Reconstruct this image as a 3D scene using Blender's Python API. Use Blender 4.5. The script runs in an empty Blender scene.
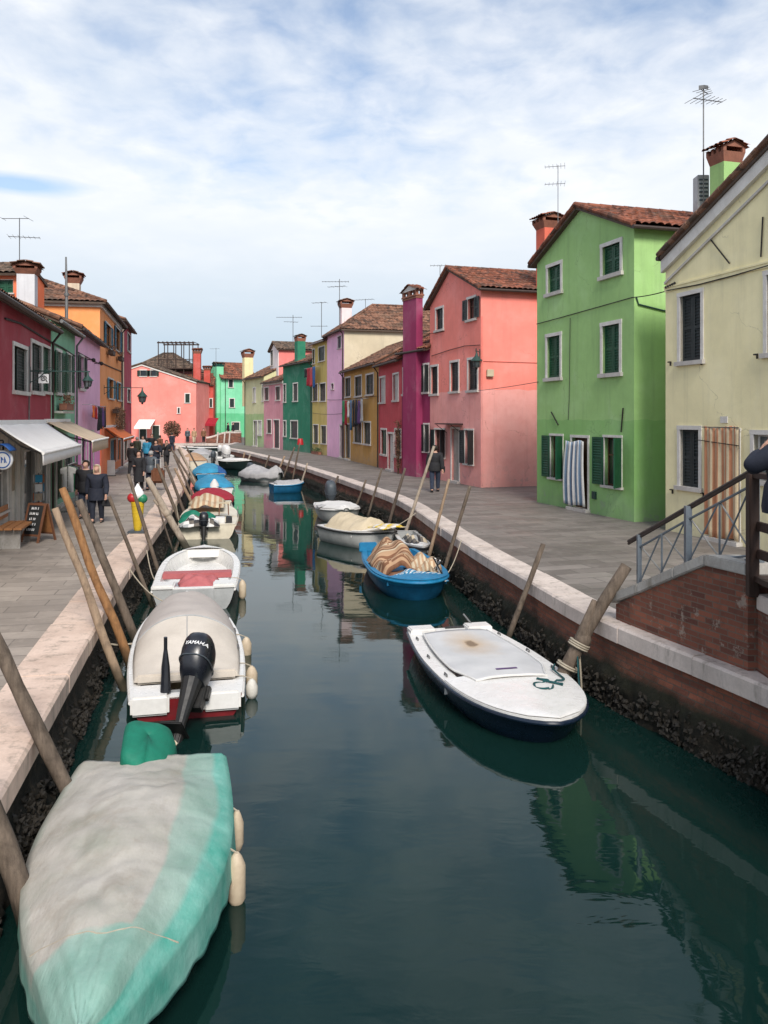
import bpy, bmesh, math, random
from mathutils import Vector, Matrix, noise
RND = random.Random(11)
F = 840.0; CX = 384.0; HY = 418.0; CZ = 2.8          # lens, principal column, horizon row, eye height over the right pavement
WZ = -1.05; LZ = -0.2                                 # water level, left pavement level
V = Vector
scene = bpy.context.scene
COL = scene.collection
def gx(px, Y): return (px - CX) / F * Y
def gz(py, Y): return CZ - (py - HY) / F * Y
def lerp(a, b, t): return a + (b - a) * t
def srgb(r, g, b, k=1.0):
    f = lambda c: ((c / 255 + .055) / 1.055) ** 2.4 if c > 10 else c / 255 / 12.92
    return tuple(min(f(c) * k, .9) for c in (r, g, b))

# ------------------------------------------------------------------ mesh collector
class MB:
    def __init__(s): s.v = []; s.f = []; s.m = []
    def add(s, vs, fs, m=0):
        o = len(s.v); s.v += [V(p) for p in vs]
        for f in fs: s.f.append(tuple(i + o for i in f)); s.m.append(m)
    def quad(s, a, b, c, d, m=0): s.add([a, b, c, d], [(0, 1, 2, 3)], m)
    def poly(s, pts, m=0): s.add(pts, [tuple(range(len(pts)))], m)
    def obox(s, o, ux, uy, uz, m=0):
        o, ux, uy, uz = V(o), V(ux), V(uy), V(uz)
        if ux.cross(uy).dot(uz) < 0: o = o + ux; ux = -ux
        p = [o, o + ux, o + ux + uy, o + uy]; p += [q + uz for q in p]
        s.add(p, [(3, 2, 1, 0), (4, 5, 6, 7), (0, 1, 5, 4), (1, 2, 6, 5), (2, 3, 7, 6), (3, 0, 4, 7)], m)
    def box(s, c, sz, rz=0, m=0):
        ca, sa = math.cos(rz), math.sin(rz)
        ux = V((ca, sa, 0)) * sz[0]; uy = V((-sa, ca, 0)) * sz[1]; uz = V((0, 0, sz[2]))
        s.obox(V(c) - ux / 2 - uy / 2 - uz / 2, ux, uy, uz, m)
    def tube(s, pts, r, n=8, m=0, cap=True, closed=False):
        pts = [V(p) for p in pts]; k = len(pts)
        rs = r if isinstance(r, (list, tuple)) else [r] * k
        rings = []; ref = None
        for i, p in enumerate(pts):
            if closed: t = pts[(i + 1) % k] - pts[i - 1]
            else: t = pts[min(i + 1, k - 1)] - pts[max(i - 1, 0)]
            t = t.normalized() if t.length > 1e-9 else V((0, 0, 1))
            if ref is None: ref = V((0, 0, 1)) if abs(t.z) < .9 else V((1, 0, 0))
            a = ref - t * ref.dot(t)
            if a.length < 1e-5: a = t.orthogonal()
            a.normalize(); b = t.cross(a); ref = a
            rings.append([p + (a * math.cos(2 * math.pi * j / n) + b * math.sin(2 * math.pi * j / n)) * rs[i] for j in range(n)])
        o = len(s.v)
        for g in rings: s.v += g
        kk = k if closed else k - 1
        for i in range(kk):
            for j in range(n):
                a0 = o + i * n + j; a1 = o + i * n + (j + 1) % n; i2 = (i + 1) % k
                s.f.append((a0, a1, o + i2 * n + (j + 1) % n, o + i2 * n + j)); s.m.append(m)
        if cap and not closed:
            s.f.append(tuple(o + j for j in range(n))[::-1]); s.m.append(m)
            s.f.append(tuple(o + (k - 1) * n + j for j in range(n))); s.m.append(m)
    def grid(s, fn, nu, nv, m=0, mf=None):
        o = len(s.v)
        for j in range(nv + 1):
            for i in range(nu + 1): s.v.append(V(fn(i / nu, j / nv)))
        for j in range(nv):
            for i in range(nu):
                a = o + j * (nu + 1) + i
                s.f.append((a, a + 1, a + nu + 2, a + nu + 1)); s.m.append(mf(i, j) if mf else m)
    def lathe(s, c, prof, n=12, m=0, M=None):
        o = len(s.v); c = V(c)
        for r, z in prof:
            for j in range(n):
                a = 2 * math.pi * j / n; p = V((r * math.cos(a), r * math.sin(a), z))
                s.v.append(c + (M @ p if M else p))
        for i in range(len(prof) - 1):
            for j in range(n):
                s.f.append((o + i * n + j, o + i * n + (j + 1) % n, o + (i + 1) * n + (j + 1) % n, o + (i + 1) * n + j)); s.m.append(m)
        s.f.append(tuple(o + j for j in range(n))[::-1]); s.m.append(m)
        s.f.append(tuple(o + (len(prof) - 1) * n + j for j in range(n))); s.m.append(m)
    def ball(s, c, r, n=10, m=0, M=None):
        k = max(4, n // 2 + 1)
        prof = [(max(math.sin(math.pi * i / k), .02), -math.cos(math.pi * i / k)) for i in range(k + 1)]
        r = V(r) if not isinstance(r, (int, float)) else V((r, r, r))
        o = len(s.v); s.lathe((0, 0, 0), prof, n, m)
        for i in range(o, len(s.v)):
            p = V((s.v[i].x * r.x, s.v[i].y * r.y, s.v[i].z * r.z)); s.v[i] = V(c) + (M @ p if M else p)
    def prism(s, poly, ext, m=0):
        n = len(poly); a = [V(p) for p in poly]; b = [p + V(ext) for p in a]
        fs = [tuple(range(n))[::-1], tuple(range(n, 2 * n))]
        fs += [(i, (i + 1) % n, n + (i + 1) % n, n + i) for i in range(n)]
        s.add(a + b, fs, m)
    def build(s, name, mats, parent=None, smooth=False, bevel=0, recalc=True, shade=None):
        me = bpy.data.meshes.new(name)
        off = wloc(parent) if parent else V((0, 0, 0))
        me.from_pydata([tuple(p - off) for p in s.v], [], s.f)
        for mt in (mats if isinstance(mats, (list, tuple)) else [mats]): me.materials.append(mt)
        me.polygons.foreach_set('material_index', s.m)
        if recalc or bevel:
            bm = bmesh.new(); bm.from_mesh(me)
            if recalc: bmesh.ops.recalc_face_normals(bm, faces=bm.faces)
            if bevel:
                ed = [e for e in bm.edges if len(e.link_faces) == 2 and e.calc_face_angle(0) > .6]
                bmesh.ops.bevel(bm, geom=ed, offset=bevel, segments=2, affect='EDGES', clamp_overlap=True)
            bm.to_mesh(me); bm.free()
        if smooth: me.polygons.foreach_set('use_smooth', [True] * len(me.polygons))
        me.update()
        o = bpy.data.objects.new(name, me); COL.objects.link(o)
        if smooth and shade is None: 
            try: me.set_sharp_from_angle(angle=math.radians(38))
            except Exception: pass
        if parent: o.parent = parent
        return o
def wloc(o):
    p = V((0, 0, 0))
    while o: p = p + o.location; o = o.parent
    return p
def tag(o, label, cat, group=None, kind=None):
    if label: o['label'] = label; o['category'] = cat
    if group: o['group'] = group
    if kind: o['kind'] = kind
    return o
def struct(o): o['kind'] = 'structure'; return o
def thing(name, loc, label, cat, group=None):
    o = bpy.data.objects.new(name, None); COL.objects.link(o); o.location = V(loc); o.empty_display_size = .2
    return tag(o, label, cat, group)

# ------------------------------------------------------------------ materials
MATS = {}
class NT:
    def __init__(s, name):
        s.mat = bpy.data.materials.new(name); s.mat.use_nodes = True
        s.t = s.mat.node_tree; s.n = s.t.nodes; s.l = s.t.links
        s.b = s.n['Principled BSDF']
    def node(s, ty, **kw):
        x = s.n.new(ty)
        for k, v in kw.items():
            if k.startswith('i_'): x.inputs[k[2:].replace('_', ' ')].default_value = v
            else: setattr(x, k, v)
        return x
    def link(s, a, b): s.l.new(a, b)
    def pos(s, kind='world', scale=(1, 1, 1), rot=(0, 0, 0)):
        if kind == 'world': src = s.node('ShaderNodeNewGeometry').outputs['Position']
        else: src = s.node('ShaderNodeTexCoord').outputs['Object']
        mp = s.node('ShaderNodeMapping'); mp.inputs['Scale'].default_value = scale; mp.inputs['Rotation'].default_value = rot
        s.link(src, mp.inputs['Vector']); return mp.outputs['Vector']
    def noise(s, vec, scale, detail=4, rough=.55, dist=0):
        x = s.node('ShaderNodeTexNoise'); x.inputs['Scale'].default_value = scale; x.inputs['Detail'].default_value = detail
        x.inputs['Roughness'].default_value = rough; x.inputs['Distortion'].default_value = dist
        s.link(vec, x.inputs['Vector']); return x.outputs['Fac']
    def ramp(s, fac, stops, interp='LINEAR'):
        x = s.node('ShaderNodeValToRGB'); x.color_ramp.interpolation = interp
        el = x.color_ramp.elements
        while len(el) > 1: el.remove(el[-1])
        for i, (p, c) in enumerate(stops):
            e = el[0] if i == 0 else el.new(p)
            e.position = p; e.color = (c if len(c) == 4 else (*c, 1)) if isinstance(c, (tuple, list)) else (c, c, c, 1)
        s.link(fac, x.inputs['Fac']); return x.outputs['Color']
    def mix(s, fac, a, b, mode='MIX'):
        x = s.node('ShaderNodeMix'); x.data_type = 'RGBA'; x.blend_type = mode; x.clamp_factor = True
        for sock, v in ((0, fac), (6, a), (7, b)):
            if hasattr(v, 'is_linked') or hasattr(v, 'links'): s.link(v, x.inputs[sock])
            elif isinstance(v, (int, float)): x.inputs[sock].default_value = v if sock == 0 else (v, v, v, 1)
            else: x.inputs[sock].default_value = (*v[:3], 1)
        return x.outputs[2]
    def math(s, op, a, b=None, clamp=False):
        x = s.node('ShaderNodeMath'); x.operation = op; x.use_clamp = clamp
        for i, v in enumerate((a, b)):
            if v is None: continue
            if isinstance(v, (int, float)): x.inputs[i].default_value = v
            else: s.link(v, x.inputs[i])
        return x.outputs[0]
    def bump(s, h, strength=.3, dist=.02, prev=None):
        x = s.node('ShaderNodeBump'); x.inputs['Strength'].default_value = strength; x.inputs['Distance'].default_value = dist
        s.link(h, x.inputs['Height'])
        if prev: s.link(prev, x.inputs['Normal'])
        return x.outputs['Normal']
    def out(s, col=None, rough=.6, nor=None, metal=0, spec=.5):
        b = s.b
        if col is not None:
            if hasattr(col, 'links'): s.link(col, b.inputs['Base Color'])
            else: b.inputs['Base Color'].default_value = (*col[:3], 1)
        if hasattr(rough, 'links'): s.link(rough, b.inputs['Roughness'])
        else: b.inputs['Roughness'].default_value = rough
        b.inputs['Metallic'].default_value = metal; b.inputs['Specular IOR Level'].default_value = spec
        if nor is not None: s.link(nor, b.inputs['Normal'])
        return s.mat
def dk(c, k): return tuple(min(x * k, .95) for x in c)
def pmat(name, c, c2=None, scale=3, rough=.6, bump=.15, bs=30, metal=0, spec=.4, st=(1, 1, 1), lo=.3, hi=.7):
    """a plain weathered surface: two tones by noise, fine bump"""
    if name in MATS: return MATS[name]
    t = NT(name); p = t.pos('object', st)
    c2 = c2 or dk(c, .7)
    col = t.ramp(t.noise(p, scale, 6, .6), [(lo, c2), (hi, c)])
    fine = t.noise(p, bs, 3)
    col = t.mix(.25, col, t.ramp(fine, [(.3, dk(c, .75)), (.7, dk(c, 1.12))]))
    MATS[name] = t.out(col, t.ramp(t.noise(p, scale * 2.3, 3), [(.3, max(rough - .12, .03)), (.7, min(rough + .1, 1))]), t.bump(fine, bump, .01), metal, spec)
    return MATS[name]
def wallmat(name, c, low=None, zs=0, zb=0.0, patch=None, dirt=.5, fade=.5):
    """painted plaster: blotches, rain streaks, worn damp foot; optional second paint below height zs"""
    t = NT(name); p = t.pos('world')
    n1 = t.noise(p, .55, 6, .62, .3); n2 = t.noise(p, 3.2, 6, .6)
    z = t.node('ShaderNodeSeparateXYZ'); t.link(t.node('ShaderNodeNewGeometry').outputs['Position'], z.inputs[0]); z = z.outputs['Z']
    col = t.ramp(n1, [(.28, dk(c, .88)), (.5, c), (.74, tuple(lerp(x, .75, .10) for x in dk(c, 1.10)))])
    if low:
        lc = t.ramp(n1, [(.28, dk(low, .90)), (.5, low), (.74, tuple(lerp(x, .75, .10) for x in dk(low, 1.08)))])
        zz = t.math('ADD', z, t.math('MULTIPLY', t.math('SUBTRACT', t.noise(p, 1.4, 4), .5), .22))
        col = t.mix(t.math('LESS_THAN', zz, zs), col, lc)
    col = t.mix(t.ramp(n2, [(.45, 0.0), (.72, .2)]), col, dk(c, .72))
    ps = t.pos('world', (2.2, 2.2, .16))
    st = t.ramp(t.noise(ps, 1.7, 5, .65), [(.52, 0.0), (.74, .55 * dirt)])
    col = t.mix(st, col, tuple(lerp(x, .09, .55) for x in dk(c, .5)))
    pf = t.ramp(t.noise(t.pos('world', (1.2, 1.2, .5)), 1.1, 6, .7), [(.6, 0.0), (.68, .35 * fade)])
    col = t.mix(pf, col, tuple(lerp(x, .62, .38) for x in c))
    # hairline cracks, and lost plaster showing the grey render near the ground
    vw = t.node('ShaderNodeTexVoronoi'); vw.feature = 'DISTANCE_TO_EDGE'; vw.inputs['Scale'].default_value = .42
    wv = t.node('ShaderNodeVectorMath'); wv.operation = 'MULTIPLY_ADD'; wn = t.node('ShaderNodeTexNoise'); wn.inputs['Scale'].default_value = 2.2; wn.inputs['Detail'].default_value = 6; t.link(p, wn.inputs['Vector'])
    t.link(wn.outputs['Color'], wv.inputs[0]); wv.inputs[1].default_value = (.9, .9, .9); t.link(p, wv.inputs[2]); t.link(wv.outputs[0], vw.inputs['Vector'])
    ck = t.math('MULTIPLY', t.ramp(vw.outputs['Distance'], [(.0, 1.0), (.006, 0.0)]), t.ramp(n1, [(.5, 0.0), (.56, .45)]))
    col = t.mix(ck, col, tuple(x * .3 for x in c))
    lp = t.math('MULTIPLY', t.ramp(t.noise(p, 1.9, 7, .62, .4), [(.60, 0.0), (.625, .75)]), t.ramp(t.math('SUBTRACT', z, zb), [(.25, 1.0), (1.0, 0.0)]))
    col = t.mix(t.math('MULTIPLY', lp, dirt * 1.6, True), col, tuple(lerp(x, .30, .72) for x in dk(c, .7)))
    # damp, flaking foot of the wall
    h = t.math('SUBTRACT', z, zb)
    hh = t.math('ADD', h, t.math('MULTIPLY', t.math('SUBTRACT', n2, .5), 2.2))
    foot = t.ramp(hh, [(.0, .8 * dirt), (.30, .5 * dirt), (.85, 0.0)])
    col = t.mix(foot, col, tuple(lerp(x, .25, .5) for x in dk(c, .6)))
    b = t.bump(t.noise(p, 28, 4, .6), .22, .012); b = t.bump(t.noise(p, 3.0, 5), .25, .03, b)
    t.out(col, .86, b, 0, .2); MATS[name] = t.mat; return t.mat

def make_mats():
    # terracotta barrel tiles: every tile its own tone, lichen
    for nm, a, b, c in (('tile_red', (.145, .056, .036), (.25, .092, .056), (.085, .042, .033)), ('tile_old', (.13, .066, .044), (.225, .115, .075), (.07, .046, .037)), ('tile_dark', (.09, .065, .05), (.16, .11, .08), (.06, .05, .042))):
        t = NT(nm); p = t.pos('world', (1, 1, 1.6))
        vo = t.node('ShaderNodeTexVoronoi'); vo.inputs['Scale'].default_value = 3.6; t.link(p, vo.inputs['Vector'])
        s = t.node('ShaderNodeSeparateColor'); t.link(vo.outputs['Color'], s.inputs[0])
        col = t.ramp(s.outputs[0], [(0, c), (.35, a), (.75, b), (1, dk(b, 1.25))])
        col = t.mix(t.ramp(t.noise(p, 1.1, 6, .65), [(.48, 0.0), (.7, .55)]), col, (.10, .085, .065))
        col = t.mix(t.ramp(t.noise(p, 9, 5, .7), [(.6, 0.0), (.72, .5)]), col, (.30, .28, .22))
        MATS[nm] = t.out(col, .88, t.bump(t.noise(p, 30, 3), .4, .015), 0, .2)
    # pavements of trachyte slabs
    for nm, c1, c2, cm, ang in (('paving_right', (.138, .121, .107), (.232, .206, .186), (.085, .077, .07), .30), ('paving_left', (.245, .209, .175), (.375, .322, .272), (.155, .132, .112), .20), ('paving_far', (.17, .16, .15), (.24, .22, .2), (.1, .09, .085), 0)):
        t = NT(nm); p = t.pos('world', (1, 1, 1), (0, 0, -ang))
        wob = t.node('ShaderNodeVectorMath'); wob.operation = 'MULTIPLY_ADD'
        nz = t.node('ShaderNodeTexNoise'); nz.inputs['Scale'].default_value = 1.6; t.link(p, nz.inputs['Vector'])
        t.link(nz.outputs['Color'], wob.inputs[0]); wob.inputs[1].default_value = (.05, .05, 0); t.link(p, wob.inputs[2])
        br = t.node('ShaderNodeTexBrick'); br.offset = .5; t.link(wob.outputs[0], br.inputs['Vector'])
        for k, v in (('Scale', 1), ('Brick Width', 1.05), ('Row Height', .42), ('Mortar Size', .012), ('Mortar Smooth', .3), ('Bias', 0.0)): br.inputs[k].default_value = v
        br.inputs['Color1'].default_value = (*c1, 1); br.inputs['Color2'].default_value = (*c2, 1); br.inputs['Mortar'].default_value = (*cm, 1)
        col = t.mix(t.ramp(t.noise(p, .35, 6, .65), [(.36, .6), (.62, 0.0)]), br.outputs['Color'], dk(c1, .72))
        col = t.mix(t.ramp(t.noise(p, 2.4, 6, .7), [(.5, 0.0), (.75, .5)]), col, dk(c2, 1.2))
        col = t.mix(t.ramp(t.noise(t.pos('world', (1, 3.0, 1), (0, 0, -ang)), .55, 5, .6), [(.66, 0.0), (.71, .55)]), col, dk(c1, .42))
        nb = t.bump(br.outputs['Fac'], -.5, .012); nb = t.bump(t.noise(p, 22, 4), .35, .01, nb)
        MATS[nm] = t.out(col, t.ramp(t.noise(p, .9, 4), [(.35, .55), (.65, .82)]), nb, 0, .35)
    # Istrian stone
    for nm, c, c2 in (('stone_white', (.64, .555, .50), (.45, .385, .345)), ('stone_peach', (.68, .53, .435), (.50, .375, .30)), ('stone_grey', (.42, .40, .37), (.22, .20, .18))):
        t = NT(nm); p = t.pos('world')
        col = t.ramp(t.noise(p, 1.2, 7, .65), [(.32, c2), (.6, c)])
        col = t.mix(t.ramp(t.noise(t.pos('world', (2.5, 2.5, .7)), 2.4, 6, .7), [(.52, 0.0), (.70, .7)]), col, (.17, .15, .12))
        col = t.mix(t.ramp(t.noise(p, 30, 3), [(.4, .15), (.65, 0.0)]), col, dk(c2, .6))
        MATS[nm] = t.out(col, .75, t.bump(t.noise(p, 16, 5, .65), .3, .015), 0, .3)
    # canal wall: bricks on top, weed and mussels below
    for nm, bz in (('quay_wall_right', -.58), ('quay_wall_left', -.27)):
        t = NT(nm); g = t.node('ShaderNodeNewGeometry'); sp = t.node('ShaderNodeSeparateXYZ'); t.link(g.outputs['Position'], sp.inputs[0])
        cb = t.node('ShaderNodeCombineXYZ'); t.link(sp.outputs['Y'], cb.inputs[0]); t.link(sp.outputs['Z'], cb.inputs[1])
        br = t.node('ShaderNodeTexBrick'); t.link(cb.outputs[0], br.inputs['Vector'])
        for k, v in (('Scale', 1), ('Brick Width', .26), ('Row Height', .07), ('Mortar Size', .008), ('Mortar Smooth', .4)): br.inputs[k].default_value = v
        br.inputs['Color1'].default_value = (.31, .11, .066, 1); br.inputs['Color2'].default_value = (.18, .068, .046, 1); br.inputs['Mortar'].default_value = (.13, .10, .08, 1)
        p = t.pos('world')
        bc = t.mix(t.ramp(t.noise(p, 2.0, 6, .7), [(.46, 0.0), (.72, .65)]), br.outputs['Color'], (.07, .05, .036))
        weed = t.ramp(t.noise(p, 5, 8, .75), [(.3, (.006, .008, .006)), (.48, (.013, .0125, .008)), (.58, (.034, .027, .018)), (.68, (.105, .08, .055))])
        moss = t.ramp(t.noise(p, 3, 6, .7), [(.3, (.009, .010, .006)), (.7, (.026, .026, .014))])
        zz = t.math('ADD', sp.outputs['Z'], t.math('MULTIPLY', t.math('SUBTRACT', t.noise(p, 1.7, 5), .5), .3))
        col = t.mix(t.ramp(t.math('MULTIPLY', t.math('SUBTRACT', zz, bz), 6), [(0, 0.0), (1, 1.0)]), t.mix(t.ramp(t.math('MULTIPLY', t.math('SUBTRACT', zz, bz - .2), 7), [(0, 0.0), (1, 1.0)]), weed, moss), bc)
        nb = t.bump(br.outputs['Fac'], -.4, .01); nb = t.bump(t.noise(p, 14, 8, .75), .9, .05, nb)
        MATS[nm] = t.out(col, .8, nb, 0, .3)
    # bricks in sight (stair parapet, far bridge)
    t = NT('brick_wall'); g = t.node('ShaderNodeNewGeometry'); sp = t.node('ShaderNodeSeparateXYZ'); t.link(g.outputs['Position'], sp.inputs[0])
    cb = t.node('ShaderNodeCombineXYZ'); t.link(t.math('MULTIPLY', t.math('SUBTRACT', sp.outputs['Y'], sp.outputs['X']), .8), cb.inputs[0]); t.link(sp.outputs['Z'], cb.inputs[1])
    wv = t.node('ShaderNodeVectorMath'); wv.operation = 'MULTIPLY_ADD'; nz = t.node('ShaderNodeTexNoise'); nz.inputs['Scale'].default_value = 5; t.link(cb.outputs[0], nz.inputs['Vector'])
    t.link(nz.outputs['Color'], wv.inputs[0]); wv.inputs[1].default_value = (.03, .012, 0); t.link(cb.outputs[0], wv.inputs[2])
    br = t.node('ShaderNodeTexBrick'); t.link(wv.outputs[0], br.inputs['Vector'])
    for k, v in (('Scale', 1), ('Brick Width', .25), ('Row Height', .068), ('Mortar Size', .009), ('Mortar Smooth', .5)): br.inputs[k].default_value = v
    br.inputs['Color1'].default_value = (.275, .098, .06, 1); br.inputs['Color2'].default_value = (.12, .048, .036, 1); br.inputs['Mortar'].default_value = (.15, .11, .085, 1)
    p = t.pos('world')
    col = t.mix(t.ramp(t.noise(p, 2.6, 6, .7), [(.5, 0.0), (.72, .7)]), br.outputs['Color'], (.07, .045, .035))
    col = t.mix(t.ramp(t.noise(p, 3.7, 6, .75), [(.585, 0.0), (.65, .7)]), col, (.34, .28, .23))
    nb = t.bump(br.outputs['Fac'], -.6, .015); nb = t.bump(t.noise(p, 25, 5, .7), .5, .015, nb)
    MATS['brick_wall'] = t.out(col, .85, nb, 0, .25)
    # canal water
    t = NT('canal_water'); p = t.pos('world', (.42, 1, 1), (0, 0, .12))
    big = t.noise(p, .9, 2, .5, .2); fin = t.noise(t.pos('world', (.5, 1, 1), (0, 0, .2)), 3.4, 3, .5, .4)
    calm = t.ramp(t.noise(t.pos('world', (.5, .16, 1)), .32, 3), [(.38, .18), (.62, 1.0)])
    hgt = t.math('MULTIPLY', t.math('ADD', t.math('MULTIPLY', big, 1.0), t.math('MULTIPLY', fin, .28)), calm)
    nb = t.bump(hgt, .42, .05)
    col = t.ramp(t.noise(t.pos('world', (1, .5, 1)), .5, 4), [(.3, (.0032, .0155, .0135)), (.7, (.0055, .0225, .019))])
    t.b.inputs['IOR'].default_value = 1.333
    t.b.inputs['Specular Tint'].default_value = (.78, 1.0, .96, 1)
    MATS['canal_water'] = t.out(col, .03, nb, 0, .5)
    # poles
    for nm, c, c2 in (('pole_grey', (.165, .128, .098), (.07, .054, .042)), ('pole_tan', (.34, .245, .165), (.19, .135, .095)), ('pole_orange', (.32, .165, .07), (.16, .08, .038)), ('pole_pale', (.40, .34, .27), (.24, .19, .15)), ('pole_dark', (.13, .10, .08), (.07, .055, .045))):
        t = NT(nm); p = t.pos('object', (1, 1, .16))
        col = t.ramp(t.noise(p, 16, 7, .7), [(.3, c2), (.65, c)])
        col = t.mix(t.ramp(t.noise(t.pos('object'), 5, 6, .7), [(.5, 0.0), (.7, .65)]), col, dk(c2, .6))
        sz = t.node('ShaderNodeSeparateXYZ'); t.link(t.node('ShaderNodeNewGeometry').outputs['Position'], sz.inputs[0])
        zz = t.math('ADD', sz.outputs['Z'], t.math('MULTIPLY', t.noise(t.pos('object'), 6, 4), .25))
        col = t.mix(t.ramp(t.math('MULTIPLY', t.math('ADD', zz, .78), 4), [(0, .9), (1, 0.0)]), col, (.02, .021, .014))
        MATS[nm] = t.out(col, .85, t.bump(t.noise(p, 22, 6, .75), .7, .02), 0, .2)
    P = pmat
    P('white_frame', (.70, .68, .64), (.50, .47, .43), 4, .7)
    P('sill_stone', (.58, .55, .51), (.36, .33, .30), 3, .75)
    P('shutter_green', (.010, .085, .040), (.006, .05, .025), 5, .5, st=(1, 1, .3))
    P('shutter_dark', (.012, .028, .020), (.008, .016, .012), 5, .55, st=(1, 1, .3))
    P('shutter_slate', (.022, .032, .034), (.014, .020, .021), 5, .55, st=(1, 1, .3))
    P('shutter_teal', (.010, .11, .085), (.007, .07, .055), 5, .55)
    P('shutter_blue', (.035, .17, .27), (.025, .11, .18), 5, .6)
    P('glass_dark', (.016, .019, .021), (.010, .012, .014), 2, .08, .02, spec=.7)
    P('glass_lit', (.10, .12, .13), (.05, .06, .065), 2, .12, .02, spec=.7)
    P('door_wood', (.10, .045, .022), (.06, .027, .015), 5, .55, st=(3, 3, .3))
    P('door_grey', (.36, .34, .31), (.24, .22, .2), 4, .65)
    P('door_pale', (.62, .60, .56), (.48, .46, .42), 4, .65)
    P('iron_black', (.016, .016, .017), (.03, .022, .016), 9, .55, metal=.3)
    P('iron_green', (.018, .055, .045), (.012, .035, .03), 9, .5)
    P('zinc', (.22, .22, .22), (.12, .12, .115), 6, .5, metal=.6)
    P('antenna_metal', (.18, .18, .18), (.10, .10, .10), 6, .45, metal=.7)
    P('gutter_brown', (.05, .032, .026), (.03, .02, .017), 6, .6)
    P('soffit', (.11, .075, .055), (.06, .045, .036), 5, .8)
    P('cable_black', (.02, .02, .02), (.035, .03, .028), 8, .7)
    P('rail_steel', (.17, .20, .23), (.11, .128, .15), 6, .45, metal=.35)
    P('rail_pale', (.34, .33, .31), (.24, .235, .22), 6, .5, metal=.3)
    P('handrail_brown', (.045, .030, .024), (.025, .018, .015), 8, .5)
    P('timber_dark', (.045, .022, .015), (.022, .012, .009), 6, .65, st=(3, 3, .3))
    P('terracotta', (.31, .125, .08), (.17, .075, .05), 5, .85)
    P('gel_white', (.72, .71, .69), (.62, .61, .58), 2.5, .32, .04, 14)
    P('gel_cream', (.72, .66, .53), (.54, .48, .37), 2.5, .4, .05, 14)
    P('gel_grey', (.40, .41, .41), (.27, .28, .28), 3, .45, .06)
    P('hull_navy', (.008, .018, .038), (.005, .011, .022), 3, .3, .04)
    P('hull_blue', (.010, .12, .25), (.006, .06, .13), 4, .45, .1)
    P('hull_bright', (.012, .20, .38), (.01, .12, .26), 4, .5, .1)
    P('hull_red', (.16, .008, .012), (.09, .006, .009), 4, .45, .08)
    P('hull_dark', (.016, .03, .03), (.01, .018, .018), 4, .4)
    P('hull_white', (.60, .60, .58), (.42, .42, .40), 3, .38, .05)
    P('rubber', (.03, .03, .032), (.018, .018, .019), 8, .6)
    P('motor_black', (.012, .014, .020), (.008, .009, .013), 4, .34, .03, spec=.6)
    P('motor_grey', (.07, .085, .10), (.045, .055, .065), 4, .5)
    P('motor_leg', (.011, .012, .013), (.022, .02, .018), 6, .5)
    P('motor_white', (.66, .66, .65), (.5, .5, .49), 4, .4)
    P('lettering_white', (.80, .80, .80), (.72, .72, .72), 4, .4)
    P('chrome', (.55, .55, .55), (.4, .4, .4), 6, .25, metal=.9)
    P('fender', (.55, .46, .34), (.36, .27, .18), 5, .6)
    P('fender_white', (.64, .62, .57), (.46, .43, .38), 5, .55)
    P('canvas_cream', (.60, .545, .475), (.47, .42, .36), 2.2, .85, .25, 60)
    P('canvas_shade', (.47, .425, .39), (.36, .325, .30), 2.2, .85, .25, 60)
    P('cloth_teal', (.004, .17, .105), (.003, .105, .066), 4, .75, .3, 50)
    P('cloth_red', (.36, .012, .030), (.22, .008, .018), 3, .8, .3, 50)
    P('cloth_pink', (.46, .135, .14), (.31, .085, .09), 4, .75, .3, 40)
    P('cloth_blue', (.035, .28, .46), (.02, .17, .31), 3, .75, .3, 50)
    P('cloth_deepblue', (.015, .10, .30), (.01, .06, .2), 3, .75, .3, 50)
    P('cloth_white', (.66, .65, .63), (.50, .49, .47), 3, .85, .3, 50)
    P('cloth_grey', (.40, .395, .40), (.26, .26, .265), 3, .85, .3, 50)
    P('cloth_beige', (.56, .475, .34), (.42, .35, .24), 3, .85, .3, 50)
    P('cloth_tan', (.42, .27, .165), (.31, .19, .11), 3, .9, .3, 50)
    P('cloth_brown', (.20, .095, .05), (.13, .06, .033), 3, .9, .3, 50)
    P('cloth_black', (.013, .013, .016), (.02, .02, .023), 5, .85, .3, 60)
    P('cloth_navy', (.011, .014, .026), (.018, .022, .036), 5, .85, .3, 60)
    P('denim', (.028, .038, .066), (.018, .025, .045), 8, .9, .3, 60)
    P('cloth_green', (.03, .24, .10), (.02, .16, .07), 4, .85)
    P('cloth_olive', (.05, .055, .035), (.03, .034, .022), 4, .85)
    P('cloth_orange', (.62, .15, .035), (.5, .11, .025), 3, .85)
    P('cloth_purple', (.10, .05, .16), (.07, .035, .11), 4, .85)
    P('stripe_orange', (.55, .245, .13), (.44, .19, .10), 4, .9)
    P('stripe_sand', (.58, .47, .31), (.47, .38, .25), 4, .9)
    P('stripe_blue', (.20, .29, .40), (.14, .21, .30), 4, .9)
    P('stripe_navy', (.085, .10, .15), (.06, .07, .11), 4, .9)
    P('awning_white', (.80, .785, .76), (.72, .70, .67), 2, .85)
    P('awning_beige', (.56, .44, .315), (.45, .35, .25), 2, .85)
    P('skin', (.46, .27, .20), (.38, .21, .15), 8, .6, .05)
    P('hair_dark', (.022, .014, .010), (.012, .008, .006), 20, .6)
    P('hair_blonde', (.52, .42, .30), (.4, .31, .21), 20, .6)
    P('hair_grey', (.35, .34, .33), (.22, .21, .2), 20, .6)
    P('leather_brown', (.16, .062, .03), (.10, .04, .02), 5, .5)
    P('slate_board', (.018, .020, .022), (.03, .032, .033), 5, .7)
    P('wood_orange', (.38, .17, .065), (.25, .105, .04), 6, .6, st=(1, 3, 3))
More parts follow.
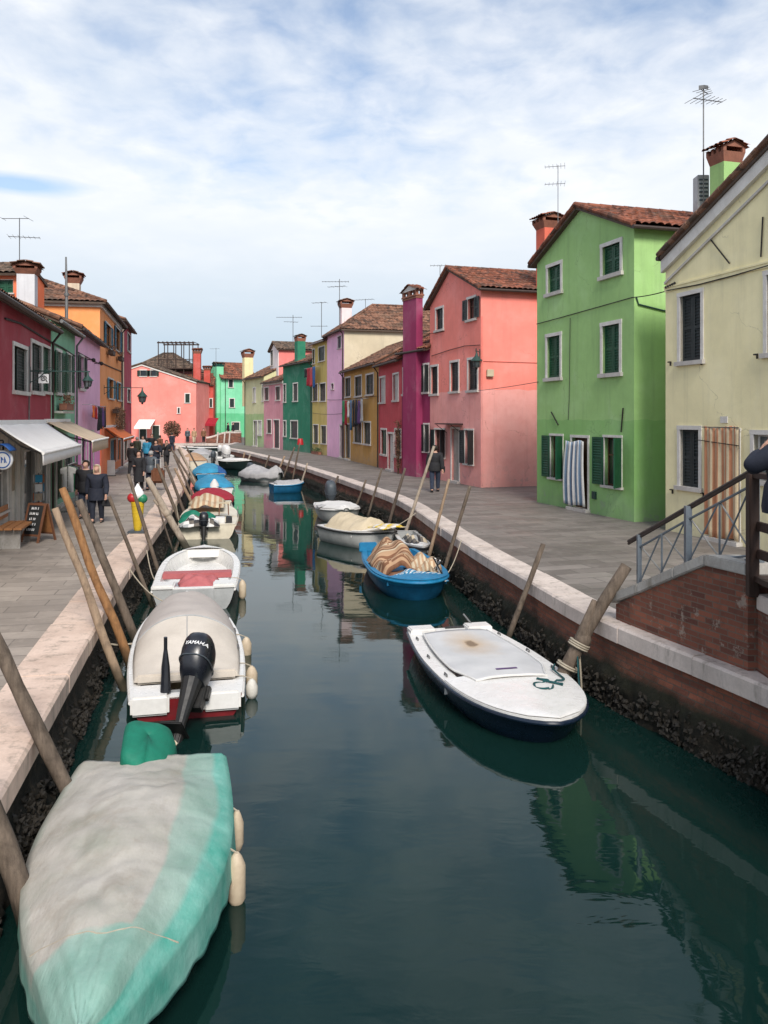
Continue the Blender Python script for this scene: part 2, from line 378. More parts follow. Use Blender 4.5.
    P('wood_frame', (.20, .085, .045), (.13, .055, .03), 6, .6)
    P('plastic_yellow', (.62, .44, .03), (.5, .34, .02), 4, .45)
    P('plastic_red', (.42, .018, .022), (.32, .013, .017), 4, .45)
    P('plastic_green', (.02, .20, .10), (.013, .14, .07), 4, .45)
    P('sign_blue', (.03, .13, .42), (.022, .10, .34), 4, .4)
    P('rope_teal', (.01, .07, .075), (.006, .045, .05), 20, .9)
    P('rope_pale', (.42, .37, .29), (.28, .24, .18), 20, .9)
    P('twig', (.10, .06, .04), (.05, .03, .02), 6, .9)
    P('dry_leaf', (.16, .085, .05), (.08, .045, .03), 2, .9)
    P('leaf_green', (.035, .075, .025), (.02, .045, .015), 2, .8)
    P('shop_panel', (.50, .485, .45), (.38, .365, .335), 2, .6)
    P('poster', (.42, .30, .22), (.10, .16, .12), 6, .6)
    P('mussels', (.036, .029, .021), (.008, .008, .0065), 9, .7, .5, 30)
    P('junk', (.17, .15, .125), (.06, .055, .05), 7, .75)
    P('glow_white', (.75, .74, .72), None, 3, .5)
make_mats()
M = MATS
# ------------------------------------------------------------------ ground, quays, water
def catmull(pts, step=.5):
    out = []
    P = [V((*pts[0], 0)) * 2 - V((*pts[1], 0))] + [V((*p, 0)) for p in pts] + [V((*pts[-1], 0)) * 2 - V((*pts[-2], 0))]
    for i in range(1, len(P) - 2):
        a, b, c, d = P[i - 1:i + 3]; n = max(2, int((c - b).length / step))
        for k in range(n):
            t = k / n
            out.append(.5 * ((2 * b) + (c - a) * t + (2 * a - 5 * b + 4 * c - d) * t * t + (3 * b - a - 3 * c + d) * t ** 3))
    out.append(P[-2]); return out
QL = [(-.6, -6), (-3.13, 6.96), (-5.07, 16.6), (-6.72, 26), (-9.7, 41.3), (-12.8, 55), (-17.6, 75), (-23.6, 95)]
QR = [(8.5, -6), (5.3, 4.5), (3.98, 8.71), (3.0, 11.64), (2.41, 14.9), (1.72, 19.4), (.66, 27.7), (-.55, 33), (-3.1, 42.5), (-4.95, 49), (-8.4, 60), (-12.4, 72), (-15.9, 82), (-16.9, 95)]
CL = catmull(QL); CR = catmull(QR)
def at_y(C, Y):
    for a, b in zip(C, C[1:]):
        if a.y <= Y <= b.y: return lerp(a.x, b.x, (Y - a.y) / max(b.y - a.y, 1e-6))
    return C[-1].x
def quay(C, side, z0, cop_w, mwall, mcop, names):
    # side=+1: land on +X
    m = MB(); x_far = 400 * side
    for a, b in zip(C, C[1:]):
        m.quad((a.x + side * .12, a.y, z0), (b.x + side * .12, b.y, z0), (x_far, b.y, z0), (x_far, a.y, z0))
    struct(m.build(names[0], M[names[3]]))
    # coping blocks
    m = MB(); L = 0; blocks = []; cur = [C[0]]; tgt = 1.3
    for a, b in zip(C, C[1:]):
        cur.append(b); L += (b - a).length
        if L > tgt: blocks.append(cur); cur = [b]; L = 0; tgt = RND.uniform(.9, 1.7)
    if len(cur) > 1: blocks.append(cur)
    for bl in blocks:
        dz = RND.uniform(-.006, .008); din = RND.uniform(-.012, .012)
        pts = [p.copy() for p in bl]
        d0 = (pts[1] - pts[0]).normalized(); d1 = (pts[-1] - pts[-2]).normalized()
        pts[0] = pts[0] + d0 * .006; pts[-1] = pts[-1] - d1 * .006
        ring = []
        for i, p in enumerate(pts):
            t = (pts[min(i + 1, len(pts) - 1)] - pts[max(i - 1, 0)]).normalized()
            n = V((t.y, -t.x, 0)) * side
            o = p - n * (.04 + din); q = p + n * (cop_w + din)
            zt = z0 + .03 + dz; zb = z0 - .19
            prof = [(o, zb), (o, zt - .03), (o + n * .028, zt), (q, zt), (q, zb)]
            ring.append([V((c.x, c.y, z)) for c, z in prof])
        k = 5; o0 = len(m.v)
        for g in ring: m.v += g
        for i in range(len(ring) - 1):
            for j in range(k):
                m.f.append((o0 + i * k + j, o0 + i * k + (j + 1) % k, o0 + (i + 1) * k + (j + 1) % k, o0 + (i + 1) * k + j)); m.m.append(0)
        m.f.append(tuple(o0 + j for j in range(k))); m.m.append(0)
        m.f.append(tuple(o0 + (len(ring) - 1) * k + j for j in range(k))); m.m.append(0)
    struct(m.build(names[1], M[mcop]))
    # wall, rough below
    fine = []
    for a, b in zip(C, C[1:]):
        n = 5 if -1 < a.y < 30 else 1
        for k in range(n): fine.append(a.lerp(b, k / n))
    fine.append(C[-1]); nz = 22; m = MB(); rows = []
    for i, p in enumerate(fine):
        t = (fine[min(i + 1, len(fine) - 1)] - fine[max(i - 1, 0)]).normalized(); n = V((t.y, -t.x, 0)) * side
        row = []
        for j in range(nz + 1):
            z = z0 - .15 - j / nz * 1.5
            dep = max(0, min(1, (z0 - .42 - z) / .3))
            ns = noise.noise(V((p.x * 4, p.y * 4, z * 5))) * .5 + noise.noise(V((p.x * 11, p.y * 11, z * 12))) * .5
            off = .02 - dep * (.10 + .11 * ns) + .012 * ns - max(0, (WZ + .15 - z)) * .12
            q = p + n * off; row.append(V((q.x, q.y, z + .02 * ns * dep)))
        rows.append(row)
    o0 = len(m.v)
    for r in rows: m.v += r
    k = nz + 1
    for i in range(len(rows) - 1):
        for j in range(nz):
            m.f.append((o0 + i * k + j, o0 + i * k + j + 1, o0 + (i + 1) * k + j + 1, o0 + (i + 1) * k + j)); m.m.append(0)
    struct(m.build(names[2], M[mwall], smooth=True, recalc=False, shade=1))
quay(CL, -1, LZ, .60, 'quay_wall_left', 'stone_peach', ('pavement_left', 'quay_coping_left', 'quay_wall_left', 'paving_left'))
quay(CR, 1, 0, .46, 'quay_wall_right', 'stone_white', ('pavement_right', 'quay_coping_right', 'quay_wall_right', 'paving_right'))
m = MB(); m.quad((-1500, 95.0, -.1), (1500, 95.0, -.1), (1500, 3000, -.1), (-1500, 3000, -.1)); struct(m.build('ground_far', M['paving_far']))
m = MB(); m.obox((-23.9, 94.7, -.33), (7.3, 0, 0), (0, .6, 0), (0, 0, .26)); struct(m.build('quay_coping_far', M['stone_white']))
m = MB(); m.quad((-24, 94.9, -.3), (-16.6, 94.9, -.3), (-16.6, 94.85, -1.6), (-24, 94.85, -1.6)); struct(m.build('quay_wall_far', M['quay_wall_left']))
m = MB(); m.quad((-60, -60, WZ), (60, -60, WZ), (60, 96, WZ), (-60, 96, WZ)); struct(m.build('canal_water', M['canal_water']))

# ------------------------------------------------------------------ roofs
def tile_patch(m, e0, e1, r0, r1, per=.24, course=.42, amp=.05, q=6, mi=0, seed=0):
    e0, e1, r0, r1 = map(V, (e0, e1, r0, r1)); N = (e1 - e0).cross(r0 - e0)
    N = N.normalized() if N.z > 0 else -N.normalized()
    nc = max(1, round((e1 - e0).length / per)); nr = max(1, round((r0 - e0).length / course)); rr = random.Random(seed)
    js = [[rr.uniform(-.012, .016) for _ in range(nc + 1)] for _ in range(nr)]
    rows = []
    for k in range(nr):
        for tv, dh in ((k / nr, .035), ((k + 1) / nr - .002, 0.0)):
            row = []
            for i in range(nc * q + 1):
                a = i / (nc * q); ph = (i % q) / q; tile = min(i // q, nc)
                h = amp * (1 - abs(2 * ph - 1) ** 2.2) if ph else 0
                p = e0.lerp(e1, a).lerp(r0.lerp(r1, a), tv)
                sag = .03 * noise.noise(p * .45)
                row.append(p + N * (h + dh + js[k][tile] + sag))
            rows.append(row)
    o = len(m.v); w = nc * q + 1
    for r in rows: m.v += r
    for j in range(len(rows) - 1):
        for i in range(w - 1):
            m.f.append((o + j * w + i, o + j * w + i + 1, o + (j + 1) * w + i + 1, o + (j + 1) * w + i)); m.m.append(mi)
def clip_mb(m, planes):
    bm = bmesh.new(); vs = [bm.verts.new(p) for p in m.v]
    for f in m.f:
        try: bm.faces.new([vs[i] for i in f])
        except ValueError: pass
    for co, no in planes:
        bmesh.ops.bisect_plane(bm, geom=bm.verts[:] + bm.edges[:] + bm.faces[:], plane_co=co, plane_no=no, clear_outer=True)
    r = MB(); bm.verts.index_update(); r.v = [v.co.copy() for v in bm.verts]; r.f = [tuple(v.index for v in f.verts) for f in bm.faces]; r.m = [0] * len(r.f)
    bm.free(); return r
def merge(a, b, mi=None):
    o = len(a.v); a.v += b.v; a.f += [tuple(i + o for i in f) for f in b.f]; a.m += b.m if mi is None else [mi] * len(b.f)

# ------------------------------------------------------------------ houses
class House:
    def __init__(s, label, A, B, inward, D, z0, ze, roof, rise, wm, tile='tile_red', over=.28, per=.24, ua=None, name='house', soff='soffit', cornice=None, dshift=0):
        s.A = V((*A, 0)); s.B = V((*B, 0)); s.W = (s.B - s.A).length; s.u = (s.B - s.A) / s.W
        n = V((-s.u.y, s.u.x, 0)); s.n = n if n.dot(V((*inward, 0))) > 0 else -n
        s.D = D; s.z0 = z0; s.ze = ze; s.roof = roof; s.rise = rise; s.wm = wm; s.tile = tile; s.over = over; s.per = per
        s.ua = s.W / 2 if ua is None else ua; s.holes = []; s.side_holes = []
        c = s.P(s.W / 2, D / 2, z0); s.root = thing(name, c, label, 'house', 'houses along the canal')
        s.cornice = cornice; s.soff = soff; s.slim = False
    def P(s, u, d, z): return s.A + s.u * u + s.n * d + V((0, 0, z))
    def ray(s, px):
        r = (px - CX) / F; u = (r * s.A.y - s.A.x) / (s.u.x - r * s.u.y); return u, s.A.y + s.u.y * u
    def sray(s, px, u0):      # a pixel column on the side wall at u0
        o = s.P(u0, 0, 0); r = (px - CX) / F; d = (r * o.y - o.x) / (s.n.x - r * s.n.y); return d, o.y + s.n.y * d
    def top(s, u):
        if s.roof == 'gable':
            return s.ze + s.rise * (u / s.ua if u <= s.ua else (s.W - u) / (s.W - s.ua))
        return s.ze
    def walls(s):
        m = MB(); us = sorted({0, s.W} | ({s.ua} if s.roof == 'gable' else set()) | {x for h in s.holes for x in h[:2]})
        dep = .16
        for a, b in zip(us, us[1:]):
            if b - a < 1e-4: continue
            hs = sorted([h for h in s.holes if h[0] < b - 1e-4 and h[1] > a + 1e-4], key=lambda h: h[2]); z = s.z0 - .3
            for h in hs:
                if h[2] > z + 1e-4: m.quad(s.P(a, 0, z), s.P(b, 0, z), s.P(b, 0, h[2]), s.P(a, 0, h[2]))
                z = max(z, h[3])
            m.quad(s.P(a, 0, z), s.P(b, 0, z), s.P(b, 0, s.top(b)), s.P(a, 0, s.top(a)))
        for a, b, z, y in s.holes:
            m.quad(s.P(a, 0, z), s.P(a, dep, z), s.P(a, dep, y), s.P(a, 0, y)); m.quad(s.P(b, 0, z), s.P(b, 0, y), s.P(b, dep, y), s.P(b, dep, z))
            m.quad(s.P(a, 0, y), s.P(a, dep, y), s.P(b, dep, y), s.P(b, 0, y)); m.quad(s.P(a, 0, z), s.P(b, 0, z), s.P(b, dep, z), s.P(a, dep, z))
        zb = s.z0 - .3
        for u in (0, s.W):
            if s.roof == 'eave': m.poly([s.P(u, 0, zb), s.P(u, s.D, zb), s.P(u, s.D, s.ze), s.P(u, s.D / 2, s.ze + s.rise), s.P(u, 0, s.ze)])
            else: m.quad(s.P(u, 0, zb), s.P(u, s.D, zb), s.P(u, s.D, s.ze), s.P(u, 0, s.ze))
        if s.roof == 'gable': m.poly([s.P(0, s.D, zb), s.P(s.W, s.D, zb), s.P(s.W, s.D, s.ze), s.P(s.ua, s.D, s.ze + s.rise), s.P(0, s.D, s.ze)])
        else: m.quad(s.P(0, s.D, zb), s.P(s.W, s.D, zb), s.P(s.W, s.D, s.ze), s.P(0, s.D, s.ze))
        s.wall = m.build('wall', s.wm, s.root, recalc=False)
        m = MB(); slab = MB(); o = s.over; W, D, ze, rs = s.W, s.D, s.ze, s.rise
        sd = int(abs(s.A.y) * 10); pt = .10
        def slope(e0, e1, r0, r1, rot):
            nn = (V(e1) - V(e0)).cross(V(r0) - V(e0)).normalized(); nn = nn if nn.z > 0 else -nn
            t = nn * .02; tile_patch(m, V(e0) + t, V(e1) + t, V(r0) + t, V(r1) + t, s.per, .42, .05 if s.per < .3 else .06, 6 if s.per < .3 else 4, seed=sd + rot)
            slab.prism([V(e0), V(e1), V(r1), V(r0)], -nn * .09)
        if s.roof == 'gable':
            for u_e, sg in ((0, -1), (W, 1)):
                half = s.ua if sg < 0 else W - s.ua; k = rs / half; fo = .16
                e0 = s.P(u_e + sg * o, -fo, ze + pt - k * o); e1 = s.P(u_e + sg * o, D + fo, ze + pt - k * o)
                r0 = s.P(s.ua, -fo, ze + rs + pt); r1 = s.P(s.ua, D + fo, ze + rs + pt)
                slope(e0, e1, r0, r1, sg)
            rl = [s.P(s.ua, -.17, ze + rs + pt + .05), s.P(s.ua, D + .17, ze + rs + pt + .05)]
            ridges = [rl]; verges = [[s.P(-o, -.16, ze + pt - rs / s.ua * o + .06), s.P(s.ua, -.16, ze + rs + pt + .06)], [s.P(s.ua, -.16, ze + rs + pt + .06), s.P(W + o, -.16, ze + pt - rs / (W - s.ua) * o + .06)]]
        elif s.roof == 'eave':
            k = rs / (D / 2); so = .06
            slope(s.P(-so, -o, ze + pt - k * o), s.P(W + so, -o, ze + pt - k * o), s.P(-so, D / 2, ze + rs + pt), s.P(W + so, D / 2, ze + rs + pt), 0)
            slope(s.P(-so, D + o, ze + pt - k * o), s.P(W + so, D + o, ze + pt - k * o), s.P(-so, D / 2, ze + rs + pt), s.P(W + so, D / 2, ze + rs + pt), 1)
            ridges = [[s.P(-so, D / 2, ze + rs + pt + .05), s.P(W + so, D / 2, ze + rs + pt + .05)]]; verges = [[s.P(-so, -o, ze + pt - k * o + .06), s.P(-so, D / 2, ze + rs + pt + .06)]]
        else:   # hip
            h = min(W, D) / 2; k = rs / h; x0, x1, y0, y1 = -o, W + o, -o, D + o; zz = ze + pt - k * o; hh = h + o
            ridges = []; verges = []
            cs = [((x0, y0), (x1, y0), (0, 1)), ((x1, y0), (x1, y1), (-1, 0)), ((x1, y1), (x0, y1), (0, -1)), ((x0, y1), (x0, y0), (1, 0))]
            for i, (a, b, inn) in enumerate(cs):
                pm = MB(); r0 = (a[0] + inn[0] * hh, a[1] + inn[1] * hh); r1 = (b[0] + inn[0] * hh, b[1] + inn[1] * hh)
                q = [s.P(*a, zz), s.P(*b, zz), s.P(*r0, zz + k * hh), s.P(*r1, zz + k * hh)]
                tile_patch(pm, *q, s.per, .42, .05, 5, seed=sd + i)
                t = ((b[0] - a[0]), (b[1] - a[1])); tl = math.hypot(*t); t = (t[0] / tl, t[1] / tl)
                w = lambda v: (s.u * v[0] + s.n * v[1])
                pl = [(s.P(*a, 0), w((-t[0] + inn[0], -t[1] + inn[1]))), (s.P(*b, 0), w((t[0] + inn[0], t[1] + inn[1])))]
                merge(m, clip_mb(pm, pl))
                slab.quad(s.P(*a, zz - .02), s.P(*b, zz - .02), s.P(b[0] - t[0] * hh + inn[0] * hh, b[1] - t[1] * hh + inn[1] * hh, zz + k * hh - .02), s.P(a[0] + t[0] * hh + inn[0] * hh, a[1] + t[1] * hh + inn[1] * hh, zz + k * hh - .02))
                verges.append([s.P(*a, zz + .05), s.P(a[0] + (t[0] + inn[0]) * hh, a[1] + (t[1] + inn[1]) * hh, zz + k * hh + .06)])
                slab.obox(s.P(*a, zz - .1), (s.P(*b, 0) - s.P(*a, 0)), w(inn) * .05, (0, 0, .09))
            if D > W: ridges = [[s.P(W / 2, h, zz + k * hh + .05), s.P(W / 2, D - h, zz + k * hh + .05)]]
            elif W > D: ridges = [[s.P(h, D / 2, zz + k * hh + .05), s.P(W - h, D / 2, zz + k * hh + .05)]]
        for a, b in ridges + verges:
            n = max(2, int((b - a).length / .4)); rad = .085
            for i in range(n):
                p, q = a.lerp(b, i / n), a.lerp(b, (i + 1.12) / n); m.tube([p, q], [rad, rad * .84], 8)
        s.roofo = m.build('roof', M[s.tile], s.root, smooth=True, recalc=False)
        slab.build('roof_boards', M[s.soff], s.roofo)
        if s.cornice:
            c = MB(); c.obox(s.P(0, -.10, ze - .26), s.u * W, s.n * .09, (0, 0, .24)); c.obox(s.P(-.1, -.1, ze - .26), s.u * .09, s.n * (D + .1), (0, 0, .24)); c.build('cornice', M[s.cornice], s.root)
        return s
    def gutter(s, mt='gutter_brown', pipes=()):
        g = MB()
        if s.roof == 'gable':
            for u in (-s.over - .05, s.W + s.over + .05):
                k = s.rise / (s.ua if u < 0 else s.W - s.ua); z = s.ze + .1 - k * s.over - .05
                g.tube([s.P(u, -.2, z), s.P(u, s.D + .1, z)], .06, 8)
        else:
            k = s.rise / (min(s.W, s.D) / 2 if s.roof == 'hip' else s.D / 2); z = s.ze + .1 - k * s.over - .03
            g.tube([s.P(-.05, -s.over - .05, z), s.P(s.W + .05, -s.over - .05, z)], .06, 8)
        g.build('gutter', M[mt], s.root, smooth=True)
        for u in pipes:
            p = MB(); z = s.ze - .1
            p.tube([s.P(u, -s.over - .03, z + .02), s.P(u, -.08, z - .3), s.P(u, -.08, s.z0 + .02)], .04, 8); p.build('downpipe', M[mt], s.root, smooth=True)
    def cable(s, pts, r=.012):      # (px,py) on the facade
        g = MB(); q = []
        for px, py in pts:
            u, Y = s.ray(px); q.append(s.P(u, -.03, gz(py, Y)))
        g.tube(q, r, 5); g.build('cable', M['cable_black'], s.root)
    def win(s, kind, x0, x1, y0, y1, sh='shutter_green', fr='white_frame', fw=.10, det=True, minw=.62, name='window', leafw=None, sill=True, frame=True, pane='glass_dark'):
        u0, Y0 = s.ray(x0); u1, Y1 = s.ray(x1)
        if u1 < u0: u0, u1 = u1, u0
        Yc = (Y0 + Y1) / 2; zt = gz(y0, Yc); zb = gz(y1, Yc)
        if u1 - u0 < minw: c = (u0 + u1) / 2; u0, u1 = c - minw / 2, c + minw / 2
        u0 = max(u0, .06); u1 = min(u1, s.W - .06)
        return s.winu(kind, u0, u1, zb, zt, sh, fr, fw, det, name, leafw, sill, frame, pane)
    def winu(s, kind, u0, u1, zb, zt, sh='shutter_green', fr='white_frame', fw=.10, det=True, name='window', leafw=None, sill=True, frame=True, pane='glass_dark'):
        if not frame: fw = .001
        a, b, z, y = u0 + fw, u1 - fw, zb + (fw if kind != 'door' else 0), zt - fw
        if kind == 'door': z = max(z, s.z0 + .03)
        s.holes.append((a, b, z, y)); P = s.P; pr = .03
        f = MB()
        f.obox(P(u0, -pr, z), s.u * fw, s.n * (pr + .10), (0, 0, y - z)); f.obox(P(b, -pr, z), s.u * fw, s.n * (pr + .10), (0, 0, y - z))
        f.obox(P(u0 - .012, -pr - .004, y), s.u * (u1 - u0 + .024), s.n * (pr + .10), (0, 0, max(fw, .02)))
        w = f.build(name, M[fr], s.root)
        if kind == 'door':
            d = MB(); d.obox(P(a, .10, z), s.u * (b - a), s.n * .05, (0, 0, y - z))
            if det:
                for k in range(2):
                    for h0, h1 in ((.12, .42), (.5, .9)):
                        d.obox(P(lerp(a, b, .1 + .45 * k), .088, lerp(z, y, h0)), s.u * (b - a) * .35, s.n * .012, (0, 0, (y - z) * (h1 - h0)))
            dd = d.build('door_leaf', M[sh], w); st = MB(); st.obox(P(u0 - .05, -.16, s.z0), s.u * (u1 - u0 + .1), s.n * .3, (0, 0, .09)); st.build('doorstep', M['sill_stone'], w); return w
        if sill:
            si = MB(); si.obox(P(u0 - .05, -.09, z - max(fw, .06)), s.u * (u1 - u0 + .1), s.n * .19, (0, 0, max(fw, .06))); si.build('sill', M['sill_stone'], w)
        pn = MB(); pn.obox(P(a, .125, z), s.u * (b - a), s.n * .02, (0, 0, y - z)); pn.build('pane', M[pane], w)
        if kind in ('pane', 'open', 'half', 'one') and det:
            sa = MB(); t = .04
            for q in (a, (a + b) / 2 - t / 2, b - t): sa.obox(P(q, .10, z), s.u * t, s.n * .022, (0, 0, y - z))
            for zz in (z, lerp(z, y, .62), y - t): sa.obox(P(a + t, .102, zz), s.u * (b - a - 2 * t), s.n * .018, (0, 0, t))
            sa.build('sash', M['door_wood' if kind != 'pane' else 'white_frame'], w)
        def leaf(o, ux, uy, wd):
            m = MB(); ux, uy = V(ux), V(uy); h = y - z; t = .035; st = .07
            if not det or wd < .2:
                m.obox(o, ux * wd, uy * t, (0, 0, h)); m.obox(V(o) + ux * wd * .08 - uy * .012, ux * wd * .84, uy * .012, (0, 0, h * .06)); m.obox(V(o) + ux * wd * .08 - uy * .012 + V((0, 0, h * .5)), ux * wd * .84, uy * .012, (0, 0, h * .05))
            else:
                m.obox(o, ux * st, uy * t, (0, 0, h)); m.obox(V(o) + ux * (wd - st), ux * st, uy * t, (0, 0, h))
                for zz in (0, h * .5 - st / 2, h - st): m.obox(V(o) + ux * st + V((0, 0, zz)), ux * (wd - 2 * st), uy * t, (0, 0, st))
                m.obox(V(o) + ux * st + uy * .022, ux * (wd - 2 * st), uy * .006, (0, 0, h))
                k = int(h / .075)
                for i in range(k):
                    zz = (i + .5) * h / k
                    if abs(zz - h / 2) < st * .8 or zz < st or zz > h - st: continue
                    m.obox(V(o) + ux * st + V((0, 0, zz)), ux * (wd - 2 * st), uy * .02 + V((0, 0, .022)), V((0, 0, .01)))
            return m.build('shutter', M[sh], w)
        hw = (b - a) / 2
        if kind == 'closed':
            leaf(P(a + .004, .065, z + .01), s.u, s.n, hw - .008); leaf(P(b - .004, .065, z + .01), -s.u, s.n, hw - .008)
        elif kind == 'open':
            lw = leafw or hw
            leaf(P(a - lw - .02, -.075, z), s.u, s.n, lw); leaf(P(b + lw + .02, -.075, z), -s.u, s.n, lw)
        elif kind == 'half':        # far leaf flat on the wall, near leaf standing out
            lw = leafw or hw
            leaf(P(b + lw + .02, -.075, z), -s.u, s.n, lw); d = (s.u * -.62 - s.n * .78).normalized()
            leaf(P(a - .03, -.04, z), d, V((-d.y, d.x, 0)), lw)
        elif kind == 'one':
            leaf(P(b - .01, .06, z), -s.u, s.n, hw * 1.1)
        return w
def chimney(h, c, w, d, z0, z1, mt, cap='tile', capm='terracotta', tl='tile_old', face=None, capz=.55, flare=.12):
    """shaft with a flared Venetian head under a little tiled roof"""
    ux, uy = (h.u, h.n) if face is None else (V(face[0]), V(face[1])); c = V(c)
    m = MB(); zs = z1 - capz
    m.obox(c - ux * w / 2 - uy * d / 2 + V((0, 0, z0 - c.z)), ux * w, uy * d, (0, 0, zs - z0)); ch = m.build('chimney', mt, h.root)
    m = MB(); P = lambda a, b, z: V((c.x, c.y, 0)) + ux * a + uy * b + V((0, 0, z))
    f = flare; hw, hd = w / 2, d / 2
    if cap == 'house':
        m.obox(P(-hw - .03, -hd - .03, zs), ux * (w + .06), uy * (d + .06), (0, 0, .08)); m.obox(P(-hw - .06, -hd - .06, zs + .1), ux * (w + .12), uy * (d + .12), (0, 0, .08))
        for a in (-hw - .03, -.07, hw - .11):
            for b in (-hd - .03, hd - .11): m.obox(P(a, b, zs + .18), ux * .14, uy * .14, (0, 0, .22))
        m.build('chimney_head', M[capm], ch); t = MB(); r = MB()
        zt = zs + .40
        t.prism([P(-hw - .08, -hd - .04, zt), P(hw + .08, -hd - .04, zt), P(0, -hd - .04, zt + .26)], uy * (d + .08)); t.build('chimney_pediment', M['white_frame'], ch)
        for sg in (-1, 1):
            tile_patch(r, P(sg * (hw + .2), -hd - .14, zt - .05), P(sg * (hw + .2), hd + .14, zt - .05), P(0, -hd - .14, zt + .31), P(0, hd + .14, zt + .31), .2, .3, .04, 5)
        r.build('chimney_tiles', M[tl], ch, smooth=True, recalc=False); return ch
    # frustum + band + tiles
    lo = [P(-hw, -hd, zs), P(hw, -hd, zs), P(hw, hd, zs), P(-hw, hd, zs)]; hi = [P(-hw - f, -hd - f, zs + capz * .45), P(hw + f, -hd - f, zs + capz * .45), P(hw + f, hd + f, zs + capz * .45), P(-hw - f, hd + f, zs + capz * .45)]
    m.add(lo + hi, [(0, 1, 5, 4), (1, 2, 6, 5), (2, 3, 7, 6), (3, 0, 4, 7), (4, 5, 6, 7)])
    n = 3
    for i in range(n + 1):
        for (a0, b0, a1, b1) in ((-hw - f, -hd - f, hw + f - .1, -hd - f), (-hw - f, hd + f - .1, hw + f - .1, hd + f - .1)):
            m.obox(P(lerp(a0, a1, i / n), b0, zs + capz * .45), ux * .1, uy * .1, (0, 0, capz * .25))
    m.build('chimney_head', M[capm], ch)
    r = MB(); zt = zs + capz * .7; e = f + .08
    for sg in (-1, 1):
        tile_patch(r, P(-hw - e, sg * (hd + e), zt), P(hw + e, sg * (hd + e), zt), P(-hw - e, 0, zt + capz * .3), P(hw + e, 0, zt + capz * .3), .19, .3, .05, 6)
        r.quad(P(-hw - e, sg * (hd + e), zt - .03), P(hw + e, sg * (hd + e), zt - .03), P(hw + e, 0, zt + capz * .27), P(-hw - e, 0, zt + capz * .27))
    for sg in (-1, 1):
        gb = MB(); gb.prism([P(sg * (hw + f), -hd - f, zt - .02), P(sg * (hw + f), hd + f, zt - .02), P(sg * (hw + f), 0, zt + capz * .26)], ux * (-.05 * sg)); gb.build('chimney_gable', M[capm], ch)
    r.build('chimney_tiles', M[tl], ch, smooth=True, recalc=False)
    return ch

# mussels and weed clinging to the wet foot of both walls
def growth(C, side, z0, name, n, y0, y1):
    m = MB(); rr = random.Random(77 + side)
    for i in range(n):
        Y = lerp(y0, y1, rr.random() ** 1.7); z = WZ + rr.uniform(-.06, .46) * rr.random() ** .45
        if noise.noise(V((Y * 1.6, z * 4, side))) < -.12: continue
        x = at_y(C, Y); dep = max(0, min(1, (z0 - .42 - z) / .3)); off = -.02 + dep * (.11 + .05 * rr.random()); r_ = rr.uniform(.012, .04)
        c = V((x - side * off, Y, z)); d = V((rr.gauss(0, 1), rr.gauss(0, 1), rr.gauss(0, 1))).normalized(); a = d.orthogonal().normalized(); b = d.cross(a)
        p_ = [c + d * r_ * 1.5, c + a * r_, c + b * r_ * .6, c - a * r_, c - b * r_ * .6, c - d * r_ * 1.3]
        m.add(p_, [(0, 1, 2), (0, 2, 3), (0, 3, 4), (0, 4, 1), (5, 2, 1), (5, 3, 2), (5, 4, 3), (5, 1, 4)])
    o = m.build(name, M['mussels'], None, recalc=False); o['kind'] = 'stuff'; o['label'] = 'dark mussels and weed clinging to the foot of the %s quay wall' % ('right' if side > 0 else 'left'); o['category'] = 'weed'
growth(CR, 1, 0, 'wall_weed', 6500, 5, 42); growth(CL, -1, LZ, 'wall_weed', 4500, 4, 36)
# ------------------------------------------------------------------ the houses on the right bank, near to far
def soft(c):
    l_ = .3 * c[0] + .6 * c[1] + .1 * c[2]
    return tuple(min(.85, lerp(x, l_, .14) * 1.06 + .012) for x in c)
def W(name, c, **k):
    if k.get('low'): k['low'] = soft(k['low'])
    return wallmat(name, soft(c), **k)
y = House('tall pale yellow gabled house beside the bridge steps, nearest on the right', (9.56, 12), (7.04, 21), (1, .3), 9, 0, 6.75, 'gable', 2.0, W('plaster_yellow', srgb(232, 216, 164, 1.04), dirt=.35), 'tile_old', over=.03)
for a in ((678, 704, 290.5, 365), (764, 792, 268, 357)): y.win('closed', *a, sh='shutter_slate')
y.win('closed', 678, 702, 425.5, 491, sh='shutter_slate'); y.win('door', 709, 741, 428, 541, sh='door_grey', fw=.07); y.win('pane', 751, 785, 430, 486, pane='glass_lit')
y.walls(); y.gutter(); 
m = MB(); m.obox(y.P(0, -.035, 5.94), y.u * y.W, y.n * .03, (0, 0, .09)); m.obox(y.P(0, -.055, 6.03), y.u * y.W, y.n * .05, (0, 0, .04)); m.build('string_course', y.wm, y.root)
m = MB()
for u0, u1 in ((-.05, y.ua), (y.W + .05, y.ua)):
    k = y.rise / y.ua; p = lambda u, dz: y.P(u, -.11, y.ze + k * min(u, y.W - u) + dz)
    for lo, hi, dd in ((-.30, .0, 0), ): m.prism([p(u0, lo), p(u1, lo), p(u1, hi), p(u0, hi)], y.n * .105)
m.build('verge_board', M['white_frame'], y.root)
m = MB()
for u0, u1 in ((0, y.ua), (y.W, y.ua)):
    k = y.rise / y.ua; p = lambda u, dz: y.P(u, -.05, y.ze + k * min(u, y.W - u) + dz)
    m.prism([p(u0, -.62), p(u1, -.62), p(u1, -.56), p(u0, -.56)], y.n * .045)
m.build('verge_moulding', M['sill_stone'], y.root)
y.cable([(669, 290.5), (700, 284.5), (735, 275.5), (775, 264)], .016)
for x0, y0, x1, y1 in ((712, 240, 730.5, 263.4), (764, 217, 762, 257)):
    a, Y0 = y.ray(x0); b, Y1 = y.ray(x1); m = MB(); m.tube([y.P(a, -.03, gz(y0, Y0)), y.P(b, -.03, gz(y1, Y1))], .018, 6); m.build('tie_bar', M['iron_black'], y.root)
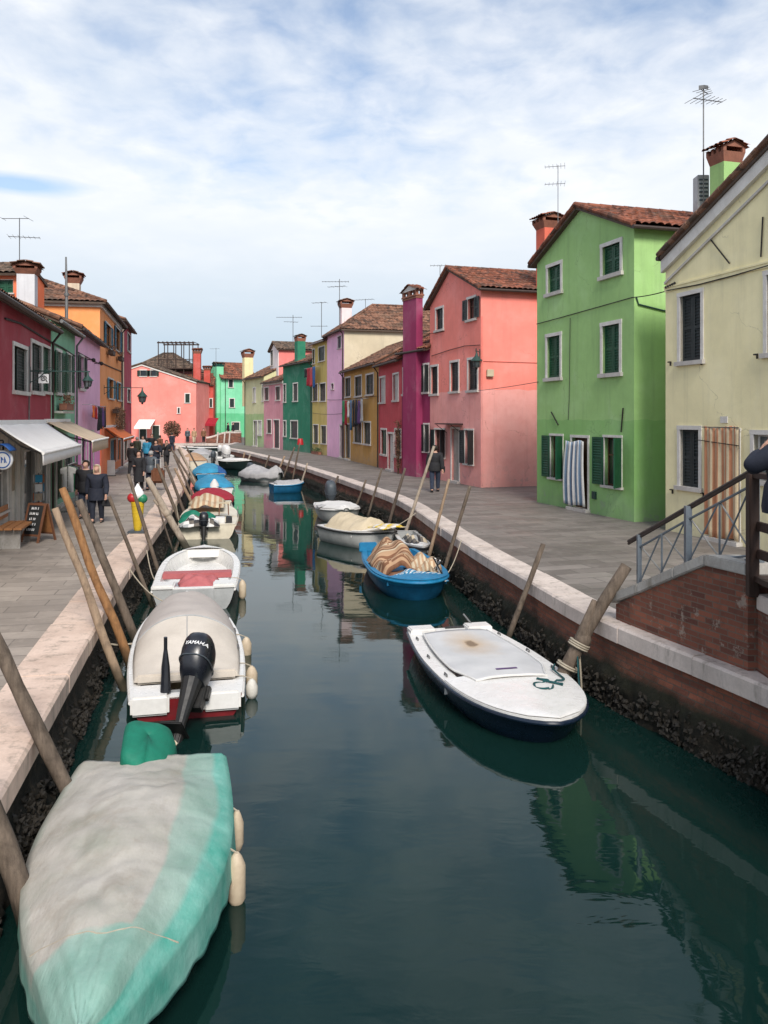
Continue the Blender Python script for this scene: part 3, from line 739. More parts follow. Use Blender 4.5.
m = MB()
for px, py in ((674, 490.5), (705, 494), (672, 362.5), (703, 361.5), (759, 355)):
    u, Y = y.ray(px); c = y.P(u, -.05, gz(py, Y)); m.obox(c, y.u * .12, y.n * .03, (0, 0, .03)); m.obox(c, y.u * .03, y.n * .03, (0, 0, -.08))
m.build('shutter_hook', M['iron_black'], y.root)
u, Y = y.ray(725); m = MB(); m.obox(y.P(u - .1, -.02, gz(423, Y)), y.u * .24, y.n * .02, (0, 0, .15)); m.build('house_plaque', M['white_frame'], y.root)

g = House('tall light green gabled house with dark green shutters and striped door curtain', (6.73, 22.6), (5.1, 28), (1, .3), 8, 0, 7.92, 'gable', 1.15, W('plaster_green', srgb(152, 198, 112, .90), low=srgb(134, 190, 98, .90), zs=2.75, dirt=.45), 'tile_red', over=.2)
for a in ((546.5, 562.6, 262.4, 295.6), (600.7, 622.7, 240.8, 278), (545.8, 562, 332.8, 381), (600.7, 622, 321, 377)): g.win('closed', *a, fw=.11)
g.win('half', 550, 563.5, 433.6, 480, fw=.07, leafw=.5); g.win('half', 603.5, 622.5, 435, 488.5, fw=.07, leafw=.56); g.win('door', 571, 589.5, 435, 511, sh='door_wood', fw=.08)
g.walls(); g.gutter(); g.cable([(537.5, 324), (560, 318), (585, 311), (610, 304), (633, 297.5)], .014); g.cable([(571, 318), (570.5, 360), (570, 400), (569, 420)], .010)
m = MB(); m.tube([g.P(-.03, .05, 6.05), g.P(-.03, .12, 5.86), g.P(-.03, .9, 5.72), g.P(-.03, 4, 5.66)], .022, 6); m.build('cable', M['iron_green'], g.root)
m = MB(); m.tube([g.P(-.04, 1.6, 0), g.P(-.04, 1.6, 2.2), g.P(-.04, 1.9, 2.3)], .05, 8); m.tube([g.P(-.04, 1.35, 0), g.P(-.04, 1.35, 2.0)], .03, 8); m.build('service_pipe', M['iron_green'], g.root, smooth=True)
for x0, y0, x1, y1 in ((624, 408, 622, 432), (552, 412, 559, 425)):
    a, Y0 = g.ray(x0); b, Y1 = g.ray(x1); m = MB(); m.tube([g.P(a, -.03, gz(y0, Y0)), g.P(b, -.03, gz(y1, Y1))], .02, 6); m.build('tie_bar', M['iron_black'], g.root)
u, Y = g.ray(595); m = MB(); m.obox(g.P(u - .09, -.05, gz(499, Y)), g.u * .2, g.n * .05, (0, 0, .22)); m.build('meter_box', M['iron_green'], g.root)
chimney(g, (9.72, 23.9, 0), .60, .60, 0, 10.62, M['plaster_green'], capm='terracotta', tl='tile_red', capz=.62, flare=.07)

p = House('salmon pink gabled corner house with slate shutters and paler lower wall', (3.9, 33.8), (2.15, 39.2), (1, .324), 8, 0, 7.98, 'gable', 1.3, W('plaster_pink', srgb(244, 126, 110, .97), low=srgb(238, 156, 147, .95), zs=3.95, dirt=.35, fade=.3), 'tile_red', over=.22, ua=3.26)
p.win('closed', 435.5, 444, 306.5, 331.8, sh='shutter_slate'); p.win('open', 467, 476.5, 296, 321.5, sh='shutter_slate', leafw=.42)
p.win('closed', 430.2, 438.6, 364.6, 396, sh='shutter_slate'); p.win('closed', 450, 459.5, 360, 393.5, sh='shutter_slate'); p.win('closed', 467.5, 478.5, 357, 392.5, sh='shutter_slate')
p.win('half', 434.5, 445.4, 428, 458.5, sh='shutter_slate', fw=.07, leafw=.4); p.win('door', 451, 460, 427, 481, sh='door_grey', fw=.08); p.win('half', 464.5, 474, 428.5, 465.5, sh='shutter_slate', fw=.07, leafw=.45)
p.walls(); p.gutter()
u0, _ = p.ray(462); u1, _ = p.ray(447); m = MB(); m.obox(p.P(u0 - .1, -.55, 2.52), p.u * (u1 - u0 + .2), p.n * .55, (0, 0, .05)); m.tube([p.P(u0, -.5, 2.5), p.P(u0, -.02, 2.15)], .015, 6); m.tube([p.P(u1, -.5, 2.5), p.P(u1, -.02, 2.15)], .015, 6); m.build('door_canopy', M['iron_black'], p.root)
p.cable([(480.5, 345), (465, 346), (450, 350), (432, 356)], .014); p.cable([(424.5, 334), (436, 333), (445, 331)], .012)
m = MB(); m.tube([p.P(-.04, .05, 6.9), p.P(-.04, .05, .1)], .022, 6); m.build('downpipe', M['plaster_pink'], p.root); m = MB(); m.tube([p.P(-.03, .1, 5.1), p.P(-.03, 7, 5.05)], .014, 5); m.build('cable', M['plaster_pink'], p.root)
chimney(p, (6.75, 34.55, 0), .72, .72, 7.4, 11.15, W('plaster_chimney_orange', srgb(214, 92, 62)), capm='terracotta', tl='tile_red', capz=.6)

g2 = House('narrow magenta house with a tall magenta chimney running up its front', (2.15, 39.2), (.9, 42), (1, .44), 6, 0, 6.05, 'eave', 1.5, W('plaster_magenta', srgb(150, 28, 86, .9), dirt=.4), 'tile_red')
g2.win('closed', 403.2, 408.2, 367, 396, sh='shutter_slate', det=False); g2.win('half', 423.5, 429, 363, 394, sh='shutter_slate', leafw=.35); g2.win('half', 424, 429.5, 423, 453, sh='shutter_slate', leafw=.35, fw=.07)
g2.walls(); g2.gutter()
ua, _ = g2.ray(422.5); ub, _ = g2.ray(409); chimney(g2, g2.P((ua + ub) / 2, -.16, 0), ub - ua, .34, 0, 9.35, M['plaster_magenta'], cap='house', capz=.85, tl='tile_red')

r = House('low red house with two front doors between the magenta and ochre houses', (.9, 42), (-.3, 47.5), (1, .22), 6, 0, 5.75, 'eave', 1.5, W('plaster_red', srgb(204, 62, 72, .9), dirt=.5), 'tile_red')
for a in ((379.5, 385.5, 376, 404), (393, 399, 372.5, 402)): r.win('closed', *a, sh='door_pale')
r.win('one', 381, 387, 428, 456); r.win('door', 388, 394, 432, 471, sh='door_pale'); r.win('one', 394.8, 401.4, 428, 458, sh='shutter_dark')
r.walls(); r.gutter(pipes=(r.W - .1,))

o = House('long ochre house with washing hung under its green shuttered windows', (-.3, 47.5), (-2.73, 57.4), (1, .25), 6, 0, 5.95, 'eave', 1.6, W('plaster_ochre', srgb(204, 150, 48, .85), dirt=.55), 'tile_old')
for a in ((345.3, 351, 376.5, 398), (355, 362, 375, 397.5), (366, 374, 373, 396)): o.win('closed', *a, sh='shutter_dark')
o.win('closed', 354, 362, 421, 444, sh='shutter_dark'); o.win('closed', 363.8, 371, 421, 445.5, sh='shutter_dark'); o.win('door', 345.5, 350.5, 423, 458, sh='shutter_slate')
o.walls(); o.gutter(pipes=(o.W - .1,))

l = House('tall narrow lilac pink house with bare beige side wall', (-2.73, 57.4), (-4.25, 62.7), (1, .287), 9, 0, 8.95, 'hip', 1.9, W('plaster_lilac', srgb(246, 170, 204, 1.05), dirt=.3), 'tile_old')
l.side = W('plaster_beige_side', srgb(205, 190, 158, .9), dirt=.4)
l.win('closed', 337.8, 341.4, 335.6, 349, sh='shutter_slate', fw=.05, det=False); l.win('door', 340, 344.3, 424, 459, sh='door_pale', fw=.1); l.win('pane', 331.4, 334, 383, 390, fw=.05, det=False, minw=.4)
l.walls(); l.gutter(pipes=(.1,))
m = MB(); m.quad(l.P(-.005, 0, 5.5), l.P(-.005, l.D, 5.5), l.P(-.005, l.D, l.ze - .02), l.P(-.005, 0, l.ze - .02)); m.quad(l.P(-.005, 0, 5.5), l.P(-.005, 0, l.ze - .02), l.P(.0, 0, l.ze - .02), l.P(0, 0, 5.5)); m.build('side_wall', l.side, l.root)
chimney(l, l.P(l.W - .9, 1.2, 0), .75, .75, 8.8, 11.6, W('plaster_chimney_pink', srgb(232, 205, 205)), capm='terracotta', tl='tile_old', capz=.7)

b = House('narrow mustard yellow house of three floors with dark shutters', (-4.25, 62.7), (-5.7, 66.8), (1, .354), 7, 0, 8.6, 'eave', 1.3, W('plaster_mustard', srgb(208, 182, 84, .85), dirt=.6), 'tile_old', per=.32)
for a in ((309.5, 315, 349, 365), (318.5, 325, 346, 362), (312, 318, 383.5, 402), (319.6, 326, 382.5, 402), (313.3, 318.5, 424, 444), (321, 326.6, 425, 444.5)): b.win('closed', *a, sh='shutter_dark', det=False, fw=.08)
b.walls(); b.gutter('zinc')

d = House('deep emerald green house with white framed windows and green chimney', (-5.7, 66.8), (-8.9, 74), (1, .444), 6, 0, 7.35, 'eave', 1.2, W('plaster_emerald', srgb(0, 126, 92, .85), dirt=.45), 'tile_old', per=.32)
for a in ((281.7, 286.2, 383.5, 403), (293, 298, 382.5, 402), (282.6, 286.4, 420, 437), (290.5, 298, 420, 439)): d.win('closed', *a, sh='shutter_slate', det=False, minw=.9)
d.walls(); d.gutter(pipes=(.1,))
ua, _ = d.ray(295.5); chimney(d, d.P(ua, .4, 0), .8, .7, 6.9, 9.85, M['plaster_emerald'], capm='plaster_emerald' if 0 else 'terracotta', tl='tile_dark', capz=.6, flare=.04)

k = House('pale rose house with grey cornice beside the emerald green house', (-8.9, 74), (-11.4, 79.7), (1, .44), 6, 0, 6.1, 'eave', 1.3, W('plaster_rose', srgb(214, 138, 150, .88), dirt=.5), 'tile_old', per=.32, cornice='sill_stone')
for a in ((264.6, 269, 386.6, 401), (275.5, 280.4, 385.6, 401), (267, 271.6, 419, 434)): k.win('closed', *a, sh='shutter_dark', det=False)
k.win('door', 273.4, 279.6, 419, 448, sh='shutter_slate', det=False); k.walls(); k.gutter()

a = House('salmon attic block with white front rising behind the rose house', (-10.0, 79.4), (-11.15, 82.4), (1, .38), 5, 0, 9.3, 'gable', .7, W('plaster_white', srgb(226, 216, 214, .9), dirt=.4), 'tile_dark', per=.34)
a.win('closed', 267.8, 273, 351, 366, sh='shutter_dark', det=False, frame=False); a.walls()
m = MB(); m.quad(a.P(-.02, .05, 5), a.P(-.02, 5, 5), a.P(-.02, 5, 9.28), a.P(-.02, .05, 9.28)); m.build('side_wall', W('plaster_salmon_side', srgb(236, 120, 112, .9), dirt=.3), a.root)

e = House('cream and pale green house with a tall yellow chimney near the far bend', (-11.4, 79.7), (-14.2, 86), (1, .44), 6, 0, 6.75, 'eave', 1.5, W('plaster_cream', srgb(206, 204, 150, .88), low=srgb(160, 190, 120, .85), zs=3.2, dirt=.5), 'tile_old', per=.34)
for q in ((253, 256, 387, 403), (262, 264, 384, 402)): e.win('closed', *q, sh='door_pale', det=False, minw=.7)
e.win('door', 253.5, 257.5, 420, 446, sh='door_grey', det=False); e.win('closed', 258, 262, 420, 436, sh='door_pale', det=False); e.walls(); e.gutter(pipes=(e.W - .1,))
chimney(e, (-14.05, 86.6, 0), .95, .9, 4, 9.9, W('plaster_chimney_yellow', srgb(226, 208, 150)), capm='terracotta', tl='tile_old', capz=.9)

t = House('mint green corner house with red tiled roof at the far end', (-20.6, 106), (-16.6, 108.8), (-.57, .82), 4.2, -.1, 7.9, 'eave', 1.9, W('plaster_mint', srgb(116, 218, 164, .86), low=srgb(78, 196, 132, .84), zs=3.4, dirt=.4), 'tile_red', per=.34)
for q in ((228, 233.5, 379, 388), (229, 234.8, 398, 408)): t.win('closed', *q, sh='shutter_slate', det=False, minw=.75)
t.win('closed', 231.5, 240, 421.6, 431, sh='shutter_slate', det=False); t.walls(); t.gutter(pipes=(.6,))
chimney(t, (-21.0, 106.6, 0), .95, .95, -.1, 9.9, M['plaster_mint'], capm='plaster_mint' if 0 else 'shutter_teal', tl='tile_dark', capz=.6)

f = House('brick red house with two red chimneys squeezed behind the salmon house', (-26, 104), (-21.2, 104.4), (0, 1), 6, -.1, 6.9, 'eave', 1.4, W('plaster_brickred', srgb(196, 66, 48, .9), dirt=.5), 'tile_red', per=.34)
for q in ((196.5, 204, 399, 409), (209.5, 213.5, 398, 408)): f.win('closed', *q, sh='shutter_dark', det=False)
f.win('door', 200, 206, 425, 441, sh='shutter_dark', det=False); f.walls()
chimney(f, (-23.0, 103.5, 0), .85, .85, -.1, 11.4, M['plaster_brickred'], capm='plaster_brickred' if 0 else 'terracotta', tl='tile_red', capz=.7)
chimney(f, (-22.0, 104.6, 0), .75, .75, 6, 9.3, M['plaster_brickred'], capm='terracotta', tl='tile_red', capz=.6)

s = House('wide salmon pink gabled house closing the far end of the canal', (-34.2, 97), (-21.7, 97), (0, 1), 9, -.1, 6.95, 'gable', 2.05, W('plaster_salmon', srgb(250, 126, 112, .97), dirt=.25, fade=.3), 'tile_dark', per=.34, over=.12)
s.win('open', 139.5, 147, 369.5, 377, sh='shutter_dark', det=False); s.win('open', 150, 157, 369.5, 377, sh='shutter_dark', det=False); s.win('closed', 184.5, 190.5, 393, 403.5, sh='shutter_dark', det=False)
s.win('pane', 177, 180.5, 407, 414, sh='shutter_dark', det=False, minw=.4); s.win('door', 152, 160, 425, 441, sh='shutter_dark', det=False); s.win('door', 139, 147, 425, 441, sh='shutter_dark', det=False)
s.walls()
m = MB()
for u0, u1 in ((-.05, s.ua), (s.W + .05, s.ua)):
    kk = s.rise / s.ua; q = lambda u, dz: s.P(u, -.12, s.ze + kk * min(u, s.W - u) + dz)
    m.prism([q(u0, -.16), q(u1, -.16), q(u1, .06), q(u0, .06)], s.n * .1)
m.build('verge_board', M['white_frame'], s.root)

h = House('dark roofed house with a wooden roof terrace behind the salmon house', (-32.5, 107), (-24.2, 107), (0, 1), 7, -.1, 8.9, 'hip', 2.3, W('plaster_dusk', srgb(150, 84, 90, .8), dirt=.5), 'tile_dark', per=.4)
h.walls()
m = MB(); zt = gz(343.5, 107.5); zd = gz(366, 107.5); zr = gz(360, 107.5); xs = [gx(px, 106.4) for px in (158.5, 168, 176, 184, 193)]
for X in xs:
    for Y in (106.3, 109.3): m.box((X, Y, (8.2 + zt) / 2), (.10, .10, zt - 8.2))
m.box(((xs[0] + xs[-1]) / 2, 107.8, zd - .4), (xs[-1] - xs[0] + .3, 3.3, .14))
for Y in (106.3, 109.3):
    m.box(((xs[0] + xs[-1]) / 2, Y, zt), (xs[-1] - xs[0] + .3, .12, .16)); m.box(((xs[0] + xs[-1]) / 2, Y, zr), (xs[-1] - xs[0], .07, .1))
for i in range(10): m.box((lerp(xs[0], xs[-1], i / 21), 106.3, (zd + zr) / 2 - .2), (.05, .04, zr - zd + .4))
for i in range(9): m.box((lerp(xs[0], xs[-1], i / 8), 107.8, zt + .12), (.07, 3.3, .07))
m.build('roof_terrace', M['timber_dark'], h.root)

# ------------------------------------------------------------------ the houses on the left bank
LL = lambda Y: (-4.75 - .22 * Y, Y)
c = House('crimson house over the white shop front, nearest on the left', LL(11), LL(26.9), (-1, .2), 6, LZ, 5.6, 'eave', 1.2, W('plaster_crimson', srgb(152, 38, 54, 1.05), low=srgb(204, 200, 188, .85), zs=2.6, zb=LZ, dirt=.35), 'tile_old')
c.win('one', 12.4, 27.3, 344, 395, sh='shutter_dark', pane='glass_lit'); c.win('one', 30.5, 42, 341, 395, sh='shutter_dark'); c.win('closed', 41.8, 51.3, 345.5, 394.5, sh='shutter_green', fw=.08)
for X0, X1 in ((-60, -46), (-34, -14)): c.win('closed', X0, X1, 345, 395, sh='shutter_dark')
c.win('door', 22.7, 35, 449, 531, sh='glass_dark', fw=.06, det=False, name='shop_door'); c.win('pane', 39.8, 46, 447, 507, fw=.06, name='shop_window'); c.win('pane', -9, 7.5, 450, 515, pane='glass_lit', fw=.06, name='shop_window')
c.walls(); c.gutter(pipes=(c.W - .08,))
m = MB(); m.obox(c.P(0, -.05, 2.58), c.u * c.W, c.n * .06, (0, 0, .14)); m.build('shop_cornice', M['sill_stone'], c.root)
m = MB()
for px in (9, 15.5, 21, 36.5, 48, 55.3):
    u, Y = c.ray(px); m = MB(); m.obox(c.P(u - .11, -.045, LZ), c.u * .22, c.n * .05, (0, 0, 2.6)); m.build('shop_pilaster', M['shop_panel'], c.root)
pass
u, Y = c.ray(12.2); m = MB(); m.obox(c.P(u - .18, -.03, .95), c.u * .36, c.n * .03, (0, 0, .75)); m.build('shop_poster', M['poster'], c.root)
c.cable([(4, 318.5), (20, 323.5), (40, 336), (52, 343)], .03)
u, Y = c.ray(27.5); m = MB(); m.tube([c.P(u, -.05, 4.8), c.P(u - .05, -.05, 2.7)], .022, 6); m.build('conduit', M['zinc'], c.root)

te = House('sage green house with open green shutters beside the crimson house', LL(26.9), LL(32.1), (-1, .2), 6, LZ, 5.95, 'eave', 1.2, W('plaster_sage', srgb(122, 184, 146, .98), zb=LZ, dirt=.5), 'tile_old')
te.win('open', 55.5, 61.5, 349, 395.7, leafw=.42); te.win('open', 66, 71.5, 352, 395.5, leafw=.42); te.win('closed', 64, 72, 445, 478, sh='shutter_dark'); te.win('door', 56, 62, 440, 499, sh='shutter_dark')
te.walls(); te.gutter('zinc', pipes=(te.W - .05,)); te.cable([(52, 343), (62, 348), (74, 356)], .03)
u, Y = te.ray(62); m = MB(); m.obox(te.P(.6, -.28, 2.96), te.u * 2.4, te.n * .28, (0, 0, .07)); m.build('window_ledge', M['sill_stone'], te.root)
chimney(te, (-13.25, 31.2, 0), .62, .62, 6.3, 8.55, W('plaster_chimney_grey', srgb(196, 196, 200)), capm='terracotta', tl='tile_old', capz=.45)

pk = House('lilac pink house with black shutters and washing on the left bank', LL(32.1), LL(40.2), (-1, .2), 6, LZ, 6.25, 'eave', 1.2, W('plaster_orchid', srgb(242, 176, 208, 1.0), low=srgb(238, 140, 202, 1.0), zs=2.1, zb=LZ, dirt=.35), 'tile_old')
pk.win('open', 79, 84, 354, 391, sh='shutter_dark', leafw=.55); pk.win('closed', 81, 86, 385 + 50, 463, sh='shutter_dark'); pk.win('door', 88.5, 93.5, 430, 478, sh='shutter_dark')
pk.walls(); pk.gutter(); pk.cable([(77, 352), (88, 358), (99, 364)], .02)
m = MB()
for px, py in ((86, 360), (94.5, 363.5)):
    u, Y = pk.ray(px); z = gz(py, Y); m.tube([pk.P(u, 0, z), pk.P(u, -.3, z + .05)], .02, 6); m.ball(pk.P(u, -.3, z), .09, 8)
m.build('wall_lamp', M['iron_black'], pk.root)

og = House('tall orange house with sky blue shutters and white cornice', LL(40.2), LL(51), (-1, .2), 9, LZ, 8.35, 'hip', 1.9, W('plaster_orange', srgb(246, 146, 64, 1.0), low=srgb(246, 124, 52, 1.0), zs=2.4, zb=LZ, dirt=.3), 'tile_old', cornice='white_frame', over=.3)
for q in ((105, 111, 323.5, 349), (115, 120, 327.5, 352.5), (108, 113.5, 378, 400), (117, 121, 382, 401.5)): og.win('open', *q, sh='shutter_blue', leafw=.62, fw=.08)
og.win('door', 110, 116, 438, 463, sh='shutter_blue'); og.win('door', 117.5, 121, 438, 460, sh='shutter_slate'); og.walls(); og.gutter(pipes=(og.W - .06,)); og.cable([(99, 362), (110, 367), (121, 371.5)], .03)
m = MB(); u, Y = og.ray(104.5); m.obox(og.P(.05, -.06, LZ), og.u * 1.3, og.n * .06, (0, 0, 3.6)); m.build('pilaster', W('plaster_tangerine', srgb(246, 120, 62), zb=LZ), og.root)
chimney(og, (-16.1, 43.6, 0), .62, .62, 8.2, 10.35, W('plaster_chimney_sand', srgb(206, 186, 160)), capm='terracotta', tl='tile_red', capz=.6)
c2 = House('second crimson house with pale stone foot beside the orange house', LL(51), LL(58.9), (-1, .2), 8, LZ, 8.75, 'eave', 1.4, W('plaster_wine', srgb(172, 46, 70, 1.0), low=srgb(212, 176, 162, .85), zs=1.7, zb=LZ, dirt=.35), 'tile_old', per=.3)
for q in ((127.2, 130.2, 333, 353), (127.2, 130.2, 388, 403)): c2.win('closed', *q, sh='shutter_slate', det=False)
c2.win('door', 124, 127.5, 434, 461, sh='shutter_dark', det=False); c2.walls(); c2.gutter()
m = MB(); m.obox(c2.P(.15, -.05, 2), c2.u * 1.4, c2.n * .05, (0, 0, 6.4)); m.build('pilaster', W('plaster_sand', srgb(226, 200, 160), zb=LZ), c2.root)
ob = House('orange house with a green window peeping over the crimson roof', (-20.5, 33), (-14.4, 33), (0, 1), 2.6, LZ, 8.45, 'eave', .5, W('plaster_apricot', srgb(236, 110, 48, .88), zb=LZ, dirt=.3), 'tile_dark')
ob.win('closed', -1, 12, 280, 293, sh='shutter_green', frame=False); ob.walls()

HS = dict(yellow=y, green=g, pink=p, magenta=g2, red=r, ochre=o, lilac=l, mustard=b, emerald=d, rose=k, cream=e, mint=t, salmon=s, crimson=c, sage=te, orchid=pk, orange=og, wine=c2)
# ------------------------------------------------------------------ steps, railing and landing of the bridge, right foreground
XP = lambda Y: at_y(CR, Y) + .17
ZR = lambda Y: .24 + max(0, min(1, (11.55 - Y) / 1.75)) * .84        # top of the brick under the coping slab
root = thing('stair_parapet', (XP(10.4), 10.4, 0), 'sloping red brick stair parapet with white stone coping on the right quay', 'parapet')
Ys = [11.56, 11.2, 10.8, 10.4, 10.1, 9.8, 9.5, 9.2]
m = MB(); a = [V((XP(Y), Y, 0)) for Y in Ys]; th = .32
for p, q in zip(a, a[1:]):
    for dx in (0, th): m.quad((p.x + dx, p.y, -.02), (q.x + dx, q.y, -.02), (q.x + dx, q.y, ZR(q.y)), (p.x + dx, p.y, ZR(p.y)))
    m.quad((p.x, p.y, ZR(p.y)), (q.x, q.y, ZR(q.y)), (q.x + th, q.y, ZR(q.y)), (p.x + th, p.y, ZR(p.y)))
p = a[0]; m.quad((p.x, p.y, -.02), (p.x + th, p.y, -.02), (p.x + th, p.y, ZR(p.y)), (p.x, p.y, ZR(p.y)))
q = a[-1]; m.quad((q.x, q.y, -.02), (q.x + th, q.y, -.02), (q.x + th, q.y, ZR(q.y)), (q.x, q.y, ZR(q.y)))
m.build('brick_wall', M['brick_wall'], root)
m = MB()
segs = [(11.62, 11.0), (10.99, 10.3), (10.29, 9.8), (9.79, 9.17)]
for y0, y1 in segs:
    pts = [y0] + [yy for yy in (9.8,) if y1 < yy < y0] + [y1]
    for u0, u1 in zip(pts, pts[1:]):
        A = V((XP(u0) - .05, u0, ZR(u0))); B = V((XP(u1) - .05, u1, ZR(u1))); wv = V((th + .1, 0, 0)); hz = V((0, 0, .13))
        m.add([A, B, B + wv, A + wv, A + hz, B + hz, B + wv + hz, A + wv + hz], [(0, 1, 2, 3), (7, 6, 5, 4), (0, 4, 5, 1), (1, 5, 6, 2), (2, 6, 7, 3), (3, 7, 4, 0)])
m.build('coping', M['stone_grey'], root, bevel=.012)
# abutment facing the canal mouth, its stone ledge, steps and landing
m = MB(); x0 = XP(9.2); x1 = XP(9.2) + 3.2
m.obox((x0 + .10, 5.2, -1.6), (x1 - x0, 0, 0), (0, 3.99, 0), (0, 0, 2.32)); struct(m.build('bridge_abutment', M['brick_wall']))
m = MB(); m.obox((x0 + .06, 5.15, .72), (x1 - x0, 0, 0), (0, 3.98, 0), (0, 0, .17)); struct(m.build('abutment_ledge', M['stone_white'], bevel=.01))
m = MB(); n = 7
for i in range(n):
    yb = 11.55 - i * .27; z = (i + 1) * 1.08 / n; xl = XP(yb) + th + .01
    y1_ = yb - .268 if i < n - 1 else 9.25; xm = XP(y1_) + th + .01; m.prism([(xl, yb, 0), (xl + 1.8, yb, 0), (xm + 1.8, y1_, 0), (xm, y1_, 0)], (0, 0, z))
struct(m.build('bridge_steps', M['stone_grey'], bevel=.01))
dk_ = thing('timber_footbridge', (x0 + 1.4, 7.4, 1.0), 'dark brown timber footbridge landing at the far right edge', 'bridge')
m = MB()
for i in range(16): m.obox((x0 + .02 - (9.15 - (9.13 - i * .24)) * .06, 9.13 - (i + 1) * .24 + .01, 1.03), (2.9, 0, 0), (0, .225, 0), (0, 0, .06))
m.build('deck', M['timber_dark'], dk_)
for X in (x0 + .2, x0 + 1.4, x0 + 2.6):
    m = MB(); m.obox((X, 5.3, .893), (.16, 0, 0), (0, 3.8, 0), (0, 0, .13)); m.build('beam', M['timber_dark'], dk_)
pdir = V((.02, -1, 0)).normalized(); P0 = V((x0 + .02, 9.13, .86))
for i in range(3):
    m = MB(); m.obox(P0 + pdir * 1.55 * i - V((.055, .055, 0)), (.11, 0, 0), (0, .11, 0), (0, 0, 1.33)); m.build('post', M['timber_dark'], dk_, bevel=.008)
for z, hgt, wd in ((1.28, .10, .05), (1.58, .10, .05), (2.15, .06, .14)):
    m = MB(); m.obox(P0 + V((-wd / 2 + .045, .05, z - .86)), (wd, 0, 0), pdir * 3.5, (0, 0, hgt)); m.build('rail', M['timber_dark'], dk_, bevel=.006)
rl = thing('stair_railing', (XP(10.4) + .16, 10.4, .9), 'blue grey steel stair railing with crossed braces above the brick parapet', 'railing')
XM = lambda Y: XP(Y) + .15
TOP = lambda Y: lerp(1.22, 2.24, (11.3 - Y) / 2.0)
BOT = lambda Y: ZR(Y) + .13
for Y, wd in ((11.27, .055), (10.32, .075), (9.30, .085)):
    m = MB(); m.box((XM(Y), Y, (BOT(Y) + TOP(Y)) / 2), (wd, wd, TOP(Y) - BOT(Y))); m.box((XM(Y), Y, BOT(Y) + .012), (wd + .07, wd + .07, .02)); m.build('post', M['rail_steel'], rl)
m = MB(); m.tube([(XM(11.52), 11.52, TOP(11.52)), (XM(9.15), 9.15, TOP(9.15))], [.024, .024], 8); m.tube([(XM(11.52), 11.52, TOP(11.52) - .03), (XM(9.15), 9.15, TOP(9.15) - .03)], .02, 6); m.build('handrail', M['handrail_brown'], rl)
for ya, yb in ((11.27, 10.32), (10.32, 9.30)):
    hi = lambda Y: TOP(Y) - .17; lo_ = lambda Y: lerp(BOT(ya), BOT(yb), (ya - Y) / (ya - yb)) + .07
    m = MB(); m.tube([(XM(ya), ya, hi(ya)), (XM(yb), yb, hi(yb))], .016, 6); m.tube([(XM(ya), ya, lo_(ya)), (XM(yb), yb, lo_(yb))], .014, 6); m.build('bar', M['rail_steel'], rl)
    ym = (ya + yb) / 2; m = MB(); m.tube([(XM(ym), ym, lo_(ym)), (XM(ym), ym, hi(ym))], .013, 6); m.build('baluster', M['rail_steel'], rl)
    for c0, c1 in ((ya - .03, ym), (ym, yb + .03)):
        m = MB(); m.tube([(XM(c0) - .012, c0, lo_(c0)), (XM(c1) - .012, c1, hi(c1))], .011, 6); m.build('brace', M['rail_steel'], rl)
        m = MB(); m.tube([(XM(c0) + .012, c0, hi(c0)), (XM(c1) + .012, c1, lo_(c1))], .011, 6); m.build('brace', M['rail_pale'], rl)
r2 = thing('far_stair_railing', (XM(10.4) + 1.95, 10.4, .9), 'thin grey steel railing on the wall side of the bridge steps', 'railing')
m = MB(); m.tube([(XM(11.4) + 1.95, 11.4, 1.0), (XM(9.2) + 1.95, 9.2, 2.1)], .02, 6); m.build('handrail', M['rail_steel'], r2)
for Y in (11.3, 10.3, 9.3):
    m = MB(); m.box((XM(Y) + 1.95, Y, lerp(.5, 1.5, (11.4 - Y) / 2.2)), (.04, .04, 1.06)); m.build('post', M['rail_steel'], r2)

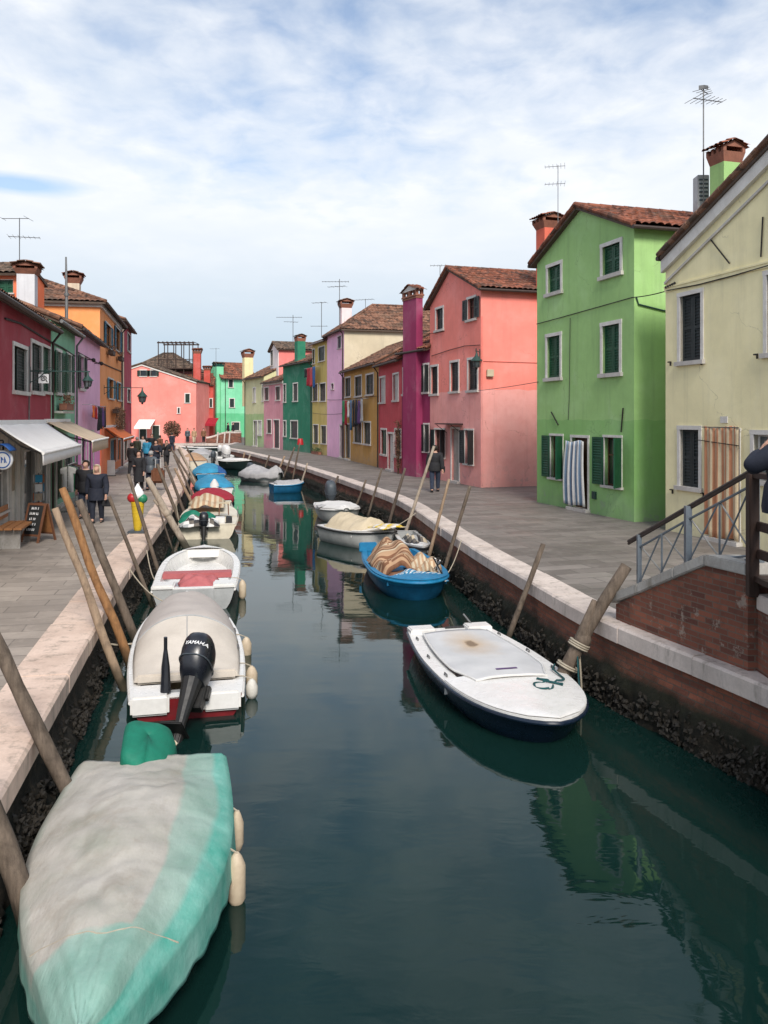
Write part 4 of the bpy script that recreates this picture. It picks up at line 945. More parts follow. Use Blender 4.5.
# ------------------------------------------------------------------ mooring poles
def pole(label, x0, y0, x1, y1, r, mt, Y=None, group=None, knob=None, bend=0, band=None):
    """a leaning stake: foot pixel (x0,y0) and head pixel (x1,y1) at distance Y; the foot goes on below the water"""
    Y = Y or (CZ - WZ) * F / (y0 - HY)
    left = x0 < 215; C_, zc, sg = (CL, LZ, 1) if left else (CR, 0, -1)
    def gap(Y_): py = HY + (CZ - zc) * F / Y_; return gx(x0 + (x1 - x0) * (py - y0) / (y1 - y0), Y_) - (at_y(C_, Y_) + sg * (r + .075))
    best = None; N_ = 160
    for i in range(N_):
        ya, yb = Y * (.72 + .6 * i / N_), Y * (.72 + .6 * (i + 1) / N_); ga, gb = gap(ya), gap(yb)
        if ga * gb <= 0:
            yr = lerp(ya, yb, abs(ga) / (abs(ga) + abs(gb) + 1e-9))
            if best is None or abs(yr - Y) < abs(best - Y): best = yr
    if best: Y = best
    a = V((gx(x0, Y), Y, gz(y0, Y))); b = V((gx(x1, Y), Y, gz(y1, Y))); d = (a - b)
    if a.z > WZ - .7: a = b + d * ((WZ - .7 - b.z) / d.z)
    L = (b - a).length; n = max(6, int(L / .3)); pts = []; rs = []
    sd = V((RND.uniform(0, 50), RND.uniform(0, 50), 0))
    for i in range(n + 1):
        t = i / n; p = a.lerp(b, t); w = noise.noise_vector(sd + V((t * L * .8, 0, 0))) * (.35 * r + bend * math.sin(math.pi * t)); w.z = 0
        pts.append(p + w); rs.append(r * (1.1 - .30 * t) * (1 + .10 * noise.noise(sd + V((t * L * 3, 3, 0)))))
    m = MB(); m.tube(pts, rs, 10)
    for i in range(len(m.v)):
        nv = noise.noise(m.v[i] * 14) * r * .16; m.v[i] = m.v[i] + V((nv, nv * .5, nv * .3 if i > len(m.v) - 12 else 0))
    if knob:
        t = knob; c = a.lerp(b, t); dd = (b - a).normalized(); s = dd.cross(V((0, 1, 0))).normalized()
        m.tube([c - dd * .3, c + dd * .02 + s * .03, c + dd * .55 + s * .14], [r * .7, r * .95, r * .35], 8); m.ball(c, r * 1.22, 10)
    root = m.build('mooring_pole', M[mt], None, smooth=True, shade=1)
    tag(root, label, 'mooring pole', group or 'mooring poles along the canal')
    o = pts[0].copy()
    for v_ in root.data.vertices: v_.co -= o
    root.location = o
    return pts
pole('thick weathered pole cut by the left edge, lowest in the photo', 21, 893, -42, 722, .088, 'pole_grey')
pole('long brown grey pole leaning on the left coping beside the teal tarp boat', 81, 818, -14, 622, .074, 'pole_grey')
pole('pale tan pole leaning left beside the cream tent boat', 123, 686, 55, 508, .062, 'pole_tan', bend=.04)
pole('bright orange brown pole with slanted head beside the cream tent boat', 125, 650, 61, 488, .069, 'pole_orange', bend=.05)
pole('dark grey pole just behind the bright orange brown one', 131, 628, 79, 500, .074, 'pole_grey')
pole('slender pole standing before the walking couple', 145, 588, 109, 496, .045, 'pole_grey')
pole('slender pole in front of the ice cream cone', 157, 567, 128, 474, .05, 'pole_grey')
fork = pole('stout forked pole behind the ice cream cone', 181, 538, 147, 478, .105, 'pole_pale', knob=.62)
pole('thin pole with a yellow band between two mooring poles', 172, 548, 158, 505, .03, 'pole_dark', Y=25.5)
for lb, q, r, mt in (('straight brown pole beside the boat with teal engine cover, nearer of two', (182, 527, 157, 464), .06, 'pole_grey'), ('straight brown pole beside the cream decked boat, farther of two', (187, 519, 165, 462), .06, 'pole_dark'),
        ('reddish pole beside the red tarp boat', (193, 506, 175, 468), .07, 'pole_tan'), ('leaning grey pole beside the light blue tarp boat', (193, 497, 174, 455), .06, 'pole_grey'),
        ('thin pole leaning by the far blue boat on the left', (197, 486, 179, 447), .06, 'pole_pale'), ('short pole by the far blue boat on the left', (193, 483, 172, 450), .06, 'pole_grey'), ('last pole of the left quay before the bend', (201, 474, 186, 446), .06, 'pole_dark'), ('dark pole rising from the far left boats', (190, 470, 178, 449), .06, 'pole_dark')):
    pole(lb, *q, r, mt)
fatp = pole('thick forked weathered pole beside the foot of the stair parapet', 557, 684, 626, 566, .10, 'pole_grey', Y=12.15, knob=.60)
for lb, q, r, mt, Y in (('straight grey pole behind the white decked navy boat', (505, 646, 543, 544), .052, 'pole_grey', 14.15), ('slim pole right of the blue boat with striped blankets', (441, 579, 470, 486), .045, 'pole_grey', 20.1),
        ('slim pole rising behind the grey engine skiff', (431, 548, 449, 479), .045, 'pole_tan', 22.6), ('pale pole in front of the walking man in black', (407, 528, 434, 446), .05, 'pole_pale', 29.6), ('dark pole in front of the magenta house corner', (391, 517, 405, 468), .055, 'pole_dark', 32.5),
        ('slim pole standing above the white boat with beige tarp', (369, 512, 382, 468), .045, 'pole_grey', 34.5), ('short grey pole right of the grey covered motor', (357, 503, 366, 480), .05, 'pole_grey', 38), ('stubby pole left of the grey covered motor', (333, 490, 338, 476), .06, 'pole_dark', 45),
        ('pole to the right of the blue hulled boat', (302, 481, 307.5, 463), .055, 'pole_pale', 51.5), ('pole tipped with a red bucket before the emerald house', (293, 478, 300, 443), .055, 'pole_grey', 54), ('long pole behind the blue hulled boat', (284, 476, 294.5, 447), .06, 'pole_grey', 55.8), ('pole beyond the blue hulled boat', (278, 472, 284.5, 456), .065, 'pole_tan', 59.5),
        ('pole above the grey tarp boat', (265.5, 467, 269.5, 455), .07, 'pole_grey', 65.5), ('pole left of the grey tarp boat, nearer of a close pair', (247.5, 463, 250.5, 454.5), .075, 'pole_pale', 72), ('pole left of the grey tarp boat, farther of a close pair', (242.5, 462, 244.5, 452.5), .075, 'pole_tan', 74.5), ('last pole on the right quay before the far bend', (228, 460, 229.5, 450), .08, 'pole_grey', 79)):
    pole(lb, *q, r, mt, Y=Y)
# red bucket upturned on its pole
c = V((gx(300.3, 54), 54, gz(443, 54))); m = MB(); m.lathe(c + V((0, 0, -.12)), [(.20, 0), (.215, .02), (.16, .38), (.15, .4), (.02, .41)], 12)
tag(m.build('bucket', M['plastic_red'], None, smooth=True), 'red bucket upturned on a pole before the emerald house', 'bucket')
# ropes round the thick pole and the tan one
def coil(pts, t, r, label, mt='rope_pale', turns=3.2, tail=None):
    i = int(t * (len(pts) - 1)); c = pts[i]; d = (pts[i + 1] - pts[i - 1]).normalized(); a = d.orthogonal().normalized(); b_ = d.cross(a); m = MB(); q = []
    for k in range(int(turns * 14)):
        an = k / 14 * 2 * math.pi; q.append(c + (a * math.cos(an) + b_ * math.sin(an)) * (r + .012) + d * .03 * k / 14)
    if tail: q += [q[-1] + V(x) for x in tail]
    m.tube(q, .013, 6); tag(m.build('mooring_rope', M[mt], None, smooth=True), label, 'rope', 'mooring ropes')
coil(fatp, .62, .125, 'pale rope wound round the thick forked pole by the steps', tail=[(-.05, -.1, -.2), (-.03, -.12, -.6), (-.05, -.12, -.75)])
coil(fatp, .5, .13, 'frayed pale rope hanging low on the thick forked pole', turns=2.2, tail=[(.0, -.08, -.3), (.02, -.1, -.62)])
# ------------------------------------------------------------------ boats
def sm(x): x = max(0, min(1, x)); return x * x * (3 - 2 * x)
class Boat:
    """stern and bow points in plan, beam, freeboard; x runs stern to bow, y to starboard... all lofted from stations"""
    def __init__(s, label, st, bw, beam, free, hull, inner, rail=None, tr=.82, p=2.3, q=.75, sheer=.25, foredeck=.7, gw=.10, deck='gel_white', floor=.10, interior=True, bottom=None, name='boat', group='boats moored in the canal', stripe=None, wide=.42):
        s.st = V((*st, 0)); s.bw = V((*bw, 0)); s.L = (s.bw - s.st).length; s.X = (s.bw - s.st) / s.L; s.Y = V((-s.X.y, s.X.x, 0)); s.B = beam / 2; s.fr = free; s.tr = tr; s.p = p; s.q = q; s.sh = sheer; s.gw = gw; s.wide = wide
        s.root = thing(name, (*(s.P(s.L / 2, 0, 0).xy), WZ), label, 'boat', group)
        NS = 26; vs_ = [0, .08, .2, .35, .5, .65, .8, .92, 1]
        m = MB(); rows = []
        for i in range(NS + 1):
            t = i / NS; t = 1 - (1 - t) ** 1.35; row = []
            for sg in (-1, 1):
                for v in (vs_ if sg < 0 else vs_[-2::-1]):
                    row.append(s.hullpt(t, v, sg))
            rows.append(row)
        k = len(rows[0]); o = len(m.v)
        for r_ in rows: m.v += r_
        for i in range(NS):
            for j in range(k - 1):
                m.f.append((o + i * k + j, o + i * k + j + 1, o + (i + 1) * k + j + 1, o + (i + 1) * k + j))
                jj = min(j, k - 2 - j); m.m.append(2 if (stripe and jj == 1) else (1 if (bottom and jj >= 4) else 0))
        m.f.append(tuple(o + j for j in range(k))); m.m.append(1 if bottom else 0)
        s.hull = m.build('hull', [M[hull], M[bottom or hull], M[stripe or hull]], s.root, smooth=True)
        # gunwale strip
        m = MB(); ts = [1 - (1 - i / NS) ** 1.35 for i in range(NS + 1)]
        for sg in (-1, 1):
            for a, b in zip(ts, ts[1:]):
                A, B_ = s.gp(a, sg), s.gp(b, sg); Ai, Bi = s.gi(a, sg), s.gi(b, sg); up = V((0, 0, .018))
                m.quad(A + up, B_ + up, Bi + up, Ai + up); m.quad(A - up, B_ - up, B_ + up, A + up)
        A, B_ = s.gp(0, -1), s.gp(0, 1); up = V((0, 0, .0185)); m.quad(A + up, B_ + up, B_ + s.X * gw + up, A + s.X * gw + up); m.quad(A - up, B_ - up, B_ + up, A + up)
        m.build('gunwale', M[deck], s.root, recalc=True)
        if rail:
            m = MB(); pts = [s.gp(t, -1) for t in ts] + [s.gp(t, 1) for t in ts[-2::-1]]
            c = s.P(s.L * .5, 0, 0)
            m.tube([p_ + V((0, 0, -.035)) for p_ in pts], .028, 8); m.build('rub_rail', M[rail], s.root, smooth=True)
        if interior:
            m = MB(); te = min(foredeck + .05, .97); tt = [te * i / 14 for i in range(15)]; fz = floor
            def ip(t, sg, z, k): g_ = s.gi(t, sg); c_ = s.P(t * s.L, 0, 0); q_ = c_ + (V((g_.x, g_.y, 0)) - c_) * k; q_.z = z; return q_
            t0 = gw / s.L * .9; tt = [max(t0, x) for x in tt]
            for a, b in zip(tt, tt[1:]):
                if b - a < 1e-5: continue
                for sg in (-1, 1):
                    m.quad(ip(a, sg, s.zg(a) + .01, 1), ip(b, sg, s.zg(b) + .01, 1), ip(b, sg, WZ + fz, .84), ip(a, sg, WZ + fz, .84))
                m.quad(ip(a, -1, WZ + fz, .84), ip(b, -1, WZ + fz, .84), ip(b, 1, WZ + fz, .84), ip(a, 1, WZ + fz, .84))
            m.quad(ip(t0, -1, s.zg(0) + .01, 1), ip(t0, 1, s.zg(0) + .01, 1), ip(t0, 1, WZ + fz, .84), ip(t0, -1, WZ + fz, .84))
            m.build('inner_hull', M[inner], s.root)
        if foredeck < 1:
            m = MB(); n = 10
            def fd(u, v):
                t = lerp(foredeck, 1, v); w_ = (u * 2 - 1); y_ = w_ * max(s.bb(t) - .01, 0)
                return s.P(t * s.L, y_, s.zg(t) + .03 + .05 * (1 - w_ * w_) * (1 - v * .6))
            m.grid(fd, 10, n); m.quad(fd(0, 0), fd(1, 0), fd(1, 0) - V((0, 0, .2)), fd(0, 0) - V((0, 0, .2))); m.build('foredeck', M[deck], s.root, smooth=True)
    def P(s, x, y, z): return s.st + s.X * x + s.Y * y + V((0, 0, z))
    def bb(s, t):
        if t < s.wide: return s.B * lerp(s.tr, 1, math.sin(t / s.wide * math.pi / 2))
        return s.B * max(1 - ((t - s.wide) / (1 - s.wide)) ** s.p, 0) ** s.q
    def zg(s, t): return WZ + s.fr * (1 + s.sh * t * t * t + .06 * (1 - t) ** 2)
    def hullpt(s, t, v, sg):
        y = s.bb(t) * (1 - v ** 3) ** .5 * (1 - .06 * math.sin(v * math.pi)); z = s.zg(t) + (WZ - .2 - s.zg(t)) * v
        return s.P(t * s.L - .12 * s.L * v * t ** 5, sg * y, z)
    def gp(s, t, sg): return s.P(t * s.L, sg * s.bb(t), s.zg(t))
    def gi(s, t, sg): return s.P(min(t, 1 - .02) * s.L, sg * max(s.bb(t) - s.gw, .001), s.zg(t))
    def thwart(s, t, wd, z, mt, name='thwart', h=.05):
        m = MB(); b0 = s.bb(t) - s.gw - .02; m.obox(s.P(t * s.L - wd / 2, -b0, WZ + z), s.X * wd, s.Y * 2 * b0, (0, 0, h)); return m.build(name, M[mt], s.root, bevel=.012)
    def box(s, x, y, z, sx, sy, sz, mt, name, bev=.015, rz=0):
        m = MB(); c, n_ = math.cos(rz), math.sin(rz); ux = s.X * c + s.Y * n_; uy = s.Y * c - s.X * n_
        m.obox(s.P(x, y, WZ + z) - ux * sx / 2 - uy * sy / 2, ux * sx, uy * sy, (0, 0, sz)); return m.build(name, M[mt], s.root, bevel=bev)
    def cover(s, t0, t1, hump, mt, label, drop=.16, name='tarpaulin', cat='tarpaulin', seed=0, fold=.03, inset=0.0, nx=44, ny=30, ends=.18, mats=None, mf=None, sag=0.0, skew=0, endh=.0, top=None, crease=.02):
        """cloth over the gunwales: domed by hump(t), falling drop below the rail"""
        m = MB(); top = top or .80
        def fn(u, v):
            t = lerp(t0, t1, v); w_ = 2 * u - 1; b = max(s.bb(min(t, .995)) - inset, .02) + .012; zg = s.zg(min(t, 1)) + .045; a = abs(w_); sgn = 1 if w_ > 0 else -1
            e = min(1, min(v, 1 - v) / .08); e = sm(e) if ends else 1
            nn = noise.noise(V((u * 5 + seed, v * 7, seed))) * fold + noise.noise(V((u * 15, v * 18, seed + 4))) * fold * .4
            x = t * s.L
            if a <= top:
                nn = nn - crease * max(0, 1 - abs(noise.noise(V((u * 3.1 + seed, v * 4.3, seed + 2)))) * 9) + crease * .8 * max(0, 1 - abs(noise.noise(V((u * 2.2 + seed, v * 6.0, seed + 7)))) * 10)
                k = a / top; y = sgn * b * k; z = zg + hump(t) * (1 - k * k) * (endh + (1 - endh) * e) + nn * (1 - .5 * k) - sag * (1 - k * k) * math.sin(v * math.pi * 3) ** 2
            else:
                k = (a - top) / (1 - top); ru = .5 + .5 * noise.noise(V((v * 16 + seed, sgn * 3, 1.3)))
                y = sgn * (b + .03 + .035 * k * ru); z = zg - .02 - drop * k * (.75 + .5 * ru) + nn * .3
            x += .15 * sm((t - .85) / .15)
            q_ = s.P(x, y + skew, z); q_.z = max(q_.z, WZ + .03); return q_
        m.grid(fn, ny, nx, mf=mf); s.fn = fn
        o = m.build(name, [M[x] for x in (mats or [mt])], None, smooth=True, shade=1)
        md = o.modifiers.new('thickness', 'SOLIDIFY'); md.thickness = .012; md.offset = 1
        tag(o, label, cat); return o
def motor(bt, y=0, tilt=0.35, mt='motor_black', sc=1.0, x=-.22, lift=.0, name='outboard_motor', letters=False, leg=True, face=0, yaw=0):
    """an outboard on the transom: cowling, neck, leg with cavitation plate, gear case, propeller, clamp and tiller"""
    o = bt.P(x, y, bt.zg(0) + .05 + lift); Z = V((0, 0, 1)); RY = Matrix.Rotation(yaw, 3, 'Z'); X, Y = RY @ bt.X, RY @ bt.Y
    ca, sa = math.cos(tilt), math.sin(tilt); ax = (X * ca - Z * sa * 1).normalized(); up = (Z * ca + X * sa).normalized()   # tilted: the leg swings out aft
    Mt = Matrix((ax, Y, up)).transposed(); rows = []
    root = bpy.data.objects.new(name, None); COL.objects.link(root); root.parent = bt.root; root.location = o - wloc(bt.root)
    m = MB(); q = lambda a, b, c: o + ax * a * sc + Y * b * sc + up * c * sc
    prof = [(-.02, .10, .10, .10), (.0, .17, .13, .06), (.08, .22, .155, .03), (.2, .255, .17, .0), (.32, .26, .175, -.015), (.42, .245, .165, -.02), (.50, .20, .135, -.02), (.545, .12, .085, -.01), (.555, .02, .015, 0)]
    n = 18; oi = len(m.v)
    for z, rx, ry, dx in prof:
        for j in range(n):
            a = 2 * math.pi * j / n; cx, sy = math.cos(a), math.sin(a); e = .72
            m.v.append(q(dx + rx * math.copysign(abs(cx) ** e, cx), ry * math.copysign(abs(sy) ** e, sy), z))
    for i in range(len(prof) - 1):
        for j in range(n): m.f.append((oi + i * n + j, oi + i * n + (j + 1) % n, oi + (i + 1) * n + (j + 1) % n, oi + (i + 1) * n + j)); m.m.append(0)
    m.f.append(tuple(oi + j for j in range(n))); m.m.append(0)
    m.build('cowling', M[mt], root, smooth=True)
    m = MB(); ring = [q(.0 + .262 * math.copysign(abs(math.cos(a)) ** .72, math.cos(a)), .178 * math.copysign(abs(math.sin(a)) ** .72, math.sin(a)), .2) for a in [2 * math.pi * j / 26 for j in range(26)]]
    m.tube(ring, .008 * sc, 5, closed=True); m.build('cowling_seam', M['motor_grey'], root)
    if leg:
        m = MB()
        m.tube([q(-.01, 0, .02), q(-.01, 0, -.25), q(-.01, 0, -.5), q(-.01, 0, -.62)], [.12 * sc, .085 * sc, .058 * sc, .07 * sc], 12); m.obox(q(-.3, -.12, -.63), ax * .5 * sc, Y * .24 * sc, up * .025 * sc)
        m.tube([q(0, 0, -.6), q(-.01, 0, -.93)], [.075 * sc, .05 * sc], 8); m.obox(q(-.05, -.012, -1.12), ax * .16 * sc, Y * .024 * sc, up * .2 * sc)
        m.build('drive_leg', M['motor_leg'], root, bevel=.012)
        m = MB(); m.ball(q(-.02, 0, -.9), (.26 * sc, .065 * sc, .065 * sc), 12, M=Mt); m.build('gear_case', M['motor_leg'], root, smooth=True)
        m = MB(); m.ball(q(-.29, 0, -.9), .045 * sc, 8)
        for kx in range(3):
            a = kx * 2.094 + .5; d1 = Y * math.cos(a) + up * math.sin(a); d2 = Y * -math.sin(a) + up * math.cos(a); c_ = q(-.3, 0, -.9)
            m.prism([c_ + d1 * .03 * sc - d2 * .03 * sc, c_ + d1 * .12 * sc - d2 * .065 * sc + ax * .02, c_ + d1 * .15 * sc + d2 * .02 * sc, c_ + d1 * .1 * sc + d2 * .06 * sc - ax * .02], ax * .012)
        m.build('propeller', M['cloth_beige'], root)
    m = MB(); m.obox(q(.1, -.13, -.25), ax * .13 * sc, Y * .26 * sc, up * .27 * sc); m.obox(q(.18, -.16, -.1), ax * .08 * sc, Y * .06 * sc, up * .16 * sc); m.obox(q(.18, .10, -.1), ax * .08 * sc, Y * .06 * sc, up * .16 * sc); m.build('clamp', M['motor_leg'], root, bevel=.01)
    if letters:
        cu = bpy.data.curves.new('lettering', 'FONT'); cu.body = 'YAMAHA'; cu.size = .062 * sc; cu.extrude = .003; cu.align_x = 'CENTER'; cu.align_y = 'CENTER'; cu.shear = .2
        to = bpy.data.objects.new('tmp', cu); COL.objects.link(to); bpy.context.view_layer.update()
        me = bpy.data.meshes.new_from_object(to.evaluated_get(bpy.context.evaluated_depsgraph_get())); bpy.data.objects.remove(to)
        # bend it round the back of the cowling
        for v_ in me.vertices:
            yy = letters[0] - v_.co.x; zz = letters[1] + v_.co.y / sc + letters[2] * v_.co.x; ry_ = lerp(.176, .158, max(0, (zz - .32) / .12)) * sc
            rx_ = lerp(.262, .240, max(0, (zz - .32) / .12)) + .006; xx = -rx_ * max(1 - (abs(yy) / ry_) ** (2 / .72), .02) ** .36
            w_ = q(-.013 + xx, yy / sc, zz)
            off = (w_ - o).normalized(); v_.co = w_ + off * (.004 + v_.co.z) - wloc(root)
        lt = bpy.data.objects.new('lettering', me); COL.objects.link(lt); lt.parent = root; me.materials.clear(); me.materials.append(M['lettering_white'])
    return root
def fender(bt, t, sg, label, mt='fender', r=.085, L=.42, z=.0):
    p = bt.gp(t, sg) + bt.Y * sg * (r + .03); m = MB(); zt = p.z - .02 + z
    c = V((p.x, p.y, zt - L)); m.lathe(c, [(.02, -.02), (r * .6, 0), (r, .06), (r, L - .1), (r * .6, L - .03), (.02, L)], 12)
    root = tag(m.build('fender', M[mt], None, smooth=True), label, 'fender', 'fenders hung over the boats')
    k = MB(); g_ = bt.gi(t, sg); k.tube([c + V((0, 0, L)), bt.gp(t, sg) + V((0, 0, .03)), g_ + V((0, 0, .04))], .008, 5); k.build('lanyard', M['rope_pale'], root)
def heap(name, label, cat, c, ux, uy, lx, ly, h, mats, seed, mf=None, n=26, base=None, fold=.10):
    """a thrown cloth: folds running down from a few peaks"""
    m = MB(); ux, uy = V(ux), V(uy)
    def fn(u, v):
        a, b = u * 2 - 1, v * 2 - 1; r_ = max(abs(a) ** 2.4, 0) + abs(b) ** 2.4; k = max(0, 1 - r_ * .9)
        hh = h * (k ** .6) * (.65 + .6 * noise.noise(V((a * 1.5 + seed, b * 1.5, seed)))) + fold * h * math.sin(a * 9 + 3 * noise.noise(V((a * 2, b * 2, seed)))) * (.4 + k) * .5
        e = 1 + .12 * noise.noise(V((a * 3, b * 3, seed + 9)))
        return V(c) + ux * a * lx / 2 * e + uy * b * ly / 2 * e + V((0, 0, max(hh, .0) + .012))
    m.grid(fn, n, n, mf=mf); o = m.build(name, [M[x] for x in mats], None, smooth=True, shade=1)
    md = o.modifiers.new('thickness', 'SOLIDIFY'); md.thickness = .014; md.offset = 1
    return tag(o, label, cat)

# ---- left bank, near to far
b1 = Boat('boat under a stained grey and teal tarpaulin, nearest in the photo', (-2.26, 8.20), (-1.66, 4.68), 1.47, .42, 'hull_navy', 'gel_grey', 'hull_navy', tr=.90, p=1.9, q=.80, wide=.36, sheer=.12, foredeck=.8, interior=False)
t_ = NT('tarp_bleached'); pp = t_.pos('object'); sxyz = t_.node('ShaderNodeSeparateXYZ'); t_.link(t_.node('ShaderNodeTexCoord').outputs['UV'], sxyz.inputs[0])
u_ = t_.math('ADD', sxyz.outputs['X'], t_.math('MULTIPLY', t_.math('SUBTRACT', t_.noise(pp, 1.3, 5), .5), .10)); v_ = t_.math('ADD', sxyz.outputs['Y'], t_.math('MULTIPLY', t_.math('SUBTRACT', t_.noise(pp, 2.1, 5), .5), .10))
side_ = t_.math('MAXIMUM', t_.ramp(u_, [(.66, 0.0), (.68, .42), (.80, .55), (.825, 1.0)]), t_.math('MAXIMUM', t_.ramp(u_, [(.05, .8), (.09, .3), (.13, .15), (.15, 0.0)]), t_.ramp(v_, [(.84, 0.0), (.852, .55), (.97, .7)])))
teal = t_.ramp(t_.noise(pp, 2.6, 6, .65), [(.3, (.05, .29, .225)), (.7, (.22, .45, .385))])
beige = t_.ramp(t_.noise(pp, 1.5, 7, .65), [(.28, (.27, .275, .225)), (.5, (.385, .365, .32)), (.72, (.475, .445, .40))])
beige = t_.mix(t_.ramp(t_.noise(pp, 3.5, 6, .75), [(.5, 0.0), (.75, .55)]), beige, (.26, .215, .165))
beige = t_.mix(t_.ramp(t_.noise(pp, 9, 6, .75), [(.66, 0.0), (.72, .6)]), beige, (.16, .13, .10))
col_ = t_.mix(side_, beige, teal)
M['tarp_bleached'] = t_.out(col_, .62, t_.bump(t_.noise(pp, 40, 4, .7), .25, .01, t_.bump(t_.noise(t_.pos('object', (3, 1, 1), (0, 0, .2)), 4, 5, .6), .4, .03)), 0, .35)
b1c = b1.cover(-.025, 1.01, lambda t: .02 + .15 * sm(t / .35) + .04 * math.sin(min(1, t * 1.1) * math.pi), 'tarp_bleached', 'stained tarpaulin, grey on top and teal at the sides, over the nearest boat', drop=.26, seed=3, fold=.045, ny=72, nx=110, endh=.35, top=.74, crease=.011)
def add_uv(o, ny, nx):
    uv = o.data.uv_layers.new(name='UVMap'); w_ = ny + 1
    for l_ in o.data.loops:
        i = l_.vertex_index; uv.data[l_.index].uv = ((i % w_) / ny, (i // w_) / nx)
add_uv(b1c, 72, 110)
m = MB(); m.tube([V(b1.fn(lerp(.07, .93, k / 30), .80 + .05 * math.sin(k / 30 * math.pi))) + V((0, 0, .012)) for k in range(31)], .005, 5); tag(m.build('tie_cord', M['rope_pale'], None), 'thin cord tied across the bow of the stained tarpaulin', 'cord')
motor(b1, -.06, .15, 'motor_grey', .8, -.2, -.32)
# teal cover pulled over that motor
m = MB(); o = b1.P(-.20, -.06, b1.zg(0) - .04)
def mc(u, v):
    a = u * 2 * math.pi; k = [(0, .02, .0), (.12, .75, .02), (.3, 1.0, .0), (.6, 1.05, -.05), (1, 1.1, -.12)]
    for (v0, r0, d0), (v1, r1, d1) in zip(k, k[1:]):
        if v <= v1: f = (v - v0) / (v1 - v0); r_ = lerp(r0, r1, f); dd = lerp(d0, d1, f); break
    cx, sy = math.cos(a), math.sin(a); ru = 1 + .07 * math.sin(a * 7 + 2) * v; e = .55
    return o + b1.X * (.36 * r_ * math.copysign(abs(cx) ** e, cx) * ru - .02 + dd) + b1.Y * .25 * r_ * math.copysign(abs(sy) ** e, sy) * ru + V((0, 0, .27 - .50 * v ** 1.3 - .10 * sy * r_ + .16 * r_ * math.copysign(abs(cx) ** e, cx) * (1 if cx < 0 else .9) * -.6))
m.grid(mc, 40, 14); cv = m.build('motor_cover', M['cloth_teal'], None, smooth=True, shade=1); md = cv.modifiers.new('thickness', 'SOLIDIFY'); md.thickness = .01
tag(cv, 'bright teal cloth cover pulled over the motor of the nearest boat', 'motor cover')
for t, lb in ((.27, 'slim cream fender beside the nearest boat, farther of its pair'), (.47, 'fat cream fender beside the nearest boat, nearer of its pair')): fender(b1, t, 1, lb, r=.058 if t < .3 else .072, L=.34 if t < .3 else .42, z=-.02)

b2 = Boat('cream boat with a canvas tent and big black outboard motor', (-2.52, 10.75), (-3.80, 16.2), 1.66, .27, 'gel_cream', 'gel_cream', 'gel_white', tr=.84, p=2.4, q=.72, foredeck=.82, bottom='hull_red', gw=.14, deck='gel_white', floor=.08, sheer=.75)
m = MB()
def tent(u, v):
    t = lerp(.105, .87, v); w_ = 2 * u - 1; b = b2.bb(t) - .06; h = (.05 + .42 * min(1, v / .45) ** .9 if v < .45 else (.47 - .20 * ((v - .45) / .55) ** 1.2) * (1 - sm((v - .9) / .1) * .9))
    k = max(0, 1 - abs(w_) ** 2.3) ** .75; n_ = noise.noise(V((u * 4, v * 9, 2))) * .02 + .012 * math.sin(v * 26) * (1 - abs(w_)) * (1 if v < .4 else .3)
    return b2.P(t * b2.L, w_ * b, b2.zg(t) + .04 + h * k + n_)
m.grid(tent, 36, 44, mf=lambda i, j: 1 if (j >= 18) else 0)  # forward part of the tent in greyer canvas
tn = m.build('canvas_tent', [M['canvas_cream'], M['canvas_shade']], None, smooth=True, shade=1); tag(tn, 'low cream canvas tent stretched over the boat with the black motor', 'boat tent'); md = tn.modifiers.new('thickness', 'SOLIDIFY'); md.thickness = .012
m = MB(); m.tube([V(tent(u / 24, .41)) + V((0, 0, .018)) for u in range(25)], .014, 6); m.tube([V(tent(.5, v / 10 * .41)) + V((0, 0, .016)) for v in range(11)], .007, 5); m.build('seam', M['gel_grey'], tn)
m = MB(); m.obox(b2.P(.50, -b2.bb(.1) + .08, b2.zg(0) + .03), b2.X * .14, b2.Y * (2 * b2.bb(.1) - .16), (0, 0, .13)); m.build('tent_sill', M['canvas_cream'], tn, bevel=.03)
for sg in (-1, 1):
    m = MB(); w0 = .54; m.obox(b2.P(-.07, sg * .22 if sg > 0 else -b2.bb(0) + .02, b2.zg(0) - .20), b2.X * .51, b2.Y * (b2.bb(0) - .22), (0, 0, .25)); m.build('stern_box', M['gel_white'], b2.root, bevel=.03)
m = MB(); m.obox(b2.P(.03, -.24, WZ + .2), b2.X * .4, b2.Y * .48, (0, 0, .05)); m.build('splash_well', M['gel_grey'], b2.root)
motor(b2, -.06, .80, 'motor_black', 1.12, -.22, .20, letters=(-.03, .33, .0), yaw=-.35)
m = MB(); o = b2.P(.10, .27, b2.zg(0) + .04); m.tube([o, o + V((0, 0, .32)) + b2.X * .05, o + V((0, 0, .56)) + b2.X * .05], [.07, .055, .022], 8); m.tube([o + V((0, 0, .5)) + b2.X * .05, o + V((0, 0, .7)) + b2.X * .04], .024, 8); m.build('tiller', M['motor_black'], b2.root, smooth=True)
for t in (.33, .5, .66):
    for sg in (-1,):
        p_ = b2.gp(t, sg) - b2.Y * sg * .07; m = MB(); m.tube([p_ + V((0, 0, .02)), p_ + V((0, 0, .10))], .016, 6); m.tube([p_ + V((0, 0, .1)) - b2.X * .1, p_ + V((0, 0, .1)) + b2.X * .1], .02, 6); m.build('cleat', M['zinc'], b2.root)
for t, lb in ((.11, 'white round fender at the stern of the cream tent boat'), (.22, 'cream fender hung beside the stern of the cream tent boat'), (.5, 'small cream fender amidships on the cream tent boat')): fender(b2, t, -1, lb, 'fender_white' if t < .2 else 'fender', r=.085, L=.26 if t < .2 else .34)
